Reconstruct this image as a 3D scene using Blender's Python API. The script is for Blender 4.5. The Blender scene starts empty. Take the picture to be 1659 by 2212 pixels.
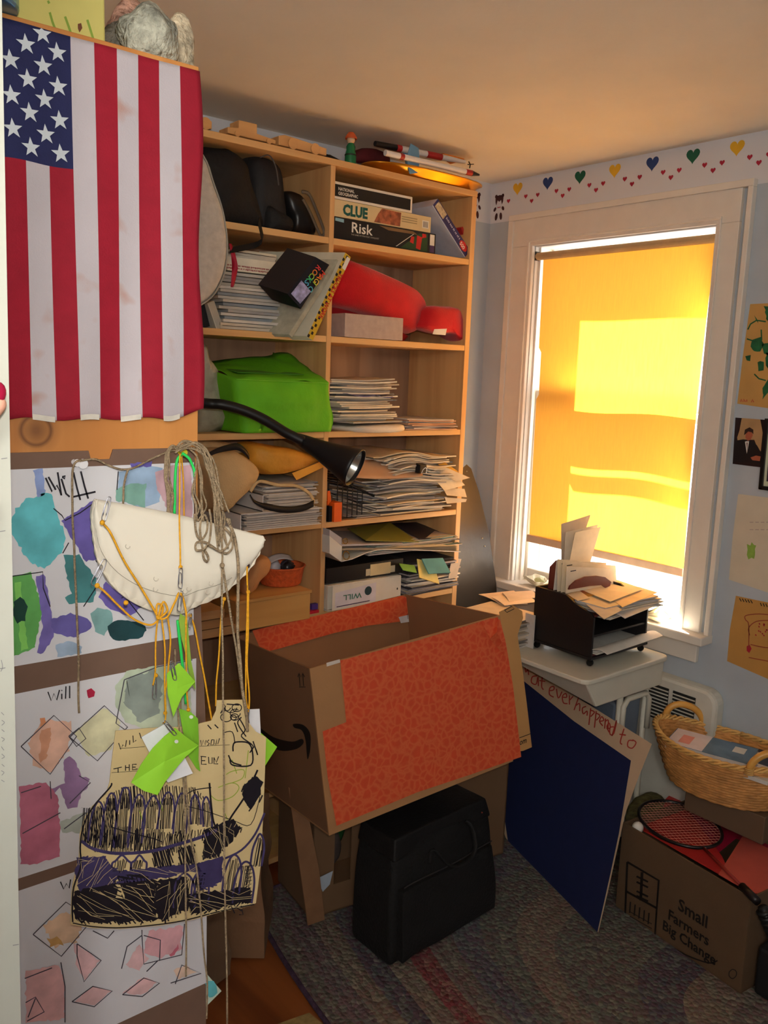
import bpy, bmesh, math, random
from mathutils import Vector, Matrix, noise
R_ = random.Random(7)
SC = bpy.context.scene
COL = SC.collection
V = Vector

# ------------------------------------------------------------------ camera
CW, CH, FPX = 1659.0, 2212.0, 1858.40
CAMZ = 1.6
RM = Matrix(((0.77490071, 0.07264166, -0.62789496),
             (-0.63099564, 0.14714351, -0.7617042),
             (0.03705921, 0.98644411, 0.15985818)))
cam = bpy.data.cameras.new('camera')
cam.sensor_fit = 'HORIZONTAL'
cam.sensor_width = 36.0
cam.lens = 36.0 * FPX / CW
cam.clip_start = 0.02
camo = bpy.data.objects.new('camera', cam)
camo.matrix_world = Matrix.Translation((0, 0, CAMZ)) @ RM.to_4x4()
COL.objects.link(camo)
SC.camera = camo

# ------------------------------------------------------------------ exposure, sky, sun, flash
SC.view_settings.view_transform = 'Standard'
SC.view_settings.look = 'None'
SC.view_settings.gamma = 1.0
SC.view_settings.use_curve_mapping = False
SC.view_settings.exposure = 0.0
wd = bpy.data.worlds.new('sky')
SC.world = wd
wd.use_nodes = True
bg = wd.node_tree.nodes['Background']
bg.inputs[0].default_value = (0.93, 0.96, 1.0, 1)
bg.inputs[1].default_value = 3.2
sun = bpy.data.lights.new('sun', 'SUN')
sun.energy = 125.0
sun.angle = math.radians(0.6)
sun.color = (1.0, 0.93, 0.8)
suno = bpy.data.objects.new('sun', sun)
suno.rotation_euler = V((-0.135, -0.22, -0.284)).to_track_quat('-Z', 'Y').to_euler()
suno.location = (6, 5, 7)
COL.objects.link(suno)
fl = bpy.data.lights.new('camera_flash', 'SPOT')
fl.energy = 33.0
fl.color = (1.0, 0.95, 0.86)
fl.spot_size = math.radians(112)
fl.spot_blend = 1.0
fl.shadow_soft_size = 0.012
flo = bpy.data.objects.new('camera_flash', fl)
flo.location = (0.0, -0.02, CAMZ + 0.05)
flo.rotation_euler = (RM @ V((0.06, 0.24, -1))).to_track_quat('-Z', 'Y').to_euler()
COL.objects.link(flo)

amb = bpy.data.lights.new('ambient_fill', 'POINT')  # unseen fill light added behind the camera to lift the room's ambient
amb.energy = 42.0
amb.color = (1.0, 0.95, 0.88)
amb.shadow_soft_size = 0.12
ambo = bpy.data.objects.new('ambient_fill', amb)
ambo.location = (-0.55, -0.75, 2.0)
COL.objects.link(ambo)

# ------------------------------------------------------------------ pixel -> point in the room
def ray(px, py):
    return RM @ V((px - 829.5, -(py - 1106.0), -FPX))
def YP(px, py, y):
    r = ray(px, py); r = r * (y / r.y); return V((r.x, r.y, r.z + CAMZ))
def XP(px, py, x):
    r = ray(px, py); r = r * (x / r.x); return V((r.x, r.y, r.z + CAMZ))
def ZP(px, py, z):
    r = ray(px, py); r = r * ((z - CAMZ) / r.z); return V((r.x, r.y, r.z + CAMZ))
def PP(px, py, O, N):
    r = ray(px, py); c = V((0, 0, CAMZ)); return c + r * ((V(O) - c).dot(N) / r.dot(N))

# ------------------------------------------------------------------ materials
def lin(c):
    c = c / 255.0
    return c / 12.92 if c <= 0.04045 else ((c + 0.055) / 1.055) ** 2.4
def L(rgb): return (lin(rgb[0]), lin(rgb[1]), lin(rgb[2]), 1)
_mc = {}
def mat(name, rgb, rough=0.65, var=0.10, scale=18, bump=0.0, bscale=None, metal=0.0, stretch=(1, 1, 1), spec=0.4, sheen=0):
    if name in _mc: return _mc[name]
    m = bpy.data.materials.new(name); _mc[name] = m
    m.use_nodes = True
    nt = m.node_tree; b = nt.nodes['Principled BSDF']
    b.inputs['Roughness'].default_value = rough
    b.inputs['Metallic'].default_value = metal
    b.inputs['Specular IOR Level'].default_value = spec
    if sheen: b.inputs['Sheen Weight'].default_value = sheen
    tc = nt.nodes.new('ShaderNodeTexCoord'); mp = nt.nodes.new('ShaderNodeMapping')
    mp.inputs['Scale'].default_value = stretch
    nt.links.new(tc.outputs['Object'], mp.inputs['Vector'])
    nz = nt.nodes.new('ShaderNodeTexNoise'); nz.inputs['Scale'].default_value = scale; nz.inputs['Detail'].default_value = 4
    nt.links.new(mp.outputs[0], nz.inputs['Vector'])
    cr = nt.nodes.new('ShaderNodeValToRGB')
    c = L(rgb)
    lo = [x * (1 - var) for x in c[:3]] + [1]; hi = [min(1, x * (1 + var)) for x in c[:3]] + [1]
    cr.color_ramp.elements[0].position = 0.3; cr.color_ramp.elements[0].color = lo
    cr.color_ramp.elements[1].position = 0.7; cr.color_ramp.elements[1].color = hi
    nt.links.new(nz.outputs[0], cr.inputs[0]); nt.links.new(cr.outputs[0], b.inputs['Base Color'])
    if bump:
        n2 = nt.nodes.new('ShaderNodeTexNoise'); n2.inputs['Scale'].default_value = bscale or scale * 4; n2.inputs['Detail'].default_value = 3
        nt.links.new(mp.outputs[0], n2.inputs['Vector'])
        bp = nt.nodes.new('ShaderNodeBump'); bp.inputs['Strength'].default_value = bump; bp.inputs['Distance'].default_value = 0.01
        nt.links.new(n2.outputs[0], bp.inputs['Height']); nt.links.new(bp.outputs[0], b.inputs['Normal'])
    return m
def wood(name, a, b_, axis=2, knots=(), scale=9, rough=0.5):
    """pine: streaks along one axis, dark rings round each knot"""
    if name in _mc: return _mc[name]
    m = bpy.data.materials.new(name); _mc[name] = m
    m.use_nodes = True; nt = m.node_tree; b = nt.nodes['Principled BSDF']
    b.inputs['Roughness'].default_value = rough
    tc = nt.nodes.new('ShaderNodeTexCoord'); mp = nt.nodes.new('ShaderNodeMapping')
    s = [scale, scale, scale]; s[axis] = scale * 0.06
    mp.inputs['Scale'].default_value = s
    nt.links.new(tc.outputs['Object'], mp.inputs['Vector'])
    nz = nt.nodes.new('ShaderNodeTexNoise'); nz.inputs['Scale'].default_value = 1.6; nz.inputs['Detail'].default_value = 6; nz.inputs['Distortion'].default_value = 0.6
    nt.links.new(mp.outputs[0], nz.inputs['Vector'])
    cr = nt.nodes.new('ShaderNodeValToRGB')
    e = cr.color_ramp.elements; e[0].position = 0.32; e[0].color = L(b_); e[1].position = 0.62; e[1].color = L(a)
    nt.links.new(nz.outputs[0], cr.inputs[0])
    out = cr.outputs[0]
    for (p, r) in knots:
        g = nt.nodes.new('ShaderNodeVectorMath'); g.operation = 'DISTANCE'; g.inputs[1].default_value = p
        nt.links.new(tc.outputs['Object'], g.inputs[0])
        mr = nt.nodes.new('ShaderNodeMapRange'); mr.inputs[1].default_value = r * 2.1; mr.inputs[2].default_value = r * 0.2
        nt.links.new(g.outputs['Value'], mr.inputs[0])
        k = nt.nodes.new('ShaderNodeValToRGB'); q = k.color_ramp.elements
        q[0].position = 0; q[0].color = (0, 0, 0, 1); q[1].position = 1; q[1].color = (0.75, 0.75, 0.75, 1)
        for pos, val in ((0.35, 0.25), (0.5, 0.85), (0.62, 0.45)):
            z = q.new(pos); z.color = (val, val, val, 1)
        nt.links.new(mr.outputs[0], k.inputs[0])
        mx = nt.nodes.new('ShaderNodeMix'); mx.data_type = 'RGBA'
        nt.links.new(k.outputs[0], mx.inputs[0]); nt.links.new(out, mx.inputs[6]); mx.inputs[7].default_value = L((92, 52, 26))
        out = mx.outputs[2]
    nt.links.new(out, b.inputs['Base Color'])
    return m

# ------------------------------------------------------------------ mesh builder
class MB:
    def __init__(s, m=None):
        s.v = []; s.f = []; s.mi = []; s.ms = []; s.cur = 0
        if m: s.use(m)
    def use(s, m):
        if m not in s.ms: s.ms.append(m)
        s.cur = s.ms.index(m); return s
    def face(s, ids): s.f.append(tuple(ids)); s.mi.append(s.cur)
    def add(s, vs): n = len(s.v); s.v += [V(a) for a in vs]; return n
    def hexa(s, p):   # 8 corners: bottom ring then top ring
        n = s.add(p)
        for q in ((0, 3, 2, 1), (4, 5, 6, 7), (0, 1, 5, 4), (1, 2, 6, 5), (2, 3, 7, 6), (3, 0, 4, 7)): s.face([n + i for i in q])
        return s
    def box(s, a, b):
        x0, x1 = sorted((a[0], b[0])); y0, y1 = sorted((a[1], b[1])); z0, z1 = sorted((a[2], b[2]))
        return s.hexa([(x0, y0, z0), (x1, y0, z0), (x1, y1, z0), (x0, y1, z0), (x0, y0, z1), (x1, y0, z1), (x1, y1, z1), (x0, y1, z1)])
    def obox(s, c, size, M):
        h = V(size) / 2; c = V(c)
        return s.hexa([c + M @ V((sx * h.x, sy * h.y, sz * h.z)) for sz in (-1, 1) for sx, sy in ((-1, -1), (1, -1), (1, 1), (-1, 1))])
    def prism(s, pts, vec):
        vec = V(vec); n = len(pts); a = s.add(pts); b = s.add([V(p) + vec for p in pts])
        s.face([a + i for i in range(n)][::-1]); s.face([b + i for i in range(n)])
        for i in range(n): s.face([a + i, a + (i + 1) % n, b + (i + 1) % n, b + i])
        return s
    def tube(s, path, r, seg=8, cap=True, flat=1.0):
        path = [V(p) for p in path]; n = len(path)
        rr = r if isinstance(r, (list, tuple)) else [r] * n
        rings = []; up = None
        for i, p in enumerate(path):
            t = (path[min(i + 1, n - 1)] - path[max(i - 1, 0)])
            if t.length < 1e-9: t = V((0, 0, 1))
            t.normalize()
            if up is None:
                up = V((0, 0, 1)) if abs(t.z) < 0.9 else V((1, 0, 0))
            u = (up - t * up.dot(t))
            if u.length < 1e-6: u = t.orthogonal()
            u.normalize(); w = t.cross(u); up = u
            rings.append(s.add([p + (u * math.cos(2 * math.pi * k / seg) + w * math.sin(2 * math.pi * k / seg) * flat) * rr[i] for k in range(seg)]))
        for i in range(n - 1):
            for k in range(seg):
                s.face([rings[i] + k, rings[i] + (k + 1) % seg, rings[i + 1] + (k + 1) % seg, rings[i + 1] + k])
        if cap:
            s.face([rings[0] + k for k in range(seg)][::-1]); s.face([rings[-1] + k for k in range(seg)])
        return s
    def lathe(s, prof, O, ax=(0, 0, 1), seg=24, xdir=None):
        ax = V(ax).normalized(); u = V(xdir) if xdir else ax.orthogonal(); u.normalize(); w = ax.cross(u); O = V(O)
        rings = []
        for (r, h) in prof:
            rings.append(s.add([O + ax * h + (u * math.cos(2 * math.pi * k / seg) + w * math.sin(2 * math.pi * k / seg)) * max(r, 1e-5) for k in range(seg)]))
        for i in range(len(prof) - 1):
            for k in range(seg):
                s.face([rings[i] + k, rings[i] + (k + 1) % seg, rings[i + 1] + (k + 1) % seg, rings[i + 1] + k])
        return s
    def ball(s, c, r, seg=14, nz=0.0, sc=8):
        c = V(c); r = V(r) if isinstance(r, (tuple, list, Vector)) else V((r, r, r))
        rings = []; m = seg // 2 + 1
        for i in range(m + 1):
            th = math.pi * i / m
            ring = []
            for k in range(seg):
                d = V((math.sin(th) * math.cos(2 * math.pi * k / seg), math.sin(th) * math.sin(2 * math.pi * k / seg), math.cos(th)))
                q = 1 + (noise.noise(d * 1.7 + c * sc) * nz if nz else 0)
                ring.append(c + V((d.x * r.x, d.y * r.y, d.z * r.z)) * q)
            rings.append(s.add(ring))
        for i in range(m):
            for k in range(seg): s.face([rings[i] + k, rings[i + 1] + k, rings[i + 1] + (k + 1) % seg, rings[i] + (k + 1) % seg])
        return s
    def grid(s, fn, nu, nv, matfn=None):
        n = s.add([fn(i / nu, j / nv) for j in range(nv + 1) for i in range(nu + 1)])
        for j in range(nv):
            for i in range(nu):
                if matfn: s.use(matfn(i, j))
                a = n + j * (nu + 1) + i; s.face([a, a + 1, a + nu + 2, a + nu + 1])
        return s
    def build(s, name, parent=None, smooth=False, bevel=0, sub=0, solid=0, weld=False):
        o_ = wloc(parent) if parent else V((0, 0, 0))
        me = bpy.data.meshes.new(name)
        me.from_pydata([tuple(p - o_) for p in s.v], [], s.f)
        for m in s.ms: me.materials.append(m)
        me.polygons.foreach_set('material_index', s.mi)
        if weld:
            bm = bmesh.new(); bm.from_mesh(me); bmesh.ops.remove_doubles(bm, verts=bm.verts, dist=1e-4)
            bmesh.ops.recalc_face_normals(bm, faces=bm.faces); bm.to_mesh(me); bm.free()
        if smooth: me.polygons.foreach_set('use_smooth', [True] * len(me.polygons))
        me.update()
        o = bpy.data.objects.new(name, me); COL.objects.link(o)
        if solid:
            md = o.modifiers.new('solid', 'SOLIDIFY'); md.thickness = solid; md.offset = 0
        if bevel:
            md = o.modifiers.new('bevel', 'BEVEL'); md.width = bevel; md.segments = 2; md.limit_method = 'ANGLE'
        if sub:
            md = o.modifiers.new('sub', 'SUBSURF'); md.levels = sub; md.render_levels = sub
        if parent: o.parent = parent
        return o
def wloc(o):
    p = V((0, 0, 0))
    while o: p += o.location; o = o.parent
    return p
def tag(o, label, cat, group=None, kind=None):
    o['label'] = label; o['category'] = cat
    if group: o['group'] = group
    if kind: o['kind'] = kind
    return o
def thing(name, label, cat, loc, group=None):
    o = bpy.data.objects.new(name, None); o.location = V(loc); o.empty_display_size = 0.05; COL.objects.link(o)
    return tag(o, label, cat, group)
def struct(o): o['kind'] = 'structure'; return o

# shapes traced on a plane: every mark lies a hair in front of the sheet it is drawn on
def ymap(y): return lambda px, py, d=0.0: YP(px, py, y) + V((0, -d, 0))
def xmap(x): return lambda px, py, d=0.0: XP(px, py, x) + V((-d, 0, 0))
def pmap(O, N):
    N = V(N).normalized(); O = V(O)
    if N.dot(V((0, 0, CAMZ)) - O) < 0: N = -N
    return lambda px, py, d=0.0: PP(px, py, O + N * d, N)
def slab(mb, mp, pts, d0, d1):
    n = len(pts); a = mb.add([mp(x, y, d0) for x, y in pts]); b = mb.add([mp(x, y, d1) for x, y in pts])
    mb.face([b + i for i in range(n)]); mb.face([a + i for i in range(n)][::-1])
    for i in range(n): mb.face([a + i, a + (i + 1) % n, b + (i + 1) % n, b + i])
def blob(mb, mp, pts, d, rag=2.0, seed=1, closed=True):
    rr = random.Random(seed); out = []
    n = len(pts)
    for i in range(n):
        a = V(pts[i]); b = V(pts[(i + 1) % n]); k = max(1, int((b - a).length / 7))
        for j in range(k):
            q = a.lerp(b, j / k); out.append((q.x + rr.uniform(-rag, rag), q.y + rr.uniform(-rag, rag)))
    n = mb.add([mp(x, y, d) for x, y in out]); mb.face([n + i for i in range(len(out))])
def smooth_pts(pts, k=4, closed=False):
    out = []; n = len(pts); P = [V(p) for p in pts]
    rng = range(n) if closed else range(n - 1)
    for i in rng:
        p0 = P[(i - 1) % n] if closed or i > 0 else P[i]; p1 = P[i]; p2 = P[(i + 1) % n]
        p3 = P[(i + 2) % n] if closed or i + 2 < n else p2
        for j in range(k):
            t = j / k
            out.append(0.5 * ((2 * p1) + (p2 - p0) * t + (2 * p0 - 5 * p1 + 4 * p2 - p3) * t * t + (3 * p1 - p0 - 3 * p2 + p3) * t ** 3))
    if not closed: out.append(P[-1])
    return out
def stroke(mb, mp, pts, w, d=0.0008, sm=False):
    """pen line of width w pixels on the mapped plane"""
    if sm: pts = [tuple(p) for p in smooth_pts(pts, 4)]
    n = len(pts); l = []; r = []
    for i in range(n):
        a = V(pts[max(i - 1, 0)][:2]); b = V(pts[min(i + 1, n - 1)][:2]); t = b - a
        t = V((1, 0)) if t.length < 1e-6 else t.normalized()
        nx, ny = -t.y * w / 2, t.x * w / 2; x, y = pts[i][:2]
        l.append(mp(x + nx, y + ny, d)); r.append(mp(x - nx, y - ny, d))
    a = mb.add(l); b = mb.add(r)
    for i in range(n - 1): mb.face([a + i, a + i + 1, b + i + 1, b + i])
def hatch(mb, mp, poly, ang, gap, w, d=0.0008, seed=1, jit=0.35):
    rr = random.Random(seed); c, s = math.cos(ang), math.sin(ang)
    rot = [(x * c + y * s, -x * s + y * c) for x, y in poly]
    y = min(p[1] for p in rot) + gap / 2; top = max(p[1] for p in rot)
    while y < top:
        xs = []
        for i in range(len(rot)):
            (x0, y0), (x1, y1) = rot[i], rot[(i + 1) % len(rot)]
            if (y0 - y) * (y1 - y) < 0: xs.append(x0 + (y - y0) / (y1 - y0) * (x1 - x0))
        xs.sort()
        for i in range(0, len(xs) - 1, 2):
            a, b = xs[i] + rr.uniform(-2, 2), xs[i + 1] + rr.uniform(-2, 2); j = gap * jit
            p = [(a, y + rr.uniform(-j, j)), ((a + b) / 2, y + rr.uniform(-j, j)), (b, y + rr.uniform(-j, j))]
            stroke(mb, mp, [(u * c - v * s, u * s + v * c) for u, v in p], w * rr.uniform(0.7, 1.3), d)
        y += gap
def puffy(mb, mp, pts, depth, sm=4, wr=0.004, wsc=14, flatb=0.0, rings=7, power=0.5):
    """soft body: a closed outline on a plane, inflated away from the viewer"""
    P = smooth_pts(pts, sm, True) if sm > 1 else [V(p) for p in pts]
    n = len(P); c = sum(P, V((0, 0))) / n
    prev = None; first = None
    for k in range(rings + 1):
        a = math.pi * k / rings
        s = max(0.02, math.sin(a)) ** power; dd = -depth / 2 + depth / 2 * math.cos(a)
        ring = []
        for p in P:
            q = c + (p - c) * s; w = mp(q.x, q.y, dd)
            w = w + noise.noise_vector(w * wsc) * wr
            ring.append(w)
        a0 = mb.add(ring)
        if prev is not None:
            for i in range(n): mb.face([prev + i, prev + (i + 1) % n, a0 + (i + 1) % n, a0 + i])
        else: first = a0
        prev = a0
    mb.face([first + i for i in range(n)][::-1]); mb.face([prev + i for i in range(n)])
    return mb
def text_mb(mb, s, O, xd, up, size, sx=1.0, bold=0.012):
    cu = bpy.data.curves.new('t', 'FONT'); cu.body = s; cu.size = size; cu.resolution_u = 2; cu.offset = size * bold
    o = bpy.data.objects.new('t', cu); COL.objects.link(o)
    dg = bpy.context.evaluated_depsgraph_get(); me = bpy.data.meshes.new_from_object(o.evaluated_get(dg))
    xd = V(xd).normalized(); up = V(up).normalized(); O = V(O)
    n = mb.add([O + xd * v.co.x * sx + up * v.co.y for v in me.vertices])
    for p in me.polygons: mb.face([n + i for i in p.vertices])
    bpy.data.objects.remove(o); bpy.data.curves.remove(cu)
    return mb
def rotm(ax, deg): return Matrix.Rotation(math.radians(deg), 3, ax)

def dashes(mb, O, xd, up, h, length, seed=1):
    """print too small to read: a row of little uneven marks"""
    rr = random.Random(seed); xd = V(xd).normalized(); up = V(up).normalized(); O = V(O); t = 0
    while t < length:
        w = h * rr.uniform(.25, .55); hh = h * rr.uniform(.5, .8)
        n = mb.add([O + xd * t, O + xd * (t + w), O + xd * (t + w) + up * hh, O + xd * t + up * hh]); mb.face([n, n + 1, n + 2, n + 3])
        t += w + h * (.18 if rr.random() < .78 else .5)
    return mb
# ================================================================== the room
XW, YB, ZC = 2.50, 2.45, 2.333
YF = 2.15
WHITE = mat('white_paint', (226, 218, 206), 0.45, 0.03)
def wallmat():
    m = mat('wall_paint', (178, 186, 194), 0.8, 0.05, 6, 0.05, 60)
    nt = m.node_tree; b = nt.nodes['Principled BSDF']; src = b.inputs['Base Color'].links[0].from_socket
    g = nt.nodes.new('ShaderNodeNewGeometry'); sp = nt.nodes.new('ShaderNodeSeparateXYZ'); nt.links.new(g.outputs['Position'], sp.inputs[0])
    gt = nt.nodes.new('ShaderNodeMath'); gt.operation = 'GREATER_THAN'; gt.inputs[1].default_value = 2.185; nt.links.new(sp.outputs[2], gt.inputs[0])
    mx = nt.nodes.new('ShaderNodeMix'); mx.data_type = 'RGBA'; nt.links.new(gt.outputs[0], mx.inputs[0]); nt.links.new(src, mx.inputs[6]); mx.inputs[7].default_value = L((212, 212, 216))
    nt.links.new(mx.outputs[2], b.inputs['Base Color']); return m
WALL = wallmat()
CEIL = mat('ceiling_paint', (236, 228, 214), 0.9, 0.03, 5, 0.05, 90)
FLOOR = wood('floor_boards', (150, 84, 44), (110, 56, 28), 1, (), 7, 0.35)
XL, YK = -1.3, -1.1
struct(MB(FLOOR).box((XL, YK, -0.05), (XW + 0.15, YB + 0.1, 0)).build('floor'))
struct(MB(CEIL).box((XL, YK, ZC), (XW + 0.15, YB + 0.1, ZC + 0.06)).build('ceiling'))
struct(MB(WALL).box((XL, YB, 0), (XW + 0.15, YB + 0.1, ZC)).build('wall_back'))
struct(MB(WALL).box((XL, YK - 0.1, -0.05), (XW + 0.15, YK, ZC + 0.06)).build('wall_front'))
struct(MB(WALL).box((XL - 0.1, YK, -0.05), (XL, YB + 0.1, ZC + 0.06)).build('wall_left'))
# window opening in the right wall
WY0, WY1, WZ0, WZ1 = 1.482, 2.212, 0.81, 2.082
w = MB(WALL)
for a, b in (((XW, YK, 0), (XW + 0.15, WY0, ZC)), ((XW, WY1, 0), (XW + 0.15, YB, ZC)), ((XW, WY0, 0), (XW + 0.15, WY1, WZ0)), ((XW, WY0, WZ1), (XW + 0.15, WY1, ZC))): w.box(a, b)
wr = struct(w.build('wall_right'))
# window
win = bpy.data.objects.new('window_1', None); win.location = (XW, 1.85, WZ0); COL.objects.link(win); struct(win)
def frame(mb, x0, x1, y0, y1, z0, z1, t, tb=None, tt=None):
    tb = tb or t; tt = tt or t
    mb.box((x0, y0, z0), (x1, y0 + t, z1)).box((x0, y1 - t, z0), (x1, y1, z1)).box((x0, y0 + t, z0), (x1, y1 - t, z0 + tb)).box((x0, y0 + t, z1 - tt), (x1, y1 - t, z1))
c = MB(WHITE)
for (o, th) in ((0.0, 0.016), (0.012, 0.022), (0.096, 0.024)):
    a, wd_ = ((0.0, 0.122) if o == 0 else (o, 0.010 if o < .05 else 0.024))
    y0, y1, z1 = WY0 - a, WY1 + a, WZ1 + a
    c.box((XW - th, y0 - wd_ * (0.62 if o == 0 else .7), WZ0), (XW, y0, z1)).box((XW - th, y1, WZ0), (XW, y1 + wd_, z1)).box((XW - th, y0 - wd_ * (0.62 if o == 0 else .7), z1), (XW, y1 + wd_, z1 + wd_ * 0.88))
c.build('casing', win, bevel=0.002)
r = MB(WHITE)
r.box((XW + .001, WY0 - 0.012, WZ0 + .005), (XW + 0.152, WY0 + .003, WZ1)).box((XW + .001, WY1 - .003, WZ0 + .005), (XW + 0.152, WY1 + 0.012, WZ1)).box((XW + .001, WY0 + .003, WZ1 - .004), (XW + 0.152, WY1 - .003, WZ1 + 0.012))
r.box((XW + 0.02, WY0, WZ0), (XW + 0.035, WY0 + 0.012, WZ1)).box((XW + 0.02, WY1 - 0.012, WZ0), (XW + 0.035, WY1, WZ1))
r.build('jamb', win)
MB(WHITE).box((XW - 0.065, WY0 - 0.115, WZ0 - 0.024), (XW + 0.155, WY1 + 0.135, WZ0 + 0.005)).build('window_sill', win, bevel=0.004)
MB(WHITE).box((XW - 0.018, WY0 - 0.075, WZ0 - 0.096), (XW, WY1 + 0.115, WZ0 - 0.024)).build('apron', win, bevel=0.003)
s1 = MB(WHITE); frame(s1, XW + 0.05, XW + 0.085, WY0 + .004, WY1 - .004, WZ0 + .003, 1.555, 0.013, 0.05, 0.045); s1.build('lower_sash', win, bevel=0.003)
s2 = MB(WHITE); frame(s2, XW + 0.088, XW + 0.123, WY0 + .004, WY1 - .004, 1.505, WZ1 + .004, 0.013, 0.04, 0.010); s2.build('upper_sash', win, bevel=0.003)
s3 = MB(mat('storm_metal', (205, 205, 200), 0.4, .03)); frame(s3, XW + 0.13, XW + 0.146, WY0 + .003, WY1 - .003, WZ0 + .003, WZ1 + .004, 0.008); s3.box((XW + 0.13, WY0 + .03, 1.47), (XW + 0.146, WY1 - .03, 1.50)); s3.build('storm_window', win)
gm = bpy.data.materials.new('window_glass'); gm.use_nodes = True; nt = gm.node_tree
gb = nt.nodes['Principled BSDF']; tr = nt.nodes.new('ShaderNodeBsdfTransparent'); mx = nt.nodes.new('ShaderNodeMixShader'); mx.inputs[0].default_value = 0.06
gb.inputs['Roughness'].default_value = 0.05
nt.links.new(tr.outputs[0], mx.inputs[1]); nt.links.new(gb.outputs[0], mx.inputs[2]); nt.links.new(mx.outputs[0], nt.nodes['Material Output'].inputs[0])
MB(gm).box((XW + 0.066, WY0 + .014, WZ0 + .06), (XW + 0.069, WY1 - .014, 1.512)).build('glass_pane', win)
MB(gm).box((XW + 0.104, WY0 + .014, 1.543), (XW + 0.107, WY1 - .014, WZ1 - .004)).build('glass_pane', win)
# baseboards
struct(MB(WHITE).box((XW - 0.018, YK, 0), (XW, YB, 0.11)).build('baseboard_right', bevel=.003))
struct(MB(WHITE).box((XL, YB - 0.016, 0), (0.5, YB, 0.11)).build('baseboard_back', bevel=.003))

# stencilled border: hearts and bears painted on the walls
bear = bpy.data.objects.new('trim_1', None); bear.location = (XW, 1.9, 2.29); COL.objects.link(bear); struct(bear)
def heart(mb, mp3, cx_, cz, s):
    pts = []
    for k in range(28):
        t = 2 * math.pi * k / 28
        x = 16 * math.sin(t) ** 3; y = 13 * math.cos(t) - 5 * math.cos(2 * t) - 2 * math.cos(3 * t) - math.cos(4 * t)
        pts.append(mp3(cx_ + x / 32 * s, cz + (y + 2.5) / 30 * s))
    n = mb.add(pts); mb.face([n + i for i in range(28)])
RH = lambda y, z: V((XW - 0.0006, y, z))
BH = lambda x, z: V((x, YB - 0.0006, z))
hc = {'y': mat('stencil_yellow', (222, 172, 40), .7), 'b': mat('stencil_blue', (44, 66, 118), .7), 'g': mat('stencil_green', (20, 92, 66), .7), 'r': mat('stencil_red', (166, 30, 56), .7), 'n': mat('stencil_brown', (70, 28, 26), .7)}
for i, k in enumerate('ybgybgyb'):
    y = 2.317 - 0.1452 * i
    mb = MB(hc[k]); heart(mb, RH, y, 2.296, 0.047); mb.build('large_heart', bear)
    for dy, dz in ((-0.043, -0.032), (-0.073, -0.052), (-0.101, -0.034)):
        mb = MB(hc['r']); heart(mb, RH, y + dy, 2.296 + dz, 0.017); mb.build('small_heart', bear)
mb = MB(hc['r']); heart(mb, RH, 2.36, 2.258, 0.017); mb.build('small_heart', bear)
def bear_stencil(mp3, cx_, cz, s=1.0):
    mb = MB(hc['n'])
    def el(x, z, rx, rz, a=0, n=16):
        c_, s_ = math.cos(a), math.sin(a)
        pts = [mp3(cx_ + s * (x + rx * math.cos(t) * c_ - rz * math.sin(t) * s_), cz + s * (z + rx * math.cos(t) * s_ + rz * math.sin(t) * c_)) for t in [2 * math.pi * k / n for k in range(n)]]
        q = mb.add(pts); mb.face([q + i for i in range(n)])
    # cap of the head, ears, cheeks, arms, feet
    pts = [(-.02, .02), (-.021, .034), (-.012, .043), (0, .045), (.012, .043), (.021, .034), (.02, .02), (.015, .008), (.012, .016), (.009, .026), (0, .020), (-.009, .026), (-.012, .016), (-.015, .008)]
    q = mb.add([mp3(cx_ + s * x, cz + s * z) for x, z in pts]); mb.face([q + i for i in range(len(pts))])
    el(-.017, .041, .007, .007); el(.017, .041, .007, .007)
    el(-.021, -.006, .009, .006, .9); el(.021, -.006, .009, .006, -.9)
    el(-.012, -.034, .007, .014, -.15); el(.012, -.034, .007, .014, .15)
    mb.use(hc['r']); pts = [(-.007, .003), (0, 0), (.007, .003), (.007, -.004), (0, -.001), (-.007, -.004)]
    q = mb.add([mp3(cx_ + s * x, cz + s * z) for x, z in pts]); mb.face([q + i for i in range(6)])
    return mb
bear_stencil(RH, 2.408, 2.242, 1.0).build('bear_stencil', bear)
bear_stencil(BH, 2.415, 2.243, 1.0).build('bear_stencil', bear)

# ================================================================== roller shade
def shademat():
    m = bpy.data.materials.new('shade_fabric'); m.use_nodes = True; nt = m.node_tree; nt.nodes.remove(nt.nodes['Principled BSDF'])
    d = nt.nodes.new('ShaderNodeBsdfDiffuse'); t = nt.nodes.new('ShaderNodeBsdfTranslucent'); mx = nt.nodes.new('ShaderNodeMixShader')
    d.inputs[0].default_value = L((214, 172, 120)); 
    tc = nt.nodes.new('ShaderNodeTexCoord'); mp = nt.nodes.new('ShaderNodeMapping'); mp.inputs['Scale'].default_value = (1, 260, 14)
    nz = nt.nodes.new('ShaderNodeTexNoise'); nz.inputs['Scale'].default_value = 1
    nt.links.new(tc.outputs['Object'], mp.inputs[0]); nt.links.new(mp.outputs[0], nz.inputs['Vector'])
    cr = nt.nodes.new('ShaderNodeValToRGB'); cr.color_ramp.elements[0].position = .3; cr.color_ramp.elements[1].position = .7
    cr.color_ramp.elements[0].color = (0.64, 0.270, 0.022, 1); cr.color_ramp.elements[1].color = (0.72, 0.318, 0.030, 1)
    nt.links.new(nz.outputs[0], cr.inputs[0]); nt.links.new(cr.outputs[0], t.inputs[0])
    mx.inputs[0].default_value = 0.55
    nt.links.new(d.outputs[0], mx.inputs[1]); nt.links.new(t.outputs[0], mx.inputs[2]); nt.links.new(mx.outputs[0], nt.nodes['Material Output'].inputs[0])
    return m
sh = thing('roller_shade', 'tan roller shade pulled down over the window, glowing orange with sun', 'shade', (XW + 0.012, 1.85, 2.045))
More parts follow.
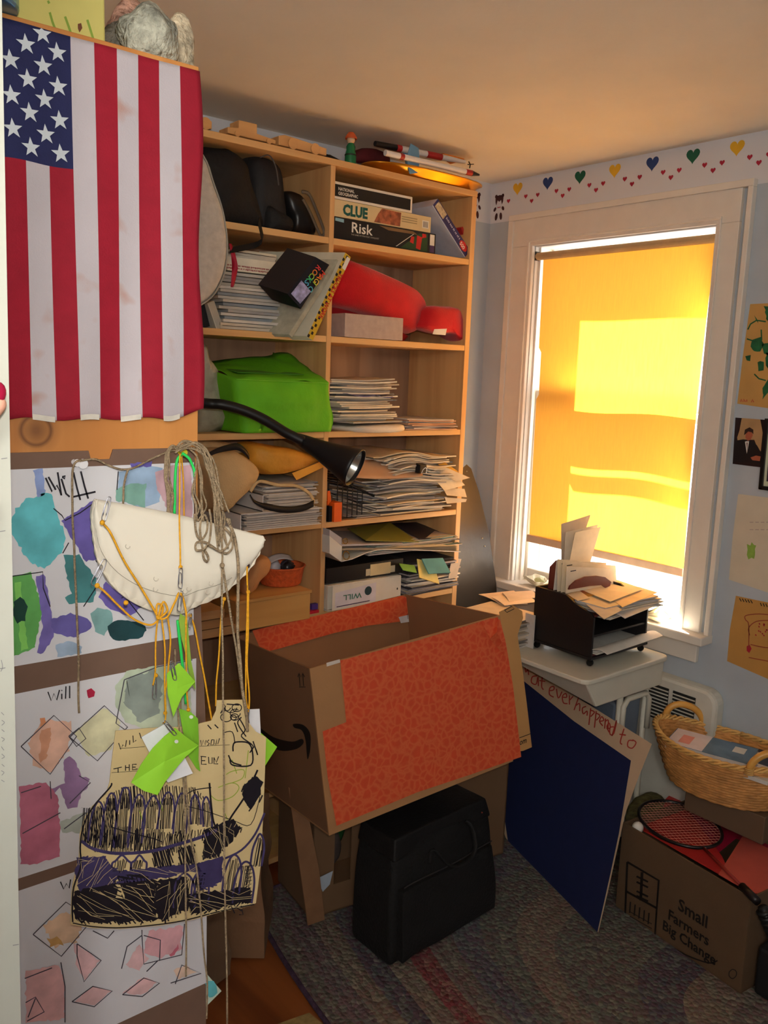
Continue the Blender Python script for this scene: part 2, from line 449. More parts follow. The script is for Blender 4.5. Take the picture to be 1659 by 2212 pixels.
MB(mat('shade_tube', (190, 160, 118), .6)).tube([(XW + 0.012, WY0 + .006, 2.045), (XW + 0.012, WY1 - .004, 2.045)], 0.014, 14).build('roller', sh, smooth=False)
def shf(u, v):
    z = 2.045 - 1.045 * v
    yl = 2.190 - 0.020 * v; yr = 1.500 - 0.002 * v + 0.010 * math.sin(math.pi * v)
    if 0.32 < v < 0.50: yl -= 0.012
    y = yl + (yr - yl) * u
    x = XW + 0.024 + 0.004 * math.sin(9 * u + 2 * v) * v - 0.006 * v
    return V((x, y, z))
MB(shademat()).grid(shf, 30, 60).build('fabric', sh, smooth=True)
MB(mat('shade_hem', (222, 190, 160), .8)).box((XW + 0.008, 1.497, 0.976), (XW + 0.022, 2.171, 1.004)).build('hem_bar', sh, bevel=.002)
for y in (WY0 + .003, WY1 - .003):
    MB(mat('bracket_metal', (60, 56, 50), .4, metal=.6)).box((XW + 0.0, y - .003, 2.03), (XW + 0.028, y + .003, 2.062)).build('bracket', sh)

# ================================================================== heater cover below the window
h = thing('wall_heater', 'white rounded metal heater cover with dark slotted grilles under the window', 'heater', (XW - 0.04, 1.45, 0.4))
O = (XW - 0.07, 1.301)
hb = MB(mat('heater_white', (205, 202, 190), .45, .05))
prof = [(1.301, 0.10)]
for k in range(9):
    a = math.pi / 2 * k / 8; prof.append((1.301 + 0.05 * (1 - math.cos(a)), 0.60 + 0.05 * math.sin(a)))
prof += [(1.80, 0.65), (1.80, 0.10)]
hb.prism([(XW - 0.055, y, z) for y, z in prof], (0.055, 0, 0)); hb.build('cover', h, bevel=.012)
for y0, y1 in ((1.372, 1.452), (1.468, 1.545)):
    g = MB(mat('heater_dark', (34, 34, 32), .7)); g.box((XW - .058, y0, .50), (XW - .054, y1, .615))
    g.use(mat('heater_white', (205, 202, 190)))
    for k in range(9): g.box((XW - .060, y0, .507 + .012 * k), (XW - .057, y1, .511 + .012 * k))
    g.build('grille', h)

# ================================================================== pine bookcase
PINE_V = wood('pine_upright', (222, 176, 118), (198, 146, 92), 2)
PINE_H = wood('pine_shelf', (226, 180, 120), (200, 150, 94), 0)
PINE_B = wood('pine_back', (172, 134, 104), (138, 102, 76), 2, [((0.78, -0.01, .62), .008)], 9, .6)
ZS = [1.6 + r * 2.15 for r in (0.283, 0.180, 0.0475, -0.086, -0.217, -0.350, -0.483, -0.61)]
ZA, ZB, ZCC, ZD, ZE, ZFF = ZS[1:7]
bk = thing('bookcase', 'tall pine bookcase crammed with papers, games and bags', 'bookcase', (0.45, YF, 0))
TH = 0.0185
for x0, x1 in ((0.40, 0.42), (0.94, 0.96), (1.524, 1.541), (2.103, 2.125)):
    MB(PINE_V).box((x0, YF, 0), (x1, YB - 0.012, ZS[0] - TH)).build('upright', bk, bevel=.0015)
MB(PINE_H).box((0.40, YF - .002, ZS[0] - TH), (2.125, YB - 0.004, ZS[0])).build('top_board', bk, bevel=.0015)
for z in ZS[1:] + [0.06]:
    for x0, x1 in ((.42, .94), (.96, 1.524), (1.541, 2.103)):
        MB(PINE_H).box((x0, YF + .001, z - TH), (x1, YB - 0.012, z)).build('shelf', bk, bevel=.0015)
MB(PINE_B).box((.40, YB - .012, 0), (2.125, YB - .004, ZS[0] - TH)).build('back_panel', bk)

# ================================================================== pine cabinet that carries the flag
YC = 1.12
CT = 1.6 + 0.352 * YC
kx, kz = YP(78, 930, YC).x, YP(78, 930, YC).z
PINE_C = wood('pine_cabinet', (214, 146, 78), (184, 116, 54), 2, [((kx - .20, 0, kz), .016)], 7)
cb = thing('pine_cabinet', 'pine cabinet whose side panel carries the flag and childrens paintings', 'cabinet', (0.20, YC, 0))
MB(PINE_C).box((0.20, YC, 0), (0.574, YC + .018, CT)).build('side_panel', cb, bevel=.0015)
MB(PINE_C).box((0.20, 1.90, 0), (0.574, 1.92, CT)).build('side_panel', cb, bevel=.0015)
MB(PINE_H).box((0.20, YC + .018, CT - .02), (0.574, 1.90, CT)).build('top_board', cb)
MB(PINE_B).box((0.562, YC + .018, 0), (0.572, 1.90, CT - .02)).build('back_panel', cb)
for z in (0.05, 0.45, 0.85, 1.25, 1.6):
    MB(PINE_H).box((0.20, YC + .018, z), (0.562, 1.90, z + .018)).build('shelf', cb)

# ================================================================== rug
def rugmat():
    m = bpy.data.materials.new('braided_wool'); m.use_nodes = True; nt = m.node_tree; b = nt.nodes['Principled BSDF']; b.inputs['Roughness'].default_value = .95
    tc = nt.nodes.new('ShaderNodeTexCoord')
    sp = nt.nodes.new('ShaderNodeSeparateXYZ'); nt.links.new(tc.outputs['Object'], sp.inputs[0])
    def math_(op, a, b2):
        n = nt.nodes.new('ShaderNodeMath'); n.operation = op
        for i, q in enumerate((a, b2)):
            if isinstance(q, (int, float)): n.inputs[i].default_value = q
            else: nt.links.new(q, n.inputs[i])
        return n.outputs[0]
    # distance from the rug's centre measured in ellipse units gives the braid rows
    ex = math_('POWER', math_('ABSOLUTE', math_('DIVIDE', sp.outputs[0], 0.98), 0), 3); ey = math_('POWER', math_('ABSOLUTE', math_('DIVIDE', sp.outputs[1], 2.4), 0), 3)
    rr = math_('POWER', math_('ADD', ex, ey), 0.3333)
    row = math_('MULTIPLY', rr, 38.0)
    fl_ = math_('FLOOR', row, 0)
    wn = nt.nodes.new('ShaderNodeTexWhiteNoise'); wn.noise_dimensions = '1D'; nt.links.new(math_('FLOOR', math_('MULTIPLY', row, .5), 0), wn.inputs['W'])
    cr = nt.nodes.new('ShaderNodeValToRGB'); cr.color_ramp.interpolation = 'CONSTANT'
    cols = [(0, (104, 98, 92)), (.22, (78, 86, 98)), (.38, (122, 112, 98)), (.55, (90, 96, 90)), (.70, (124, 52, 56)), (.8, (106, 98, 100)), (.92, (66, 72, 86))]
    e = cr.color_ramp.elements; e[0].color = L(cols[0][1]); e[1].position = cols[1][0]; e[1].color = L(cols[1][1])
    for p, c_ in cols[2:]: z = e.new(p); z.color = L(c_)
    nt.links.new(wn.outputs['Value'], cr.inputs[0])
    vo = nt.nodes.new('ShaderNodeTexVoronoi'); vo.inputs['Scale'].default_value = 85; nt.links.new(tc.outputs['Object'], vo.inputs['Vector'])
    c2 = nt.nodes.new('ShaderNodeValToRGB'); q = c2.color_ramp.elements
    q[0].color = L((58, 66, 80)); q[1].color = L((156, 144, 122)); z = q.new(.4); z.color = L((110, 50, 56)); z = q.new(.6); z.color = L((88, 98, 86))
    nt.links.new(vo.outputs['Color'], c2.inputs[0])
    mx = nt.nodes.new('ShaderNodeMix'); mx.data_type = 'RGBA'; mx.inputs[0].default_value = .42
    nt.links.new(cr.outputs[0], mx.inputs[6]); nt.links.new(c2.outputs[0], mx.inputs[7]); nt.links.new(mx.outputs[2], b.inputs['Base Color'])
    h1 = math_('PINGPONG', row, 0.5)
    hh = math_('ADD', math_('MULTIPLY', h1, 1.5), math_('MULTIPLY', vo.outputs['Distance'], -1.2))
    bp = nt.nodes.new('ShaderNodeBump'); bp.inputs['Strength'].default_value = .9; bp.inputs['Distance'].default_value = .006
    nt.links.new(hh, bp.inputs['Height']); nt.links.new(bp.outputs[0], b.inputs['Normal'])
    return m
rg = thing('braided_rug', 'oval braided rug in grey, blue and red rows on the wood floor', 'rug', (2.07, 0.3, 0))
rm = MB(rugmat())
def sup(t, n=3): c_, s_ = math.cos(t), math.sin(t); return (math.copysign(abs(c_) ** (2 / n), c_), math.copysign(abs(s_) ** (2 / n), s_))
pts = [(2.07 + 0.98 * sup(2 * math.pi * k / 120)[0], 0.3 + 2.4 * sup(2 * math.pi * k / 120)[1]) for k in range(120)]
pts = [(min(x, XW - .03), max(-1.0, min(y, 2.08))) for x, y in pts]
rm.prism([(x, y, 0.001) for x, y in pts], (0, 0, .009)); rm.build('weave', rg, bevel=.003)
ed = MB(mat('rug_border', (70, 52, 74), .95, .3, 60, .5, 200)); ed.tube([(x, y, .007) for x, y in pts] + [(pts[0][0], pts[0][1], .007)], .007, 8); ed.build('border_braid', rg, smooth=True)
# ================================================================== flag on the cabinet
FR, FW, FB = mat('flag_red', (154, 18, 42), .8, .08, 40, .1, 400), mat('flag_white', (192, 184, 190), .8, .04, 12, .1, 400), mat('flag_blue', (34, 38, 84), .8, .08, 40, .1, 400)
def stained(m):
    nt = m.node_tree; b = nt.nodes['Principled BSDF']; src = b.inputs['Base Color'].links[0].from_socket
    tc = nt.nodes.new('ShaderNodeTexCoord'); nz = nt.nodes.new('ShaderNodeTexNoise'); nz.inputs['Scale'].default_value = 22; nt.links.new(tc.outputs['Object'], nz.inputs['Vector'])
    cr = nt.nodes.new('ShaderNodeValToRGB'); cr.color_ramp.elements[0].position = .60; cr.color_ramp.elements[0].color = (0, 0, 0, 1); cr.color_ramp.elements[1].position = .76; cr.color_ramp.elements[1].color = (.6, .6, .6, 1)
    mx = nt.nodes.new('ShaderNodeMix'); mx.data_type = 'RGBA'; nt.links.new(nz.outputs[0], cr.inputs[0]); nt.links.new(cr.outputs[0], mx.inputs[0]); nt.links.new(src, mx.inputs[6]); mx.inputs[7].default_value = L((176, 120, 92)); nt.links.new(mx.outputs[2], b.inputs['Base Color'])
stained(FW)
fx1 = YP(429, 500, YC - .006).x
fsw = (fx1 - YP(160, 500, YC - .006).x) / 6
fx0 = fx1 - 13 * fsw
fz1 = YP(430, 148, YC - .006).z - .004; fz0 = YP(20, 905, YC - .006).z
fcz = YP(160, 368, YC - .006).z
NR = 60
flg = thing('flag', 'small stained stars and stripes flag hung sideways on the pine cabinet', 'flag', (fx0, YC - .006, fz0))
def flf(u, v):
    x = fx0 + (fx1 - fx0) * u; z = fz1 + (fz0 - fz1) * v
    y = YC - 0.006 - 0.0035 * (1 + math.sin(u * 21 + v * 3)) * (0.3 + v) - .012 * max(0, u - .9) / .1 * v * .4
    if u > .92: x += .004 * math.sin(v * 9) * (u - .92) / .08 + .004 * v
    if u > .85: z += .012 * ((u - .85) / .15) ** 1.5 * v
    z -= .002 * math.sin(u * 30) * v
    return V((x, y, z))
nc = round((fz1 - fcz) / (fz1 - fz0) * NR)
def flm(i, j):
    s_ = i // 4
    if s_ < 7 and j < nc: return FB
    return FR if s_ % 2 == 0 else FW
MB().grid(flf, 52, NR, flm).build('cloth', flg, smooth=True, solid=.0008)
for s_ in range(1, 13, 2):
    hm = MB(mat('hem_tape', (214, 208, 196), .8, .1, 60)); u0, u1 = s_ / 13, (s_ + .92) / 13
    hm.grid(lambda u, v: flf(u0 + (u1 - u0) * u, 1) + V((0, -.0014, .0045 - .007 * v)), 4, 1); hm.build('hem', flg)
ym = ymap(YC)
SW = mat('star_white', (206, 214, 222), .8)
import itertools
stars = [(54, 97), (123, 114), (20, 131), (92, 143), (58, 173), (125, 187), (22, 208), (95, 215), (62, 245), (128, 260), (25, 280), (98, 290), (65, 320), (130, 332), (90, 74)]
tilt = .1
for (px, py) in stars:
    c = YP(px, py, YC - .006); u = (c.x - fx0) / (fx1 - fx0); v = (fz1 - c.z) / (fz1 - fz0)
    r = .0118
    pts = []
    for k in range(10):
        a = math.pi / 2 + math.pi * k / 5 + tilt; q = r if k % 2 == 0 else r * .40
        uu = u + q * math.cos(a) / (fx1 - fx0); vv = v - q * math.sin(a) / (fz1 - fz0)
        pts.append(flf(uu, max(.001, vv)) + V((0, -.0016, 0)))
    m = MB(SW); cc = flf(u, v) + V((0, -.0016, 0)); n = m.add([cc] + pts)
    for k in range(10): m.face([n, n + 1 + k, n + 1 + (k + 1) % 10])
    m.build('star', flg)

# ================================================================== brown backing paper and the three paintings
BRN = mat('brown_card', (118, 92, 78), .85, .05, 30)
y0 = YC - .0035
bp_ = MB(BRN)
mp = ymap(YC)
x0, x1 = .232, YP(418, 1100, YC).x
ztop = YP(415, 967, YC).z
A = [(x0, ztop), (YP(190, 975, YC).x, ztop), (YP(195, 990, YC).x, ztop - .012), (YP(236, 990, YC).x, ztop - .012), (YP(243, 975, YC).x, ztop + .001), (x1, ztop), (YP(445, 1620, YC).x, YP(445, 1620, YC).z), (YP(444, 2100, YC).x, .42), (x0, .42)]
bp_.prism([(x, YC, z) for x, z in A][::-1], (0, -.0025, 0))
tag(bp_.build('backing_card'), 'brown card backing sheet pinned to the cabinet behind the paintings', 'card')
PAP = mat('paper_white', (214, 214, 220), .85, .03, 12)
INK = mat('ink_black', (24, 22, 34), .6, .1)
def sheet_thing(name, label, z1, z0, x0s, x1s, cat='painting', group=None, pm=PAP, top=None):
    m = MB(pm); yy = YC - .0028
    NX, NZ = 14, 10
    m.grid(lambda u, v: V((x0s + (x1s - x0s) * u, yy - .0008 - .0004 * math.sin(9 * u + 4 * v), z1 + (z0 - z1) * v)), NX, NZ)
    return m
def W_(m, col): return m.use(mat('paint_%d_%d_%d' % col, col, .75, .22, 26))
SRF = ymap(YC - .0041)
xr = YP(415, 1200, YC).x; xl = xr - .3048 * 1.0
# painting 1
p = sheet_thing('p', '', YP(216, 1006, YC).z, YP(222, 1404, YC).z, xl, YP(416, 1200, YC).x)
def bl(col, pts, sd, d=.0002, rag=2.0): W_(p, col); blob(p, SRF, pts, d, rag, sd)
bl((138, 158, 208), [(72, 1015), (92, 1012), (98, 1068), (82, 1075)], 1)
bl((96, 186, 196), [(30, 1105), (55, 1078), (88, 1068), (112, 1065), (122, 1110), (142, 1160), (132, 1195), (95, 1228), (62, 1215), (35, 1165), (22, 1140)], 2, rag=3)
bl((104, 92, 168), [(133, 1125), (205, 1078), (200, 1140), (207, 1210), (185, 1212), (155, 1165)], 3)
bl((70, 132, 136), [(138, 1200), (170, 1198), (190, 1225), (207, 1250), (206, 1280), (200, 1300), (150, 1305), (138, 1292), (155, 1283), (145, 1250)], 4)
bl((104, 92, 168), [(228, 1255), (250, 1275), (305, 1312), (280, 1330), (240, 1318), (213, 1290)], 5)
bl((96, 168, 88), [(25, 1245), (66, 1235), (92, 1310), (75, 1400), (28, 1418)], 6)
bl((128, 200, 96), [(32, 1260), (45, 1258), (60, 1400), (45, 1405)], 7, .0004)
bl((16, 60, 50), [(30, 1298), (45, 1290), (60, 1310), (55, 1340), (38, 1345), (27, 1325)], 8, .0006)
bl((116, 104, 176), [(78, 1245), (95, 1240), (108, 1300), (118, 1370), (95, 1412), (80, 1410), (92, 1350)], 9, .0003)
bl((104, 96, 168), [(108, 1338), (150, 1325), (190, 1335), (200, 1355), (160, 1378), (115, 1368)], 10, .0004)
bl((128, 172, 172), [(195, 1325), (210, 1312), (240, 1318), (243, 1350), (225, 1372), (205, 1365)], 11, .0005)
bl((26, 66, 72), [(232, 1352), (255, 1338), (300, 1342), (318, 1360), (300, 1380), (250, 1385), (235, 1372)], 12, .0006)
bl((150, 176, 206), [(258, 1018), (325, 1005), (350, 1010), (345, 1085), (300, 1100), (255, 1060)], 13)
bl((96, 88, 164), [(282, 1000), (330, 997), (325, 1008), (285, 1010)], 14, .0004)
bl((124, 170, 158), [(248, 1060), (275, 1045), (315, 1045), (312, 1095), (250, 1082)], 15, .0004)
bl((196, 160, 170), [(335, 1020), (375, 1005), (413, 1005), (415, 1120), (365, 1105), (340, 1060)], 16, .0004)
bl((166, 188, 214), [(120, 1392), (150, 1385), (178, 1395), (175, 1412), (125, 1418)], 17)
p.use(INK)
for s_ in ([(98, 1032), (112, 1062), (122, 1048), (132, 1070), (124, 1020)], [(134, 1030), (140, 1028), (139, 1034), (134, 1030)], [(132, 1034), (142, 1066), (150, 1073)], [(158, 1020), (166, 1055), (173, 1080)], [(174, 1018), (182, 1050), (190, 1077)], [(158, 1073), (180, 1068), (206, 1062)], [(104, 1030), (120, 1058)]):
    stroke(p, SRF, s_, 4.0, .0009)
for s_ in ([(115, 1098), (133, 1113), (140, 1124), (172, 1108), (200, 1088)], [(22, 1245), (92, 1235), (93, 1270), (108, 1310)], [(135, 1195), (148, 1172)], [(206, 1210), (230, 1240), (270, 1290), (305, 1312)], [(180, 1310), (206, 1270)], [(255, 1018), (252, 1058)], [(262, 1292), (268, 1287), (310, 1340)]):
    stroke(p, SRF, s_, 2.3, .0009)
tag(p.build('painting'), 'painting with teal, purple and green blobs under the name Will, highest of three', 'painting', 'childrens watercolours on the cabinet')
# painting 2
p = sheet_thing('p', '', YP(225, 1459, YC).z, YP(101, 1875, YC).z, xl, YP(421, 1600, YC).x)
bl((186, 200, 178), [(250, 1480), (275, 1450), (330, 1440), (405, 1428), (418, 1570), (350, 1585), (270, 1560), (248, 1520)], 21)
bl((140, 152, 146), [(270, 1470), (330, 1445), (350, 1470), (345, 1540), (300, 1560), (268, 1520)], 22, .0004, 4)
bl((222, 180, 160), [(60, 1600), (100, 1555), (155, 1560), (150, 1620), (110, 1665), (70, 1650)], 23, rag=4)
bl((212, 140, 100), [(85, 1550), (98, 1548), (100, 1560), (88, 1570)], 24, .0004)
bl((208, 150, 120), [(88, 1575), (112, 1570), (100, 1640), (85, 1645)], 24, .0005, 3)
bl((216, 214, 178), [(160, 1580), (225, 1528), (262, 1560), (240, 1620), (190, 1635)], 25)
bl((176, 30, 66), [(186, 1492), (198, 1486), (207, 1493), (202, 1506), (190, 1508)], 26, .0005)
bl((150, 118, 160), [(138, 1640), (152, 1632), (168, 1655), (175, 1678), (192, 1682), (190, 1700), (175, 1715), (165, 1745), (145, 1748), (130, 1700), (118, 1715), (112, 1705), (140, 1690)], 27, .0004)
bl((186, 108, 132), [(42, 1700), (100, 1688), (125, 1720), (130, 1800), (128, 1850), (80, 1865), (45, 1868)], 28, .0005)
bl((168, 176, 168), [(130, 1775), (180, 1755), (240, 1760), (175, 1800), (130, 1795)], 29, .0003, 3)
p.use(mat('pencil_line', (70, 66, 78), .7))
for s_ in ([(45, 1612), (116, 1545), (165, 1590), (108, 1672), (45, 1612)], [(150, 1592), (225, 1524), (275, 1570), (210, 1643), (150, 1592)], [(148, 1590), (170, 1572), (185, 1595), (165, 1612), (148, 1590)], [(268, 1468), (340, 1440), (415, 1425)], [(268, 1468), (250, 1562), (275, 1580)], [(108, 1687), (110, 1725)], [(45, 1712), (88, 1698)], [(48, 1800), (130, 1755)], [(150, 1735), (195, 1690), (170, 1675)], [(138, 1790), (185, 1755)]):
    stroke(p, SRF, s_, 2.2, .0009)
p.use(INK)
for s_ in ([(103, 1494), (110, 1513), (116, 1498), (122, 1512), (128, 1490)], [(133, 1498), (133, 1510)], [(133, 1490), (133, 1492)], [(142, 1482), (141, 1509)], [(150, 1481), (150, 1508)]): stroke(p, SRF, s_, 2.8, .0009)
tag(p.build('painting'), 'painting with pink square, grey circle and a red dot, middle one of three', 'painting', 'childrens watercolours on the cabinet')
# painting 3
p = sheet_thing('p', '', YP(48, 1918, YC).z, YP(446, 2119, YC).z, xl, YP(444, 2050, YC).x)
bl((218, 186, 156), [(95, 2000), (140, 1968), (175, 2000), (165, 2035), (115, 2045)], 31, rag=4)
bl((204, 158, 96), [(103, 2028), (125, 2022), (135, 2040), (110, 2045)], 32, .0004, 3)
bl((222, 170, 178), [(320, 2010), (395, 2000), (390, 2055), (345, 2070), (310, 2060)], 33, rag=4)
bl((206, 110, 130), [(365, 2062), (385, 2040), (386, 2050), (370, 2068)], 34, .0004)
bl((224, 176, 176), [(55, 2095), (130, 2085), (138, 2120), (140, 2200), (55, 2210)], 35, rag=3)
bl((222, 184, 188), [(160, 2035), (190, 2055), (215, 2075), (185, 2115), (165, 2090)], 36, rag=3)
bl((222, 184, 188), [(270, 2085), (300, 2040), (320, 2070), (300, 2100)], 37, rag=3)
bl((222, 182, 184), [(160, 2165), (200, 2130), (240, 2140), (205, 2172)], 38)
bl((222, 182, 184), [(265, 2145), (310, 2110), (340, 2122), (305, 2150)], 39)
bl((224, 196, 176), [(375, 2095), (400, 2085), (425, 2100), (385, 2115)], 40)
p.use(mat('pencil_line', (70, 66, 78), .7))
for s_ in ([(71, 2018), (142, 1948), (200, 1985), (132, 2065), (71, 2018)], [(200, 2010), (232, 2026), (246, 2010)], [(166, 2038), (218, 2074), (181, 2120), (166, 2064), (166, 2038)], [(262, 2092), (274, 2044), (306, 2020), (306, 2008)], [(306, 2020), (310, 2082), (392, 2062), (398, 1995)], [(310, 2020), (346, 2030), (344, 2075)], [(340, 2075), (316, 2098)], [(155, 2163), (200, 2130), (242, 2140), (203, 2174), (155, 2163)], [(264, 2148), (310, 2112), (344, 2123), (307, 2152), (264, 2148)], [(378, 2125), (392, 2084), (434, 2102), (368, 2123)], [(53, 2113), (112, 2090)], [(131, 2078), (140, 2130), (140, 2208)], [(55, 2165), (76, 2153), (95, 2185), (58, 2205)], [(60, 2197), (76, 2156)]):
    stroke(p, SRF, s_, 2.3, .0009)
p.use(INK)
for s_ in ([(130, 1904), (137, 1920), (143, 1908), (149, 1918), (152, 1899)], ): stroke(p, SRF, s_, 2.8, .0009)
tag(p.build('painting'), 'painting of pale pink outlined shapes, lowest of the three', 'painting', 'childrens watercolours on the cabinet')

# ================================================================== height chart board at the doorway and the hand on it
yb = .70
b0 = lambda z: (.274 + (.289 - .274) * ((z - 1.6) / yb + .803) / (.337 + .803)) * yb
hc_ = MB(mat('chart_white', (176, 178, 168), .7, .03))
hc_.hexa([(.02, yb, 0), (b0(0), yb, 0), (b0(0), yb + .012, 0), (.02, yb + .012, 0), (.02, yb, 2.2), (b0(2.2), yb, 2.2), (b0(2.2), yb + .012, 2.2), (.02, yb + .012, 2.2)])
hc_.use(mat('pencil_grey', (120, 120, 124), .7))
HM = ymap(yb)
for px, py in ((10, 990), (6, 1147), (6, 1443), (35, 2040)): stroke(hc_, HM, [(px - 8, py + 1), (px + 5, py - 1)], 1.6)
for s_ in ([(2, 1425), (5, 1440), (1, 1450)], [(2, 1538), (8, 1544)], [(3, 1555), (9, 1560), (3, 1566)], [(3, 1575), (9, 1580)], [(2, 1592), (9, 1596), (4, 1601)], [(2, 1612), (8, 1620)], [(3, 1628), (9, 1634), (3, 1638)], [(3, 1650), (9, 1655)], [(2, 1664), (8, 1668), (3, 1674)], [(2, 1684), (9, 1688)]): stroke(hc_, HM, s_, 1.3, sm=True)
tag(hc_.build('height_chart'), 'white height chart board with pencil ticks at the left edge', 'board')
# hand: one skinned surface, the index fingertip laid over the board edge
SKN = mat('skin', (214, 160, 138), .55, .06, 30, .05, 200)
yh = .668
tip = YP(18, 848, yh)
def skin_mesh(name, chains, parent):
    vs = []; ed_ = []; rad = []
    for ch in chains:
        prev = ch[0] if isinstance(ch[0], int) else None
        for q in (ch[1:] if prev is not None else ch):
            vs.append(V(q[0]) - wloc(parent)); rad.append(q[1])
            if prev is not None: ed_.append((prev, len(vs) - 1))
            prev = len(vs) - 1
    me = bpy.data.meshes.new(name); me.from_pydata([tuple(v) for v in vs], ed_, []); me.materials.append(SKN)
    o = bpy.data.objects.new(name, me); COL.objects.link(o); o.parent = parent
    md = o.modifiers.new('skin', 'SKIN'); md.use_smooth_shade = True
    sk = me.skin_vertices[0].data if me.skin_vertices else None
    if sk is None:
        bpy.context.view_layer.objects.active = o; sk = me.skin_vertices[0].data
    for i, r in enumerate(rad): sk[i].radius = (r, r); sk[i].use_root = (i == 0)
    sb = o.modifiers.new('sub', 'SUBSURF'); sb.levels = 2; sb.render_levels = 2
    return o
hd = thing('person', 'fingertip of a person with red painted nail on the white height chart', 'person', tip + V((-.08, 0, -.08)))
T = tip
wrist = T + V((-.125, .02, -.135))
chains = [[(wrist + V((-.06, .02, -.06)), .026), (wrist, .024), (wrist + V((.030, -.002, .030)), .030), (wrist + V((.052, -.004, .060)), .024)],
          [3, (T + V((-.050, -.006, -.046)), .0105), (T + V((-.022, -.006, -.020)), .0092), (T + V((-.004, 0, -.003)), .0078)],
          [3, (T + V((-.066, -.006, -.024)), .0105), (T + V((-.046, -.012, .012)), .0092), (T + V((-.044, -.004, .030)), .0080)],
          [3, (T + V((-.082, -.008, -.018)), .0100), (T + V((-.070, -.014, .016)), .0088), (T + V((-.068, -.006, .030)), .0078)],
          [2, (T + V((-.100, -.006, -.028)), .0090), (T + V((-.094, -.012, .000)), .0080), (T + V((-.092, -.006, .014)), .0070)],
          [2, (T + V((-.062, -.010, -.104)), .0120), (T + V((-.034, -.010, -.090)), .0105), (T + V((-.022, -.004, -.072)), .0090)]]
skin_mesh('hand', chains, hd)
nl = MB(mat('nail_red', (150, 24, 56), .2))
nl.ball(T + V((-.0085, -.0062, .0005)), (.0055, .003, .0075), 12); nl.build('fingernail', hd, smooth=True)

# ================================================================== things on top of the cabinet
tz = CT
k = thing('metal_tin', 'shiny pale blue metal tin on the cabinet beside the yellow box', 'tin', YP(0, 60, 1.13))
tb = MB(mat('blue_tin', (120, 168, 196), .25, .06, 8, metal=.7))
c_ = V((YP(37, 30, 1.13).x - .060, 1.130, tz + .0005)); tb.lathe([(0, 0), (.058, 0), (.060, .004), (.060, .11), (.058, .114), (0, .114)], c_, seg=36); tb.build('body', k, smooth=False, bevel=.0015)
k = MB(mat('yellow_card', (206, 196, 112), .7, .06, 10)); Y_ = 1.15
xa, xb = c_.x + .063, YP(228, 60, Y_).x
k.box((xa, Y_, tz), (xb, Y_ + .13, tz + .098))
k.use(mat('green_marker', (128, 156, 60), .6)); KM = ymap(Y_)
for s_ in ([(107, 27), (113, 48), (119, 64)], [(140, 36), (148, 58), (154, 76)], [(188, 43), (195, 65), (202, 88)], [(103, 2), (106, 8)]): stroke(k, KM, s_, 5)
k.use(mat('brown_spot', (106, 62, 40), .7)); blob(k, KM, [(168, 52), (175, 50), (177, 62), (172, 70), (168, 62)], .001, 1, 3)
tag(k.build('box', bevel=.003), 'pale yellow painted box with green strokes on top of the cabinet', 'box')
def rock(name, label, px, py, Y, r, col, col2, nz=.35, sc=9, seg=28):
    c_ = YP(px, py, Y); c_.z = tz + r[2] * .92
    m = mat('rock_%d_%d_%d' % col, col, .9, .55, 45, .9, 110)
    o = MB(m).ball(c_, r, seg, nz, sc).build(name, smooth=True); return tag(o, label, 'rock')
rock('rock', 'large pale speckled rock overhanging the flag top', 322, 70, 1.17, (.039, .036, .040), (176, 176, 160), 0, .25)
rock('rock', 'smaller dark grey rock between the yellow box and the large pale rock', 252, 85, 1.26, (.030, .03, .040), (112, 108, 98), 0, .2)
rock('rock', 'sparkly cream stone at the right end of the cabinet top', 384, 110, 1.25, (.024, .030, .056), (206, 192, 164), 0, .2)
rock('rock', 'pinkish stone behind the large pale rock on the cabinet', 290, 20, 1.40, (.060, .05, .085), (196, 152, 132), 0, .2)

# grey felt cushion edge seen past the flag
k = thing('seat_cushion', 'light grey felt cushion with piped edge hanging behind the flag', 'cushion', YP(400, 490, 2.0))
out = [(300, 300), (380, 296), (424, 312), (451, 347), (465, 390), (482, 439), (491, 480), (496, 523), (493, 575), (481, 612), (461, 642), (427, 664), (380, 680), (300, 676), (250, 600), (235, 480), (250, 360)]
cm = MB(mat('grey_felt', (196, 190, 182), .95, .10, 60, .3, 300)); puffy(cm, ymap(2.0), out, .035, 3, .0015, 14, power=.25); cm.build('body', k, smooth=True)
pc = MB(mat('piping_grey', (160, 156, 146), .9)); q = smooth_pts(out, 3, True); pc.tube([YP(a.x, a.y, 2.0) + V((0, .012, 0)) for a in q] + [YP(q[0].x, q[0].y, 2.0) + V((0, .012, 0))], .0025, 6); pc.build('piping', k, smooth=True)
lp = MB(mat('piping_grey', (160, 156, 146), .9)); a_ = YP(300, 300, 2.0); lp.tube([a_ + V((0, .012, 0)), (a_.x - .10, 1.96, a_.z + .10), (.50, 1.925, a_.z + .16)], .003, 6); lp.build('hanging_loop', k)
# ================================================================== hanging bundle in front of the paintings
YP_ = 1.065      # hanging plane of the plate
TW = mat('jute', (160, 140, 112), .95, .3, 120, .6, 400)
YEL = mat('yellow_cord', (232, 168, 30), .7, .15, 200, .3, 600)
GRN = mat('green_cord', (40, 214, 96), .6, .05)
WIRE = mat('clip_wire', (176, 176, 186), .3, .05, metal=.9)
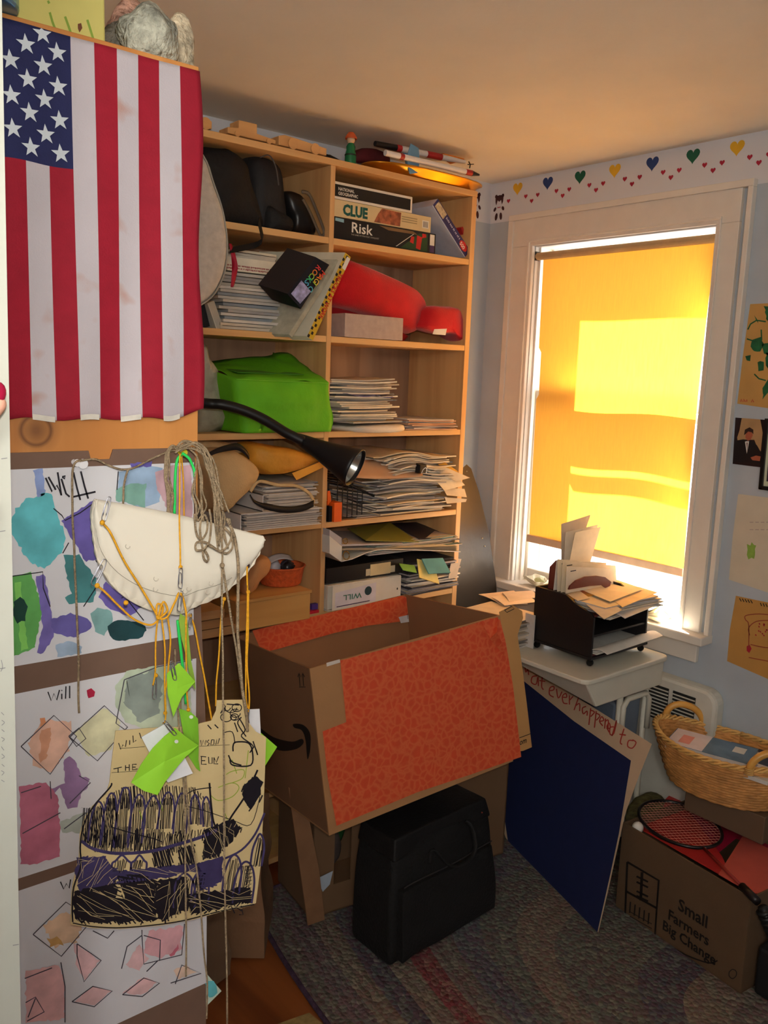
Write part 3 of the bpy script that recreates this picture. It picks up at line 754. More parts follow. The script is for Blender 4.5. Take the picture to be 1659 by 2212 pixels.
# push pins
def pin(px, py, col, label, r=.005):
    b = YP(px, py, YC - .003); m = MB(col); m.lathe([(0, .0), (r * .75, .0), (r * .55, .004), (r * .5, .008), (r, .010), (r, .013), (0, .0135)], b, (0, -1, 0), 16)
    return tag(m.build('push_pin', smooth=False), label, 'push pin')
pin(172, 1000, mat('pin_white', (232, 232, 236), .3), 'white push pin with twine looped on it, left on the top painting', .0065)
pin(160, 998, mat('pin_white', (232, 232, 236), .3), 'pale push pin close behind the left twine knot', .005)
pin(389, 976, mat('pin_yellow', (222, 210, 60), .3), 'yellow push pin holding the twine tangle', .0052)
def cordmb(m, pts, y, r, seg=6, sway=0.0, y1=None):
    P = smooth_pts(pts, 5); n = len(P); out = []
    for i, q in enumerate(P):
        yy = y + ((y1 - y) * i / (n - 1) if y1 is not None else 0)
        out.append(YP(q.x, q.y, yy) + V((0, sway * math.sin(i * .9), 0)))
    m.tube(out, r, seg)
# paper plate folded in half
pl = thing('paper_plate', 'white paper plate folded in half with fluted rim and punched holes', 'plate', YP(390, 1180, YP_))
fa, fb = V((205, 1082)), V((566, 1160))
PW = mat('plate_paper', (236, 230, 214), .75, .03, 10)
# outline of the fold (upper straight edge) and of the rim (lower arc), traced on the hanging plane
rim = smooth_pts([(205, 1082), (199, 1120), (203, 1165), (213, 1215), (240, 1262), (280, 1297), (328, 1319), (385, 1328), (420, 1312), (468, 1292), (505, 1265), (540, 1230), (562, 1192), (571, 1165)], 10)
def platefn(off, back=False):
    n = len(rim) - 1
    top0, top1 = V((207, 1079)), V((568, 1158))
    def fn(u, v):
        i = u * n; k = int(min(i, n - 1)); e = rim[k].lerp(rim[k + 1], i - k)
        tt = V((top0.x + (top1.x - top0.x) * (e.x - 199) / 372, 0)); tt.y = top0.y + (top1.y - top0.y) * (tt.x - 207) / 361 - 6 * math.sin(math.pi * min(1, max(0, (tt.x - 207) / 361)))
        q = tt.lerp(e, v)
        bulge = .013 * math.sin(math.pi * min(1, v * .95)) * math.sin(math.pi * u) ** .5
        fl_ = .0016 * math.sin(u * 150) * max(0, (v - .72) / .28)
        lip = -.006 * max(0, (v - .72) / .28)
        d = bulge + fl_ + lip
        return YP(q.x, q.y, YP_) + V((0, (d if back else -d) + off, 0))
    return fn
MB(PW).grid(platefn(0), 160, 16).build('front_half', pl, smooth=True, solid=.0012)
MB(mat('plate_back', (222, 214, 196), .8, .04)).grid(platefn(.004, True), 100, 8).build('back_half', pl, smooth=True, solid=.0012)
HO = mat('hole_shadow', (60, 34, 30), .9)
for i, (px, py) in enumerate(((523, 1209), (536, 1222))):
    m = MB(HO); m.ball(YP(px, py, YP_ - .006), (.0028, .0012, .0038), 10); m.build('punched_hole', pl)
for px, py in ((276, 1180), (337, 1250), (336, 1273), (456, 1260), (449, 1279), (400, 1278), (408, 1272)):
    m = MB(mat('dimple', (206, 200, 184), .8)); m.tube([YP(px + 5 * math.cos(a), py + 5 * math.sin(a), YP_ - .016) for a in [x * .5 for x in range(9)]], .0005, 5); m.build('punched_dimple', pl)
mt = MB(mat('rim_line', (150, 144, 128), .9)); P = []
for k in range(40):
    u = .03 + .72 * k / 39; P.append(platefn(0)(u, .80) + V((0, -.0012, 0)))
mt.tube(P, .0004, 5); mt.build('rim_crease', pl)
# twine tangle
tw = thing('twine_tangle', 'tangle of brown jute twine hung from the yellow pin', 'twine', YP(430, 990, 1.07))
m = MB(TW); rr = random.Random(5)
base = [[(389, 972), (402, 962), (430, 968), (452, 1000), (468, 1060), (474, 1120), (480, 1180)],
        [(380, 975), (400, 958), (435, 963), (458, 1000), (466, 1050), (478, 1110), (486, 1170)]]
for k in range(11):
    b_ = base[k % 2]; P = [(x + rr.uniform(-9, 9) * (.3 + i / 5), y + rr.uniform(-7, 7)) for i, (x, y) in enumerate(b_)]
    if k % 3 == 0: P = P[:5] + [(P[4][0] + 18, P[4][1] + 45)]
    cordmb(m, P, 1.075, .0013, 5, .001, 1.03)
for k in range(7):
    x = rr.uniform(352, 372); P = [(388, 970), (370, 966 + rr.uniform(-4, 4)), (x - 4, 985), (x - 6 + rr.uniform(-3, 3), 1030), (x + rr.uniform(-5, 5), 1075), (x + rr.uniform(-5, 5), 1120)]
    cordmb(m, P, 1.08, .0012, 5, .001, 1.07)
for k in range(6):
    x = rr.uniform(418, 440); P = [(405, 966), (424, 985), (x, 1020), (x + rr.uniform(-9, 9), 1060), (x + rr.uniform(0, 14), 1095), (x + rr.uniform(-8, 20), 1125)]
    cordmb(m, P, 1.07, .0012, 5, .001, 1.04)
m.build('strands', tw, smooth=True)
m = MB(TW)
cordmb(m, [(420, 1110), (424, 1150), (434, 1165), (446, 1150), (448, 1125), (440, 1112), (432, 1140), (437, 1180), (440, 1205), (447, 1213), (450, 1205), (442, 1190), (424, 1188), (425, 1172), (445, 1172), (470, 1188), (490, 1195), (503, 1180), (498, 1155), (485, 1140)], 1.024, .0016, 6)
cordmb(m, [(452, 1100), (456, 1130), (452, 1170), (440, 1190), (450, 1178), (480, 1190), (500, 1160), (495, 1120)], 1.020, .0016, 6)
m.build('knotted_loop', tw, smooth=True)
def cord(name, label, cat, pts, y, r, m_, y1=None, knot=None, group=None):
    m = MB(m_); cordmb(m, pts, y, r, 6, .0004, y1)
    if knot:
        for kx_, ky_ in knot: m.ball(YP(kx_, ky_, y1 or y), r * 2.4, 8)
    return tag(m.build(name, smooth=True), label, cat, group)
cord('twine', 'twine draped from the white pin to the tangle', 'twine', [(172, 996), (205, 992), (232, 1004), (262, 1014), (290, 1010), (330, 990), (365, 975), (389, 972)], 1.10, .0014, TW)
cord('twine', 'short twine dropping behind the left half of the plate', 'twine', [(277, 1014), (270, 1035), (267, 1060), (266, 1088)], 1.10, .0016, TW)
cord('twine', 'long twine hanging straight down from the white pin to the middle painting', 'twine', [(176, 993), (160, 1003), (156, 1040), (157, 1120), (160, 1180), (163, 1260), (167, 1350), (170, 1440), (169, 1500), (171, 1540)], 1.10, .0015, TW)
cord('twine', 'twine strand over the plate hanging to the bottom of the photo', 'twine', [(470, 1060), (476, 1120), (480, 1180), (480, 1222), (479, 1300), (481, 1400), (482, 1500), (484, 1700), (485, 1900), (489, 2050), (491, 2215)], 1.03, .0015, TW, 1.0, [(480, 1221)])
cord('twine', 'twine strand from the plate knot to the drawing neck', 'twine', [(481, 1221), (492, 1290), (505, 1370), (516, 1440), (525, 1510), (534, 1560)], 1.02, .0016, TW, 1.04)
cord('twine', 'hairy thick twine crossing the right of the plate down to the drawing', 'twine', [(490, 1120), (505, 1155), (513, 1200), (515, 1260), (513, 1350), (518, 1420), (524, 1490), (533, 1545), (534, 1580)], 1.018, .0022, TW, 1.03)
cord('twine', 'twine strand hanging over the middle of the drawing', 'twine', [(378, 1400), (382, 1500), (392, 1640), (398, 1720), (400, 1850), (402, 2000), (402, 2110)], 1.065, .0014, TW, 1.0)
cord('twine', 'twine strand curving from the drawing to the floor side of the cabinet', 'twine', [(388, 1480), (398, 1640), (405, 1740), (410, 1800), (425, 1880), (433, 1960), (441, 2060), (448, 2130), (446, 2200)], 1.05, .0014, TW, .99)
g2 = 'yellow cords tied to the plate'
cord('yellow_cord', 'yellow cord from the yellow pin to the front clip of the plate', 'cord', [(389, 980), (388, 1060), (388, 1140), (390, 1222)], 1.06, .0012, YEL, 1.012, [(390, 1225)], g2)
cord('yellow_cord', 'yellow cord behind the plate right of the pin', 'cord', [(392, 978), (396, 1040), (398, 1118)], 1.085, .0011, YEL, None, None, g2)
cord('yellow_cord', 'yellow cord running diagonally across the plate to its lower knot', 'cord', [(221, 1130), (238, 1150), (270, 1215), (305, 1270), (333, 1318), (340, 1332)], 1.02, .0014, YEL, 1.01, [(221, 1129), (342, 1334)], g2)
cord('yellow_cord', 'yellow cord drooping under the left rim of the plate', 'cord', [(210, 1265), (228, 1280), (258, 1310), (290, 1338), (325, 1350), (345, 1335), (352, 1312), (340, 1305), (338, 1330)], 1.03, .0014, YEL, 1.01, [(210, 1265), (272, 1302)], g2)
cord('yellow_cord', 'yellow bow loops at the lower rim of the plate', 'cord', [(342, 1334), (352, 1300), (362, 1318), (345, 1336), (362, 1332), (378, 1300), (386, 1283), (395, 1290), (402, 1325), (402, 1350)], 1.008, .0014, YEL, None, [(388, 1284)], g2)
cord('yellow_cord', 'yellow cord hanging left of the green tags to a paper clip', 'cord', [(342, 1336), (337, 1370), (336, 1420), (335, 1458), (330, 1480)], 1.01, .0012, YEL, 1.03, [(337, 1459)], g2)
cord('yellow_cord', 'yellow cord hanging to the white label', 'cord', [(350, 1340), (356, 1400), (356, 1480), (358, 1550), (352, 1562)], 1.01, .0012, YEL, 1.02, [(357, 1540)], g2)
cord('yellow_cord', 'yellow cord beside the bright green cord', 'cord', [(362, 1330), (368, 1380), (364, 1440), (357, 1500), (357, 1535)], 1.012, .0012, YEL, 1.025, None, g2)
cord('yellow_cord', 'yellow cord down to the hole of the curled green tag', 'cord', [(402, 1350), (402, 1430), (404, 1500), (407, 1535)], 1.01, .0012, YEL, 1.03, [(407, 1533)], g2)
cord('yellow_cord', 'yellow cord slanting from the rim to the drawing left of its neck', 'cord', [(411, 1330), (420, 1355), (435, 1430), (448, 1500), (458, 1560)], 1.04, .0013, YEL, 1.06, [(411, 1329)], g2)
cord('yellow_cord', 'yellow cord hidden partly behind the plate ending at the drawing top', 'cord', [(485, 1290), (478, 1330), (474, 1400), (468, 1470), (466, 1525)], 1.06, .0013, YEL, 1.06, [(484, 1294)], g2)
cord('yellow_cord', 'doubled yellow cord left strand under the right holes of the plate', 'cord', [(534, 1224), (534, 1262), (535, 1280), (532, 1400), (531, 1500), (536, 1530)], 1.04, .0013, YEL, 1.045, [(536, 1279)], g2)
cord('yellow_cord', 'doubled yellow cord right strand under the right holes of the plate', 'cord', [(537, 1282), (536, 1360), (534, 1440), (539, 1510), (536, 1540)], 1.04, .0013, YEL, 1.045, None, g2)
cord('cord', 'bright green cord hanging from the yellow pin behind the plate', 'cord', [(392, 982), (381, 1000), (378, 1060), (377, 1110)], 1.075, .0020, GRN)
cord('cord', 'short bright green cord end poking right of the yellow pin', 'cord', [(394, 979), (408, 990), (418, 1010), (421, 1030)], 1.06, .0020, GRN)
cord('cord', 'bright green cord below the plate reaching the green tags', 'cord', [(384, 1340), (390, 1400), (396, 1450), (402, 1520)], 1.05, .0022, GRN)
# paper clips: bent wire
def clip(px, py, ang, s, y, label):
    c_, s_ = math.cos(ang), math.sin(ang)
    path = [(-3, 14), (-3, -16), (0, -21), (4, -16), (4, 18), (0.5, 23), (-4, 18), (-4, -6), (-1, -11), (2, -6), (2, 12)]
    P = smooth_pts([(px + s * (x * c_ - z * s_), py + s * (x * s_ + z * c_)) for x, z in path], 4)
    return tag(MB(WIRE).tube([YP(q.x, q.y, y) for q in P], .0006, 6).build('paper_clip', smooth=True), label, 'paper clip', 'paper clips on the cords')
clip(230, 1098, .25, 1.2, 1.025, 'opened paper clip hooked on the upper left fold of the plate')
clip(214, 1235, .45, 1.4, 1.02, 'long opened paper clip on the left rim of the plate')
clip(390, 1248, .03, 1.0, 1.008, 'paper clip below the middle knot on the plate')
clip(389, 1298, .12, 1.0, 1.005, 'paper clip gripping the lower rim of the plate')
clip(334, 1488, .02, 1.0, 1.03, 'paper clip hanging over the grey painted circle')
clip(374, 1448, -.2, .95, .995, 'shiny paper clip on the upper green tag')
clip(366, 1572, -.7, .9, .985, 'paper clip holding the lower green tag to the white label')
clip(411, 1340, .1, .7, 1.04, 'small clip on the rim where the slanting cord starts')
clip(535, 1545, .1, .6, 1.035, 'small clip at the neck of the drawing')
# green tags and labels
TG = mat('tag_green', (148, 214, 52), .7, .04, 30)
def tagcard(name, label, pts, y, col, bend=0.0, hole=None, cat='tag', th=.0009, group=None, tiltv=0.0):
    m = MB(col); cxp = sum(p[0] for p in pts) / len(pts); cyp = sum(p[1] for p in pts) / len(pts)
    mp = lambda px, py, d=0.0: YP(px, py, y + bend * ((px - cxp) / 60) ** 2 + tiltv * (py - cyp) / 100) + V((0, -d, 0))
    P = []
    for i in range(len(pts)):
        a, b = V(pts[i]), V(pts[(i + 1) % len(pts)])
        for k in range(6): P.append(tuple(a.lerp(b, k / 6)))
    # fan with a centre keeps the bend smooth
    for d, flip in ((th, False), (0, True)):
        c_ = m.add([mp(cxp, cyp, d)]); n = m.add([mp(x, yv, d) for x, yv in P])
        for i in range(len(P)):
            q = [c_, n + i, n + (i + 1) % len(P)]; m.face(q[::-1] if flip else q)
    a = m.add([mp(x, yv, th) for x, yv in P]); b = m.add([mp(x, yv, 0) for x, yv in P])
    for i in range(len(P)): m.face([a + i, a + (i + 1) % len(P), b + (i + 1) % len(P), b + i])
    if hole:
        m.use(mat('tag_hole', (222, 226, 222), .7)); blob(m, mp, [(hole[0] + 4.5 * math.cos(t), hole[1] + 4 * math.sin(t)) for t in [k * .7 for k in range(9)]], th + .0006, 0)
    return m, mp
def fin(m, name, label, cat, group=None): return tag(m.build(name), label, cat, group)
gt = 'lime green tags on the cords'
m, _ = tagcard('', '', [(389, 1325), (404, 1335), (408, 1385), (412, 1425), (421, 1470), (422, 1490), (412, 1475), (402, 1420), (392, 1380), (386, 1340)], 1.03, mat('tag_olive', (140, 178, 62), .7), .01); fin(m, 'tag', 'darker green tag seen edge-on, highest on the cords below the plate', 'tag', gt)
m, _ = tagcard('', '', [(386, 1432), (421, 1472), (392, 1506), (374, 1548), (362, 1500), (360, 1455)], 1.0, TG, .006); fin(m, 'tag', 'lime tag pointing right beneath the shiny paper clip', 'tag', gt)
m, _ = tagcard('', '', [(386, 1530), (412, 1538), (427, 1552), (429, 1600), (428, 1640), (432, 1666), (424, 1660), (405, 1630), (395, 1580)], 1.035, mat('tag_shade', (122, 186, 44), .7), .02, (412, 1548)); fin(m, 'tag', 'curled lime tag hanging with its punched hole at the end of a yellow cord', 'tag', gt)
m, _ = tagcard('', '', [(305, 1592), (362, 1560), (375, 1590), (416, 1670), (362, 1690), (330, 1640)], 1.012, mat('label_white', (228, 230, 236), .6), .003); m.use(mat('pencil_line', (70, 66, 78), .7))
fin(m, 'label', 'white card label behind the largest lime tag', 'label')
m, mp_ = tagcard('', '', [(378, 1572), (400, 1590), (428, 1610), (400, 1635), (375, 1665), (355, 1690), (340, 1717), (310, 1708), (283, 1690), (305, 1650), (330, 1615), (355, 1590)], .99, TG, .008, (380, 1601)); fin(m, 'tag', 'largest lime tag slanting across the drawing title, hole at its top', 'tag', gt)
m, _ = tagcard('', '', [(536, 1532), (560, 1531), (563, 1590), (540, 1580)], 1.075, mat('label_white', (228, 230, 236), .6)); fin(m, 'label', 'white card label peeking out behind the neck of the drawing', 'label')
m, _ = tagcard('', '', [(560, 1580), (598, 1613), (570, 1657), (560, 1640)], 1.078, TG); fin(m, 'tag', 'lime tag corner peeking out at the right edge of the drawing', 'tag', gt)

# the cut-out drawing
YD = 1.05
CARD = mat('manila_card', (212, 190, 140), .8, .05, 14)
dr = MB(CARD); DM = ymap(YD)
outl = [(249, 1578), (325, 1572), (420, 1568), (432, 1562), (456, 1556), (466, 1535), (468, 1512), (522, 1511), (530, 1530), (536, 1560), (552, 1580), (574, 1592), (571, 1680), (567, 1775), (562, 1870), (552, 1950), (540, 1956), (480, 1968), (420, 1985), (350, 1998), (260, 2006), (200, 2004), (152, 1996), (154, 1930), (157, 1905), (170, 1850), (172, 1800), (182, 1765), (200, 1740), (228, 1715), (236, 1690), (240, 1650)]
slab(dr, DM, outl, .0012, 0)
DK = mat('marker_black', (22, 18, 28), .6, .2, 60); PU = mat('marker_purple', (62, 54, 96), .6, .2, 40); OL = mat('marker_olive', (150, 172, 60), .7)
F = .0018
rr = random.Random(11)
# solid scribbled masses
dr.use(DK)
for i, pg in enumerate([[(160, 1925), (250, 1900), (250, 1940), (330, 1935), (340, 1985), (260, 1992), (170, 1990), (158, 1975)], [(255, 1890), (300, 1885), (340, 1900), (330, 1940), (270, 1950)], [(342, 1900), (400, 1895), (410, 1960), (350, 1990), (330, 1960)], [(438, 1790), (480, 1775), (505, 1770), (520, 1790), (500, 1815), (470, 1845), (440, 1850)], [(520, 1700), (550, 1670), (565, 1690), (562, 1720), (540, 1748), (522, 1715)], [(400, 1930), (540, 1915), (545, 1945), (410, 1975)]]):
    blob(dr, DM, pg, F, 3.5, 50 + i); hatch(dr, DM, [(x + 3 * ((k % 2) * 2 - 1), y + 3) for k, (x, y) in enumerate(pg)], .9 + i * .3, 7, 3.2, F + .0003, i)
dr.use(PU)
for i, pg in enumerate([[(165, 1850), (225, 1848), (240, 1870), (262, 1882), (245, 1905), (170, 1925), (162, 1890)], [(420, 1865), (480, 1850), (478, 1905), (430, 1925)], [(262, 1880), (430, 1862), (430, 1880), (300, 1902), (245, 1900)]]):
    blob(dr, DM, pg, F - .0001, 3, 60 + i); hatch(dr, DM, pg, -.2 + i * .2, 8, 3, F + .0002, 20 + i)
def arch(x, ytop, ybot, w, lean, wd_=4.0):
    stroke(dr, DM, [(x - w / 2 + lean, ybot), (x - w / 2 + lean * .5, (ytop + ybot) / 2), (x - w / 3, ytop + 12), (x, ytop), (x + w / 3, ytop + 12), (x + w / 2 + lean * .2, (ytop + ybot) / 2), (x + w / 2 + lean * .8, ybot)], wd_, F + .0002, True)
# upper tier of arches with vertical scribble
tier = [(212, 1730, 1815, 26, -10), (240, 1712, 1825, 26, -12), (270, 1700, 1830, 28, -12), (300, 1715, 1820, 28, -12), (330, 1718, 1790, 30, -10), (362, 1710, 1790, 30, -8), (392, 1712, 1800, 26, -6), (420, 1715, 1780, 22, 2), (444, 1720, 1785, 20, 4)]
for i, (x, a, b, w_, ln) in enumerate(tier):
    dr.use(PU); arch(x, a, b, w_, ln); dr.use(DK)
    hatch(dr, DM, [(x - w_ * .35, a + 12), (x + w_ * .35, a + 12), (x + w_ * .4 + ln, b), (x - w_ * .4 + ln, b)], 1.62, 3.0, 1.7, F, 100 + i)
dr.use(DK)
for i, (x0_, x1_, a, b) in enumerate([(205, 238, 1790, 1838), (240, 285, 1785, 1845), (288, 310, 1790, 1838), (315, 352, 1790, 1835), (176, 205, 1745, 1820), (360, 398, 1800, 1840)]):
    hatch(dr, DM, [(x0_, a), (x1_, a), (x1_ - 6, b), (x0_ - 4, b)], 1.65, 3.4, 1.8, F, 140 + i)
dr.use(PU)
stroke(dr, DM, [(175, 1815), (200, 1832), (250, 1842), (320, 1838), (370, 1826), (430, 1808), (470, 1790)], 7, F + .0003, True)
stroke(dr, DM, [(480, 1855), (520, 1835), (550, 1800), (570, 1755)], 4.5, F + .0003, True)
stroke(dr, DM, [(250, 1905), (330, 1895), (420, 1870), (480, 1850)], 5, F + .0003, True)
for i, (x, a, b, w_) in enumerate([(262, 1846, 1882, 40), (300, 1846, 1880, 32), (398, 1885, 1960, 44), (432, 1880, 1950, 36), (505, 1845, 1930, 34), (530, 1860, 1950, 40), (560, 1800, 1870, 22)]):
    dr.use(PU); arch(x, a, b, w_, -10 if i > 3 else -2, 4.5); dr.use(DK)
    hatch(dr, DM, [(x - w_ * .3, a + 10), (x + w_ * .3, a + 10), (x + w_ * .32 - 8, b), (x - w_ * .35 - 8, b)], 1.75, 3.6, 1.9, F + .0001, 160 + i)
dr.use(DK)
for i, pg in enumerate([[(325, 1830), (372, 1826), (372, 1870), (330, 1872)], [(384, 1830), (420, 1822), (418, 1865), (384, 1868)], [(440, 1810), (475, 1800), (470, 1850), (436, 1855)]]):
    hatch(dr, DM, pg, 1.3, 4, 3.2, F + .0002, 180 + i)
for i in range(26):
    x = rr.uniform(300, 520); y = rr.uniform(1885, 1965) - (x - 400) * .08
    stroke(dr, DM, [(x, y), (x + rr.uniform(-6, 6), y + rr.uniform(8, 24)), (x + rr.uniform(-12, 12), y + rr.uniform(16, 30))], 2.4, F + .0002)
for k in range(9): stroke(dr, DM, [(528, 1870 + k * 8), (546 - k * .8, 1868 + k * 8), (531, 1874 + k * 8)], 1.8, F + .0004)
hatch(dr, DM, [(230, 1722), (262, 1700), (330, 1694), (420, 1700), (440, 1722), (400, 1735), (300, 1742), (226, 1752)], 1.5, 5, 2.0, F, 301)
hatch(dr, DM, [(205, 1752), (228, 1722), (262, 1730), (235, 1800), (180, 1822), (180, 1790)], 1.4, 5, 1.8, F, 302)
hatch(dr, DM, [(176, 1800), (300, 1800), (440, 1790), (440, 1808), (300, 1838), (190, 1828)], 1.7, 6, 2.0, F, 303)
hatch(dr, DM, [(165, 1935), (262, 1905), (262, 1985), (170, 1988)], .4, 8, 3, F + .0004, 304)
dr.use(CARD)
for i, pg in enumerate([[(165, 1925), (330, 1905), (335, 1985), (170, 1990)], [(345, 1905), (410, 1900), (410, 1975), (350, 1985)], [(405, 1930), (540, 1915), (540, 1945), (410, 1972)], [(440, 1790), (505, 1775), (500, 1830), (440, 1850)], [(170, 1852), (240, 1856), (245, 1905), (170, 1920)], [(262, 1885), (420, 1868), (425, 1880), (300, 1900)]]):
    hatch(dr, DM, pg, [.5, 1.9, .15, 1.2, 2.2, .1][i], 8, .8, F + .0008, 320 + i, 1.6)
dr.use(DK)
# outlines, tower and neck scribbles
for s_, w_ in (([(240, 1690), (236, 1700), (205, 1735), (186, 1765), (176, 1795), (172, 1830), (173, 1870), (158, 1915), (155, 1960), (156, 1990)], 3.5), ([(156, 1992), (200, 2000), (270, 2002), (380, 1990), (470, 1968), (548, 1952)], 2.6), ([(451, 1690), (455, 1740), (462, 1780), (480, 1790), (500, 1760), (530, 1715), (555, 1662)], 4), ([(506, 1605), (500, 1580), (480, 1582)], 2), ([(495, 1640), (502, 1652), (540, 1652), (544, 1625), (535, 1604), (508, 1602), (502, 1610), (502, 1622)], 3.2), ([(492, 1630), (500, 1645), (520, 1652)], 3), ([(400, 1715), (420, 1705), (455, 1700)], 2.2), ([(238, 1785), (290, 1800), (330, 1810), (350, 1818)], 2.4), ([(400, 1740), (440, 1750), (500, 1770), (540, 1780), (560, 1720)], 1.6)):
    stroke(dr, DM, s_, w_, F + .0003, True)
for k in range(7):
    cx_, cy_ = 498 + rr.uniform(-12, 12), 1538 + rr.uniform(-12, 12); r_ = rr.uniform(6, 14)
    stroke(dr, DM, [(cx_ + r_ * math.cos(a), cy_ + r_ * .8 * math.sin(a)) for a in [x * .6 for x in range(rr.randint(7, 12))]], 2.0, F + .0003, True)
for s_ in ([(475, 1540), (483, 1528), (480, 1548)], [(488, 1520), (515, 1522)], [(515, 1550), (528, 1575), (520, 1590), (545, 1610), (538, 1625), (548, 1612), (555, 1630), (545, 1600)], [(520, 1548), (512, 1562), (530, 1590)], [(505, 1560), (512, 1580)], [(447, 1565), (455, 1574)], [(462, 1564), (470, 1572)]): stroke(dr, DM, s_, 2.6, F + .0003, True)
dr.use(OL)
for s_ in ([(470, 1700), (500, 1690), (515, 1700), (500, 1720), (470, 1728), (452, 1715)], [(500, 1640), (510, 1670)], [(535, 1620), (528, 1680)], [(480, 1745), (490, 1770)], [(300, 1750), (310, 1780)], [(345, 1730), (350, 1750)], [(487, 1672), (500, 1665), (525, 1662), (522, 1680), (500, 1690)]): stroke(dr, DM, s_, 1.8, F + .0002, True)
# title lettering
dr.use(DK)
for s_ in ([(255, 1604), (260, 1618), (264, 1608), (270, 1612), (272, 1598)], [(279, 1598), (279, 1608)], [(286, 1588), (287, 1603), (293, 1598)], [(300, 1582), (304, 1594), (308, 1590)], [(432, 1598), (434, 1610), (438, 1598), (442, 1608), (444, 1598)], [(450, 1597), (446, 1602), (451, 1605), (447, 1610)], [(456, 1597), (454, 1608), (461, 1607), (461, 1597), (456, 1597)], [(465, 1608), (467, 1596), (469, 1607), (473, 1594)],
           [(244, 1660), (262, 1656)], [(254, 1658), (254, 1668)], [(270, 1652), (270, 1664)], [(271, 1657), (277, 1657)], [(278, 1650), (278, 1664)], [(294, 1650), (285, 1650), (285, 1662), (296, 1660)], [(285, 1656), (292, 1656)], [(432, 1633), (444, 1634)], [(434, 1634), (434, 1650), (445, 1650)], [(434, 1642), (442, 1642)], [(449, 1634), (450, 1648), (457, 1648), (457, 1635)], [(461, 1635), (461, 1649), (470, 1649)], [(461, 1636), (466, 1646), (471, 1633)]):
    stroke(dr, DM, s_, 2.0, F)
for s_ in ([(257, 1616), (312, 1612)], [(240, 1668), (300, 1664)], [(430, 1611), (495, 1608)]): stroke(dr, DM, s_, .9, F)
tag(dr.build('cutout_drawing'), 'manila card cutout of a round arched ruin scribbled in black marker', 'drawing')
# ================================================================== sheets and stacks
PCOL = [(226, 222, 212), (214, 208, 196), (200, 196, 188), (232, 226, 210), (190, 190, 194), (218, 206, 184), (176, 172, 170), (206, 210, 214)]
def pmatc(c): return mat('paper_%d_%d_%d' % c, c, .75, .08, 25)
MAG = [(120, 70, 60), (60, 82, 110), (176, 170, 160), (206, 200, 190), (90, 110, 96), (200, 180, 150), (150, 150, 156), (222, 218, 210), (70, 66, 70)]
def stack(n, x0, x1, y0, y1, z0, z1, name, label, cat, group, cols=PCOL, seed=1, jit=.012, rot=4, curl=.004, wave=0.0, cover=None, fan=0.0):
    """a pile: every sheet or magazine is an object of its own, all bent the same way so they nest"""
    rr = random.Random(seed); dz = (z1 - z0) / n; W_, D_ = x1 - x0, y1 - y0
    for i in range(n):
        t = dz * .86; cx_ = (x0 + x1) / 2 + rr.uniform(-jit, jit) + fan * (i / n - .5); cy_ = (y0 + y1) / 2 + rr.uniform(-jit, jit) * .8
        w_, d_ = W_ * rr.uniform(.90, 1.0), D_ * rr.uniform(.92, 1.0); a = math.radians(rr.uniform(-rot, rot)); ca, sa = math.cos(a), math.sin(a)
        zc = z0 + dz * i
        loc = V((cx_, cy_, zc)); m = MB(pmatc(cols[rr.randrange(len(cols))]))
        def f(u, v, top):
            lx, ly = (u - .5) * w_, (v - .5) * d_
            X_, Y_ = lx * ca - ly * sa, lx * sa + ly * ca
            h = curl * i / n * (math.sin(8 * (X_ + cx_)) + .6 * math.sin(17 * (X_ + cx_) + 1)) + wave * (i / n) * (X_ / W_ * 2) ** 2
            return V((cx_ + X_, cy_ + Y_, zc + max(h, -.4 * dz * 0) + (t if top else 0)))
        NU, NV = 10, 5
        a0 = len(m.v); m.grid(lambda u, v: f(u, v, True), NU, NV)
        if cover and i % 2 == 0: m.use(pmatc(cover[rr.randrange(len(cover))]))
        a1 = len(m.v); b1 = len(m.f); m.grid(lambda u, v: f(u, v, False), NU, NV)
        for k in range(b1, len(m.f)): m.f[k] = m.f[k][::-1]
        m.use(pmatc(cols[rr.randrange(len(cols))]))
        N1 = NU + 1
        for k in range(NU):
            m.face([a1 + k, a1 + k + 1, a0 + k + 1, a0 + k]); q = NV * N1; m.face([a0 + q + k, a0 + q + k + 1, a1 + q + k + 1, a1 + q + k])
        for k in range(NV):
            m.face([a0 + k * N1, a0 + (k + 1) * N1, a1 + (k + 1) * N1, a1 + k * N1]); q = k * N1 + NU; m.face([a1 + q, a1 + q + N1, a0 + q + N1, a0 + q])
        tag(m.build(name), label, cat, group)
def fx(px, py=900, Y=YF): return YP(px, py, Y).x
def fz(px, py, Y=YF): return YP(px, py, Y).z
def qbox(m, bl_, br, tr, tl, Y, depth):   # box whose front face is a traced quad on plane Y
    P = [YP(*p, Y) for p in (bl_, br, tr, tl)]; return m.prism(P[::-1] if False else P, (0, depth, 0))

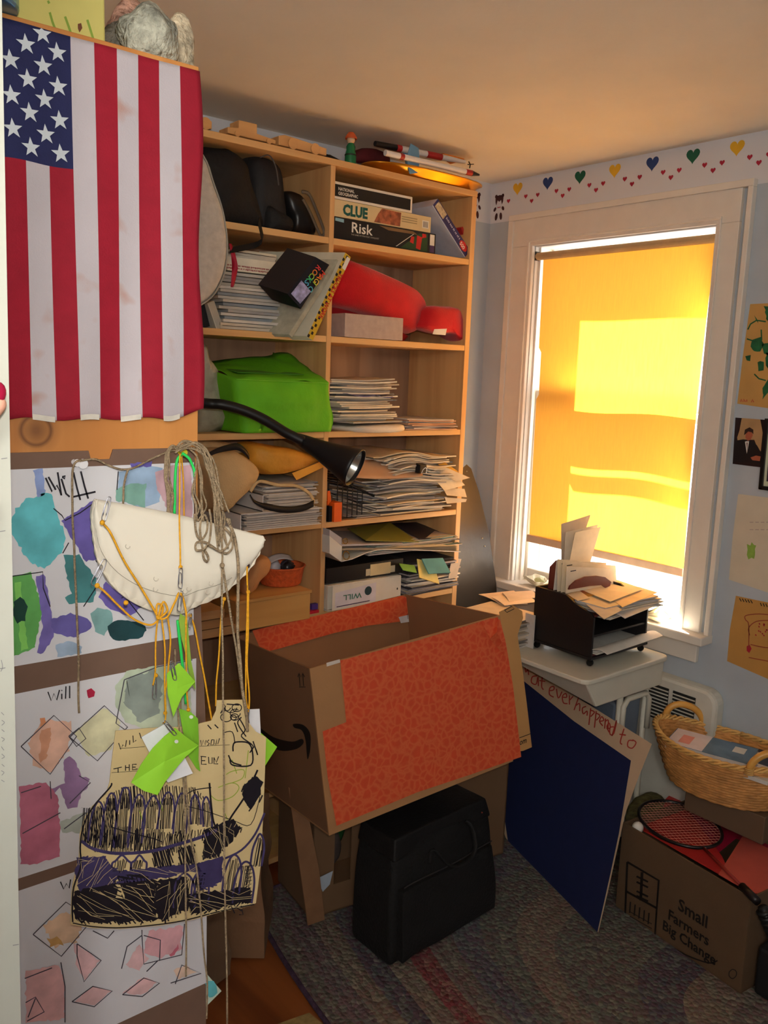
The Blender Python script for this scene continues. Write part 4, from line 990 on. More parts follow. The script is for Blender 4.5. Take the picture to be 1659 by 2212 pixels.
# ------------------------------------------------ on top of the bookcase
ZT = ZS[0]
WT = wood('toy_wood', (222, 170, 108), (190, 132, 76), 0, (), 14)
def toycar(label, px0, py0, px1, Y, kind):
    a = YP(px0, py0, Y); x0, x1 = a.x, YP(px1, py0, Y).x; Lh = x1 - x0
    k = thing('wooden_toy_car', label, 'toy', (x0, Y, ZT), 'plain wooden toy cars on the bookcase')
    m = MB(WT)
    if kind == 0:
        m.prism([(x0, Y, ZT + .006), (x1, Y, ZT + .006), (x1, Y, ZT + .016), (x0 + Lh * .60, Y, ZT + .022), (x0 + Lh * .60, Y, ZT + .046), (x0 + Lh * .22, Y, ZT + .046), (x0 + Lh * .22, Y, ZT + .026), (x0, Y, ZT + .022)], (0, .05, 0))
    else:
        m.prism([(x0, Y, ZT + .006), (x1, Y, ZT + .006), (x1, Y, ZT + .026), (x0 + Lh * .35, Y, ZT + .034), (x0 + Lh * .12, Y, ZT + .036), (x0, Y, ZT + .030)], (0, .045, 0))
    m.build('body', k, bevel=.002)
    for u in (.27, .74) if kind else (.18, .84):
        for yy in (Y - .006, Y + (.051 if kind == 0 else .046)):
            r = .0155 if kind else .008
            MB(WT).lathe([(0, 0), (r, 0), (r, .005), (0, .005)], (x0 + Lh * u, yy, ZT + r + .0005), (0, 1, 0), 20).build('wheel', k, bevel=.001)
toycar('block-shaped wooden toy car in the middle of the three on the bookcase', 492, 300, 596, 2.158, 0)
toycar('long low wooden toy racer with big round wheels, right of the other toy cars', 602, 320, 706, 2.158, 1)
toycar('wooden toy car end half hidden behind the flag', 400, 280, 458, 2.158, 1)
m = MB(mat('black_cloth', (16, 14, 16), .9, .2)); m.ball((fx(735, 345) - .01, 2.22, ZT + .012), (.05, .035, .012), 16, .5, 14); tag(m.build('black_rag', smooth=True), 'black crumpled rag on the bookcase top left of the peg figure', 'cloth')
# peg figure
bpx = YP(757, 345, 2.185); k = thing('peg_figure', 'green wooden peg figure with orange cap on the bookcase', 'toy', (bpx.x, 2.185, ZT))
MB(mat('peg_green', (22, 112, 66), .4)).lathe([(0, 0), (.016, 0), (.0175, .01), (.017, .03), (.013, .045), (.014, .054), (.010, .062), (.006, .066), (0, .066)], (bpx.x, 2.185, ZT), seg=20).build('body', k, smooth=True)
MB(mat('peg_face', (226, 186, 148), .5)).ball((bpx.x, 2.185, ZT + .074), (.0125, .0125, .0125), 16).build('head', k, smooth=True)
MB(mat('peg_cap', (206, 92, 44), .6)).lathe([(.0175, 0), (.0178, .004), (.0135, .012), (.008, .019), (0, .021)], (bpx.x, 2.185, ZT + .076), seg=20).build('cap', k, smooth=True)
MB(mat('peg_band', (30, 24, 20), .5)).lathe([(.0178, .028), (.0182, .030), (.0178, .032)], (bpx.x, 2.185, ZT), seg=20).build('belt', k)
m = MB(mat('maroon_cloth', (84, 20, 26), .8, .3)); puffy(m, ymap(2.27), [(770, 345), (775, 325), (800, 316), (830, 322), (850, 335), (845, 360), (800, 352)], .05, 3, .004, 20); tag(m.build('maroon_cap', smooth=True), 'dark maroon crumpled cap behind the peg figure', 'cap')
# gold tray (overhangs the corner) and what lies in it
k = thing('gold_tray', 'shiny gold oval tray overhanging the right end of the bookcase top', 'tray', (1.93, 2.22, ZT))
GOLD = mat('gold_metal', (216, 150, 44), .28, .15, 12, metal=.85)
m = MB(GOLD); c_ = V((1.95, 2.225, ZT + .002)); NN = 48; rings = []
for (s_, h) in ((.0, .001), (.80, .001), (.86, .008), (.94, .026), (1.0, .030), (1.0, .026), (.93, .022), (.85, .003), (.80, -.001), (0, -.001)):
    rings.append(m.add([c_ + V((.245 * s_ * math.copysign(abs(math.cos(2 * math.pi * q / NN)) ** .8, math.cos(2 * math.pi * q / NN)), .088 * s_ * math.copysign(abs(math.sin(2 * math.pi * q / NN)) ** .8, math.sin(2 * math.pi * q / NN)), h)) for q in range(NN)]))
for i in range(len(rings) - 1):
    for q in range(NN): m.face([rings[i] + q, rings[i] + (q + 1) % NN, rings[i + 1] + (q + 1) % NN, rings[i + 1] + q])
m.build('dish', k, smooth=True)
def rocket(label, p0, p1, Y0, Y1, r, segs, fins, finc, group='toy rockets lying on the gold tray'):
    a, b = YP(*p0, Y0), YP(*p1, Y1); ax = (b - a); Lg = ax.length; ax.normalize()
    k = thing('toy_rocket', label, 'toy rocket', a, group)
    tot = 0
    for (name, fr, col, r0, r1) in segs:
        MB(col).lathe([(0, 0), (r0, 0), (r1, fr * Lg), (0, fr * Lg)], a + ax * tot, ax, 18).build(name, k, bevel=.0005); tot += fr * Lg
    side = ax.cross(V((0, -1, 0))).normalized()
    for f_, s_ in fins:
        o = a + ax * (f_ * Lg); d = side * s_
        MB(finc).prism([o + d * r, o + ax * .05 + d * r, o + ax * .045 + d * (r + .028), o + ax * .012 + d * (r + .036)], V((0, .002, 0))).build('fin', k)
    return k
RW, RR, RBK, RBL = mat('rocket_white', (216, 212, 210), .35, .04), mat('rocket_red', (170, 36, 40), .35), mat('rocket_black', (24, 22, 24), .4), mat('rocket_blue', (92, 138, 172), .5)
rocket('lower toy rocket, white with blue fins and black nose pointing right', (832, 330), (1035, 378), 2.15, 2.15, .009, [('tail', .14, RW, .009, .009), ('band', .04, RR, .0095, .0095), ('body', .66, RW, .009, .009), ('stripe', .07, RR, .0092, .0092), ('nose', .09, RBK, .0095, .003)], [(.22, 1), (.22, -1)], RBL)
rocket('upper toy rocket with black tail, red band and blue fin', (810, 310), (1004, 350), 2.20, 2.20, .010, [('tail', .22, RBK, .008, .010), ('band', .05, RR, .0105, .0105), ('body', .28, RW, .010, .010), ('stripe', .17, RR, .0105, .0105), ('nose', .28, RW, .010, .006)], [(.30, 1)], RBL)
m = MB(mat('orange_plastic', (226, 132, 40), .45)); P = [YP(955, 330, 2.25), YP(1005, 322, 2.25), YP(1003, 345, 2.25), YP(985, 352, 2.25)]; m.prism(P, (0, .03, 0)); tag(m.build('orange_wedge', bevel=.002), 'orange plastic wedge behind the toy rockets', 'toy')
m = MB(RBK); q0 = YP(1013, 356, 2.19); m.tube([q0 + V((-.006, 0, 0)), q0 + V((.022, 0, .006))], .0015, 6); m.tube([q0 + V((.004, 0, -.010)), q0 + V((.006, 0, .002)), q0 + V((-.002, 0, .010))], .002, 6); tag(m.build('toy_propeller'), 'small black propeller at the nose of the upper toy rocket', 'toy')

# ------------------------------------------------ first row: black bags and board games
BLK = mat('black_nylon', (20, 19, 20), .75, .25, 14, .3, 60)
k = thing('duffel_bag', 'large black nylon duffel bag filling the top left shelf', 'bag', (fx(520), 2.2, ZA))
m = MB(BLK); puffy(m, ymap(2.18), [(425, 320), (490, 308), (520, 318), (548, 345), (556, 385), (570, 430), (580, 480), (578, 500), (500, 497), (425, 490)], .22, 4, .012, 9, power=.3); m.build('body', k, smooth=True)
m = MB(mat('webbing', (14, 13, 14), .8)); P = smooth_pts([(560, 470), (566, 495), (568, 512), (555, 522), (530, 528), (498, 534)], 5)
a = m.add([YP(q.x, q.y, 2.135) for q in P]); b = m.add([YP(q.x - 3, q.y + 13, 2.12) for q in P])
for i in range(len(P) - 1): m.face([a + i, a + i + 1, b + i + 1, b + i])
m.build('strap', k, solid=.0015)
k = thing('camera_bag', 'squat black zipped camera bag right of the duffel', 'bag', (fx(590), 2.2, ZA))
m = MB(mat('black_cordura', (30, 28, 30), .7, .2, 20, .2)); puffy(m, ymap(2.20), [(552, 338), (585, 330), (608, 345), (618, 380), (622, 430), (624, 498), (560, 494), (552, 420)], .17, 3, .005, 14, power=.22); m.build('body', k, smooth=True)
m = MB(mat('zip_grey', (80, 76, 76), .5)); m.tube([YP(q.x, q.y, 2.185) for q in smooth_pts([(562, 340), (582, 336), (596, 362), (602, 400)], 5)], .002, 6); m.build('zip', k)
m = MB(BLK); puffy(m, ymap(2.18), [(585, 440), (610, 448), (632, 460), (645, 480), (640, 502), (600, 502), (580, 492)], .12, 3, .006, 14); tag(m.build('black_pouch', smooth=True), 'small slumped black pouch in front of the camera bag', 'pouch')
k = thing('leather_case', 'black leather case with upright strap loop leaning in the top left shelf', 'case', (fx(665), 2.2, ZA))
m = MB(mat('black_leather', (24, 22, 22), .35, .2, 20)); puffy(m, ymap(2.20), [(622, 412), (645, 410), (662, 425), (682, 470), (690, 508), (645, 505), (638, 470), (626, 445)], .13, 3, .003, 14, power=.2); m.build('body', k, smooth=True)
m = MB(mat('leather_edge', (96, 84, 70), .4)); P = smooth_pts([(652, 414), (668, 420), (684, 455), (698, 492), (700, 505), (694, 510), (688, 500), (668, 455), (654, 430)], 4)
m.tube([YP(q.x, q.y, 2.175) for q in P], .005, 6, flat=.3); m.build('strap', k, smooth=True)
def gamebox(name, label, x0, x1, z0, z1, Y, D, side, top, gap=.0):
    global KCUR
    k = thing(name, label, 'board game', (x0, Y, z0)); KCUR = k; m = MB(side); m.box((x0, Y, z0), (x1, Y + D, z1)); m.build('box', k, bevel=.0015); return k
def onfront(k, name, Y):  # painter for a box front
    return ymap(Y)
zr0 = ZA + .001; x0 = 1.5425
YG = 2.165
zr1 = fz(950, 508, YG); zr1 = zr0 + .064; zc1 = zr1 + .050; zn1 = zc1 + .050
xR, xC, xN = fx(941, 525, YG), fx(932, 480, YG), fx(891, 445, YG)
k = gamebox('game_box', 'dark long board game box at the bottom of the pile, white letters on black', x0, xR, zr0, zr1, YG, .262, mat('risk_black', (26, 22, 22), .35, .1), 0)
G = ymap(YG)
def ptxt(k, s, x, z, size, col, Y, sx=1.0, name='lettering', dx=(1, 0, 0), up=(0, 0, 1), bold=.012):
    m = MB(col); text_mb(m, s, (x, Y - .0006, z), dx, up, size, sx, bold); return m.build(name, k)
TWH = mat('print_white', (222, 220, 212), .5)
ptxt(k, 'Risk', fx(758, 490, YG), zr0 + .027, .042, TWH, YG, 1.15)
ptxt(k, 'THE GAME OF STRATEGIC CONQUEST', fx(758, 510, YG), zr0 + .018, .0062, mat('print_grey', (160, 156, 148), .5), YG)
m = MB(mat('print_green', (36, 70, 40), .5)); zz = zr0
def fq(m, pts, Y=YG, d=.0006):
    q_ = MB(m.ms[m.cur]); n = q_.add([V((x, Y - d, z)) for x, z in pts]); q_.face([n + i for i in range(len(pts))]); q_.build('printed_patch', KCUR)
xr_ = xR
fq(m, [(xr_ - .150, zz + .004), (xr_ - .036, zz + .004), (xr_ - .036, zz + .060), (xr_ - .075, zz + .056)])
m.use(mat('print_red', (190, 34, 30), .5)); fq(m, [(xr_ - .085, zz + .010), (xr_ - .066, zz + .006), (xr_ - .060, zz + .046), (xr_ - .082, zz + .050)], d=.0009); fq(m, [(xr_ - .112, zz + .026), (xr_ - .096, zz + .022), (xr_ - .094, zz + .044), (xr_ - .106, zz + .044)], d=.0009); fq(m, [(xr_ - .060, zz + .044), (xr_ - .042, zz + .048), (xr_ - .044, zz + .058), (xr_ - .060, zz + .058)], d=.0009)
m.use(mat('print_gold', (120, 92, 60), .5)); fq(m, [(xr_ - .20, zz + .050), (xr_ - .08, zz + .052), (xr_ - .10, zz + .060), (xr_ - .24, zz + .060)], d=.0007)
m.use(TWH); fq(m, [(xr_ - .170, zz + .006), (xr_ - .166, zz + .006), (xr_ - .095, zz + .052), (xr_ - .098, zz + .052)], d=.0011); fq(m, [(xr_ - .026, zz + .026), (xr_ - .006, zz + .026), (xr_ - .006, zz + .060), (xr_ - .026, zz + .060)])
m.use(mat('print_purple', (70, 50, 96), .5)); fq(m, [(xr_ - .026, zz + .004), (xr_ - .006, zz + .004), (xr_ - .006, zz + .026), (xr_ - .026, zz + .026)])
m.use(mat('print_sky', (130, 170, 184), .5)); fq(m, [(x0 + .012, zz + .052), (x0 + .044, zz + .050), (x0 + .044, zz + .060), (x0 + .012, zz + .061)])

k = gamebox('game_box', 'cream board game box with big green letters, middle of the pile', x0, xC, zr1 + .0008, zc1, YG + .002, .262, mat('clue_cream', (206, 186, 142), .5, .04), 0)
ptxt(k, 'CLUE', fx(741, 472, YG), zr1 + .010, .042, mat('print_teal', (16, 84, 76), .5), YG + .002, .92, bold=.05)
m = MB(mat('print_portraits', (150, 84, 56), .5, .6, 60)); zz = zr1
fq(m, [(x0 + .160, zz + .004), (x0 + .265, zz + .004), (x0 + .268, zz + .046), (x0 + .190, zz + .048), (x0 + .175, zz + .030)], YG + .002)
m.use(mat('print_dim', (150, 134, 100), .6)); 
for q in range(3): fq(m, [(xC - .125, zz + .020 + q * .007), (xC - .060, zz + .020 + q * .007), (xC - .060, zz + .023 + q * .007), (xC - .125, zz + .023 + q * .007)], YG + .002)
m.use(TWH); fq(m, [(xC - .038, zz + .012), (xC - .010, zz + .012), (xC - .010, zz + .036), (xC - .038, zz + .036)], YG + .002)
m.use(RBK)
for q in range(6): fq(m, [(xC - .034 + q * .0036, zz + .015), (xC - .0324 + q * .0036, zz + .015), (xC - .0324 + q * .0036, zz + .033), (xC - .034 + q * .0036, zz + .033)], YG + .002, .0009)

k = gamebox('game_box', 'black game box with white rim, topmost of the pile', x0, xN, zc1 + .0008, zn1, YG + .001, .255, mat('box_white', (214, 208, 196), .5, .03), 0)
m = MB(mat('box_black', (22, 20, 20), .4)); fq(m, [(x0 + .001, zc1 + .008), (xN - .008, zc1 + .008), (xN - .008, zn1 - .008), (x0 + .001, zn1 - .008)], YG + .001)
ptxt(k, 'NATIONAL', x0 + .020, zc1 + .026, .0125, TWH, YG, .95, bold=.02); ptxt(k, 'GEOGRAPHIC', x0 + .020, zc1 + .013, .0125, TWH, YG, .95, bold=.02)
# two boxed puzzles leaning on the right upright
def leaner(name, label, cat, p0, p1, th, Y, D, spine, faces, group=None, yaw=0.0):
    """box leaning over: p0 bottom edge pixel, p1 top edge pixel on plane Y (its left side), th thickness"""
    a, b = YP(*p0, Y), YP(*p1, Y); d = (b - a); Lg = d.length; d.normalize(); nrm = V((d.z, 0, -d.x))
    k = thing(name, label, cat, a, group)
    MB(faces).prism([a, a + nrm * th, b + nrm * th, b], (yaw, D, 0)).build('box', k, bevel=.001)
    m = MB(spine); n = m.add([a + nrm * .002 + V((0, -.0006, 0)), a + nrm * (th - .001) + V((0, -.0006, 0)), b + nrm * (th - .001) + V((0, -.0006, 0)), b + nrm * .002 + V((0, -.0006, 0))]); m.face([n, n + 1, n + 2, n + 3]); m.build('spine', k)
    return k, a, b, d, nrm, Lg
k, a, b, d, nrm, Lg = leaner('puzzle_box', 'blue puzzle box with red number patch leaning against the upright', 'puzzle box', (1004, 556), (934, 444), .034, 2.162, .25, mat('box_navy', (48, 42, 92), .4), mat('box_paleblue', (196, 200, 216), .5))
m = MB(mat('print_photo', (186, 170, 140), .5, .4, 90)); o = V((0, -.0012, 0)); n = m.add([b + nrm * .006 - d * .008 + o, b + nrm * .030 - d * .008 + o, b + nrm * .030 - d * .060 + o, b + nrm * .006 - d * .060 + o]); m.face([n, n + 1, n + 2, n + 3])
m.build('picture', k); m = MB(mat('print_red', (190, 34, 30), .5)); c0 = a + d * .032 + nrm * .019 + o; n = m.add([c0 + d * (.022 * math.cos(t)) + nrm * (.013 * math.sin(t)) for t in [q * .45 for q in range(14)]]); m.face([n + i for i in range(14)])
m.build('number_patch', k)
m = MB(TWH); text_mb(m, '500', a + d * .050 + nrm * .010 + o * 1.3, -d, nrm, .018); m.build('lettering', k)
m = MB(mat('print_pale', (176, 176, 200), .5)); dashes(m, b - d * .066 + nrm * .018 + o, -d, nrm, .009, .085, 6); m.build('lettering', k)
leaner('game_case', 'thin red boxed game squeezed between the blue puzzle box and the upright', 'game', (1014, 546), (996, 492), .010, 2.185, .22, mat('print_red2', (176, 40, 40), .5), mat('print_red2', (176, 40, 40), .5))

# ------------------------------------------------ second row: magazines, kits, red fleece
stack(17, fx(478, 680), fx(612, 690), 2.155, 2.40, ZB + .001, ZB + .155, 'magazine', 'magazine in the tall pile on the second left shelf', 'magazine', 'magazines on the second left shelf', [(186, 180, 170), (206, 200, 190), (160, 158, 156), (196, 186, 168), (140, 146, 150)], 3, .010, 3, .0, 0, MAG)
zz = ZB + .158
def book(name, label, x0, x1, z0, z1, Y, D, cov, lab=None, dx=0, group=None, rotz=0):
    k = thing(name, label, 'book', (x0, Y, z0), group); pg = pmatc((222, 214, 192))
    M = rotm('Z', rotz); c_ = V(((x0 + x1) / 2, Y + D / 2, (z0 + z1) / 2))
    MB(pg).obox(c_, (x1 - x0 - .004, D - .004, z1 - z0 - .003), M).build('pages', k)
    m = MB(cov); m.obox(c_ + V((0, 0, (z1 - z0) / 2)), (x1 - x0, D, .0014), M).obox(c_ - V((0, 0, (z1 - z0) / 2)), (x1 - x0, D, .0014), M)
    if lab is not None: m.obox(c_ + M @ V((0, -D / 2, 0)), (x1 - x0, .0014, z1 - z0 + .0014), M)
    m.build('cover', k); return k, c_, M
k, c_, M = book('paperback_book', 'white paperback with red spine lettering, lower of two on the magazines', fx(490, 640), fx(610, 640), zz, zz + .018, 2.150, .20, mat('cover_cream', (226, 216, 194), .6), 1)
m = MB(mat('print_maroon', (140, 40, 44), .6)); dashes(m, (fx(606), 2.1485, zz + .0155), (-1, 0, 0), (0, 0, -1), .0065, .22, 4); dashes(m, (fx(590), 2.1485, zz + .0080), (-1, 0, 0), (0, 0, -1), .0060, .17, 5); m.build('lettering', k)
k, c_, M = book('paperback_book', 'white paperback with red spine lettering, upper of two on the magazines', fx(488, 640), fx(612, 640), zz + .0195, zz + .036, 2.155, .20, mat('cover_cream', (226, 216, 194), .6), 1)
stack(3, fx(500, 600), fx(606, 600), 2.16, 2.36, zz + .037, zz + .060, 'booklet', 'curled booklet lying over the white paperbacks', 'booklet', 'booklets on the paperbacks', [(216, 206, 184), (200, 192, 176)], 9, .006, 5, .004, 0, [(92, 38, 34)])
m = MB(mat('ribbon_red', (176, 20, 50), .6, .1)); P = smooth_pts([(498, 526), (503, 545), (507, 575), (505, 600), (502, 620)], 5); nP = len(P)
a_ = m.add([YP(q.x - 6 + 2.5 * abs(i / nP - .5) * 2, q.y, 2.13 - .006 * math.sin(i * .5)) for i, q in enumerate(P)]); b_ = m.add([YP(q.x + 7 - 5.5 * abs(i / nP - .5) * 2, q.y, 2.128 + .006 * math.sin(i * .5)) for i, q in enumerate(P)])
for i in range(nP - 1): m.face([a_ + i, a_ + i + 1, b_ + i + 1, b_ + i])
tag(m.build('red_ribbon', solid=.0008, smooth=True), 'red ribbon hanging down over the pile of paperbacks', 'ribbon')
leaner('hardback_book', 'cream hardback leaning at the left end of the magazine pile', 'book', (468, 712), (448, 655), .022, 2.16, .20, mat('cover_grey', (176, 170, 156), .6), pmatc((206, 200, 184)))
leaner('black_album', 'black album leaning behind the flag edge on the second shelf', 'book', (440, 708), (428, 660), .02, 2.17, .20, RBK, RBK)
# magic rocks kit: tilted glossy box
def tiltbox(name, label, cat, quad, Y, D, mats_, dirv=(0, 1, 0)):
    P = [YP(*p, Y) for p in quad]; k = thing(name, label, cat, P[0]); MB(mats_).prism(P, V(dirv) * D).build('box', k, bevel=.001); return k, P
leaner('comic_book', 'grey sticker album leaning on the pile beside the kit box', 'book', (624, 722), (728, 560), .014, 2.112, .20, mat('album_grey', (170, 166, 146), .5, .2, 40), mat('album_grey', (170, 166, 146), .5, .2, 40), None, -.17)
k, a, b, d, nrm, Lg = leaner('picture_book', 'yellow and black chequered picture book leaning on the shelf divider', 'book', (662, 726), (745, 545), .026, 2.105, .20, mat('cover_yellow', (206, 168, 40), .5), pmatc((196, 190, 168)), None, -.17)
m = MB(RBK)
for q in range(11):
    for s_ in (0, 1):
        u0 = (q + .5 * s_) / 11 * Lg; o = V((0, -.0012, 0)); w0 = .0005 + .0075 * s_; n = m.add([a + d * u0 + nrm * (.001 + w0) + o, a + d * u0 + nrm * (.0085 + w0) + o, a + d * (u0 + .009) + nrm * (.0085 + w0) + o, a + d * (u0 + .009) + nrm * (.001 + w0) + o]); m.face([n, n + 1, n + 2, n + 3])
m.build('chequer_pattern', k)
m = MB(TWH); o = V((0, -.0014, 0)); n = m.add([b - d * .006 + nrm * .012 + o, b - d * .006 + nrm * .025 + o, b - d * .045 + nrm * .025 + o, b - d * .045 + nrm * .012 + o]); m.face([n, n + 1, n + 2, n + 3])
m.use(mat('print_red', (190, 34, 30), .5)); text_mb(m, 'TRUCKS AT WORK', b - d * .060 + nrm * .011 + o, -d, nrm, .019, .92, .03); m.build('lettering', k)
k, P = tiltbox('crystal_kit_box', 'glossy black kit box with rainbow letters leaning on the picture book', 'kit', [(620, 634), (650, 668), (712, 572), (682, 555)], 2.072, .085, mat('kit_black', (24, 22, 28), .25, .1), (-.72, .62, .26))
O_ = P[0]; ex = (P[1] - P[0]).normalized(); ey = (P[3] - P[0]).normalized(); WX = (P[1] - P[0]).length; HY = (P[3] - P[0]).length
o = V((0, -.0010, 0))
m = MB(mat('kit_pic', (150, 150, 190), .4, .5, 60)); n = m.add([O_ + ex * WX * .15 + ey * HY * .06 + o, O_ + ex * WX * .80 + ey * HY * .06 + o, O_ + ex * WX * .85 + ey * HY * .42 + o, O_ + ex * WX * .15 + ey * HY * .42 + o]); m.face([n, n + 1, n + 2, n + 3]); m.build('picture', k)
for s_, ux, cs in (('MAGIC', .66, [(226, 70, 50), (232, 120, 40), (226, 180, 50), (150, 190, 60), (70, 170, 190)]), ('ROCKS', .32, [(220, 60, 60), (236, 130, 50), (150, 200, 60), (60, 190, 120), (80, 180, 220)])):
    for i, ch in enumerate(s_):
        m = MB(mat('print_%d%d%d' % cs[i], cs[i], .4)); text_mb(m, ch, O_ + ey * HY * (.93 - .105 * i) + ex * WX * (ux - .02) + o, -ey, ex, .023); m.build('lettering', k)
# red fleece roll
k = thing('fleece_blanket', 'bright red fleece blanket rolled into a cone with an open cuff', 'blanket', (fx(870, 650), 2.25, ZB))
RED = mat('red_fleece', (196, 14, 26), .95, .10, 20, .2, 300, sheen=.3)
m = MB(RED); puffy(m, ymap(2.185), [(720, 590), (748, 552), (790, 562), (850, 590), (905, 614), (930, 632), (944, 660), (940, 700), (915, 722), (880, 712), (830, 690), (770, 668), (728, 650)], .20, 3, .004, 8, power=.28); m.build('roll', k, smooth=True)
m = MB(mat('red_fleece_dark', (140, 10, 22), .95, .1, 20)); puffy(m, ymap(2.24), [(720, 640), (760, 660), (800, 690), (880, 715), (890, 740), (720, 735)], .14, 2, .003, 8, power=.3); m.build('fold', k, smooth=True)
m = MB(RED); puffy(m, ymap(2.16), [(928, 664), (960, 660), (1000, 664), (1012, 690), (1017, 738), (1000, 736), (985, 722), (955, 720), (915, 708), (920, 690)], .10, 3, .004, 14, power=.25); m.build('cuff', k, smooth=True)
m = MB(TWH); G2 = ymap(2.108); slab(m, G2, [(938, 711), (965, 710), (962, 724), (934, 722)], .001, 0); m.build('care_label', k)
m = MB(mat('silver_card', (176, 158, 150), .6, .08, 60)); a = YP(735, 728, 2.12); b = YP(872, 735, 2.12)
m.box((fx(745, 700, 2.14), 2.14, ZB + .001), (fx(871, 700, 2.14), 2.24, ZB + .071)); tag(m.build('small_box', bevel=.001), 'small pale grey patterned card box in front of the red fleece', 'box')

# ------------------------------------------------ third row: bags and papers
k = MB(mat('clear_plastic', (170, 166, 148), .25, .25, 20, .6, 30, spec=.8)); puffy(k, ymap(2.19), [(400, 745), (440, 735), (452, 742), (478, 790), (494, 826), (492, 880), (490, 932), (400, 932)], .14, 3, .012, 22, power=.3)
tag(k.build('plastic_bag', smooth=True), 'crinkled clear plastic bag of papers beside the green bag', 'bag')
k = thing('tote_bag', 'lime green fabric tote bag standing on the third left shelf', 'bag', (fx(600), 2.25, ZCC))
LG = mat('lime_fabric', (96, 178, 20), .7, .12, 8, .3, 40)
X0, X1 = fx(494, 930, 2.12), fx(716, 930, 2.12)
def gb(u, v):
    x = X0 + (X1 - X0) * (.04 + .92 * u) + .010 * math.sin(5 * v) * (1 - v)
    x += (.028 * (1 - v) ** 2 if u < .5 else -.012 * v) * (1 if u < .2 or u > .8 else .2)
    z = ZCC + .004 + (.150 - .004 * u) * v
    y = 2.105 + .02 * math.sin(math.pi * u) * -math.sin(math.pi * v) * .7 + .008 * noise.noise(V((u * 4, v * 4, 1)))
    return V((x, y, z))
m = MB(LG); m.grid(gb, 24, 16)
m.grid(lambda u, v: V((gb(u, 1).x, gb(u, 1).y + .25 * v * .9, gb(u, 1).z + (.040 + .045 * u) * v + .008 * noise.noise(V((u * 5, v * 4, 2))))), 24, 10)
m.grid(lambda u, v: V((gb(1, v).x - .035 * u + .004 * math.sin(6 * v + 5 * u), gb(1, v).y + .25 * u, gb(1, v).z + .085 * u * v)), 10, 16)
m.grid(lambda u, v: V((gb(0, v).x - .02 * u, gb(0, v).y + .25 * u, gb(0, v).z + .04 * u * v)), 10, 16)
m.build('body', k, smooth=True, solid=.0015, weld=True)
m = MB(mat('lime_dark', (62, 128, 30), .8)); m.grid(lambda u, v: V((gb(.1 + .7 * u, 1).x, gb(.5, 1).y + .05 + .08 * v, gb(.5, 1).z + .018 + .01 * v)), 10, 3); m.build('handle', k, solid=.002)
m = MB(mat('lime_seam', (120, 196, 50), .7)); m.tube([gb(u / 12, .985) + V((0, -.002, 0)) for u in range(13)], .0012, 5); m.build('seam', k)
stack(24, fx(722, 870), fx(856, 870), 2.15, 2.40, ZCC + .026, ZCC + .158, 'letter', 'envelope or letter in the bulging pile on the third right shelf', 'letter', 'letters piled on the third right shelf', [(222, 208, 182), (206, 194, 172), (190, 182, 166), (226, 214, 190), (130, 124, 120), (168, 160, 150)], 15, .026, 11, .009, 0, [(80, 76, 80), (190, 170, 140)])
m = MB(mat('lavender_paper', (118, 112, 150), .7)); m.grid(lambda u, v: V((fx(738) + .19 * u, 2.128 + .1 * v, ZCC + .118 + .003 * math.sin(u * 7) - .012 * (1 - v) ** 2 * abs(math.sin(u * 5)))), 14, 6); tag(m.build('lavender_letter', smooth=True, solid=.001), 'lavender sheet drooping from the middle of the letter pile', 'letter')
m = MB(mat('padded_white', (226, 212, 192), .6, .04)); puffy(m, ymap(2.13), [(762, 922), (870, 917), (884, 922), (882, 932), (850, 937), (768, 936)], .20, 3, .001, 8, power=.2); tag(m.build('padded_envelope', smooth=True), 'thick white padded envelope under the letter pile', 'envelope')
stack(8, fx(872, 920), fx(985, 920), 2.15, 2.38, ZCC + .001, ZCC + .035, 'photo_sheet', 'glossy leaflet in the low pile by the right upright of the third shelf', 'leaflet', 'leaflets on the third right shelf', [(150, 120, 112), (170, 150, 140), (206, 160, 130), (190, 180, 172)], 22, .012, 9, .003)

# ------------------------------------------------ fourth row
TAN = mat('canvas_tan', (198, 168, 122), .9, .08, 20, .3, 200)
k = thing('canvas_tote', 'tan canvas tote slumped over the fourth left shelf with black webbing', 'bag', (fx(500), 2.1, ZD))
m = MB(TAN); puffy(m, ymap(2.135), [(440, 985), (500, 970), (535, 982), (565, 1005), (574, 1028), (552, 1060), (520, 1090), (496, 1114), (470, 1112), (445, 1080)], .15, 3, .004, 10, power=.28); m.build('body', k, smooth=True)
m = MB(TAN); puffy(m, ymap(2.2), [(430, 955), (470, 952), (520, 962), (535, 980), (500, 985), (440, 1000)], .12, 3, .004, 12, power=.3); m.build('top_fold', k, smooth=True)
m = MB(RBK); P = smooth_pts([(444, 982), (470, 972), (500, 966), (515, 966), (530, 975), (538, 985)], 5); a_ = m.add([YP(q.x, q.y - 8 * math.sin(math.pi * i / len(P)), 2.085) for i, q in enumerate(P)]); b_ = m.add([YP(q.x, q.y + 7, 2.08) for q in P])
for i in range(len(P) - 1): m.face([a_ + i, a_ + i + 1, b_ + i + 1, b_ + i])
m.build('strap', k, solid=.003, smooth=True)
m = MB(RBK); P = smooth_pts([(540, 1070), (552, 1090), (580, 1104), (620, 1110), (655, 1106), (678, 1096)], 5); a_ = m.add([YP(q.x, q.y - 16 * min(1, i / 10), 2.085) for i, q in enumerate(P)]); b_ = m.add([YP(q.x, q.y - 2, 2.08) for q in P])
for i in range(len(P) - 1): m.face([a_ + i, a_ + i + 1, b_ + i + 1, b_ + i])
m.build('strap', k, solid=.003, smooth=True)
m = MB(TAN); P = smooth_pts([(541, 1062), (560, 1040), (600, 1048), (640, 1050), (668, 1066), (678, 1085)], 5); m.tube([YP(q.x, q.y, 2.09) for q in P], .005, 6, flat=.3); m.build('strap', k, smooth=True)
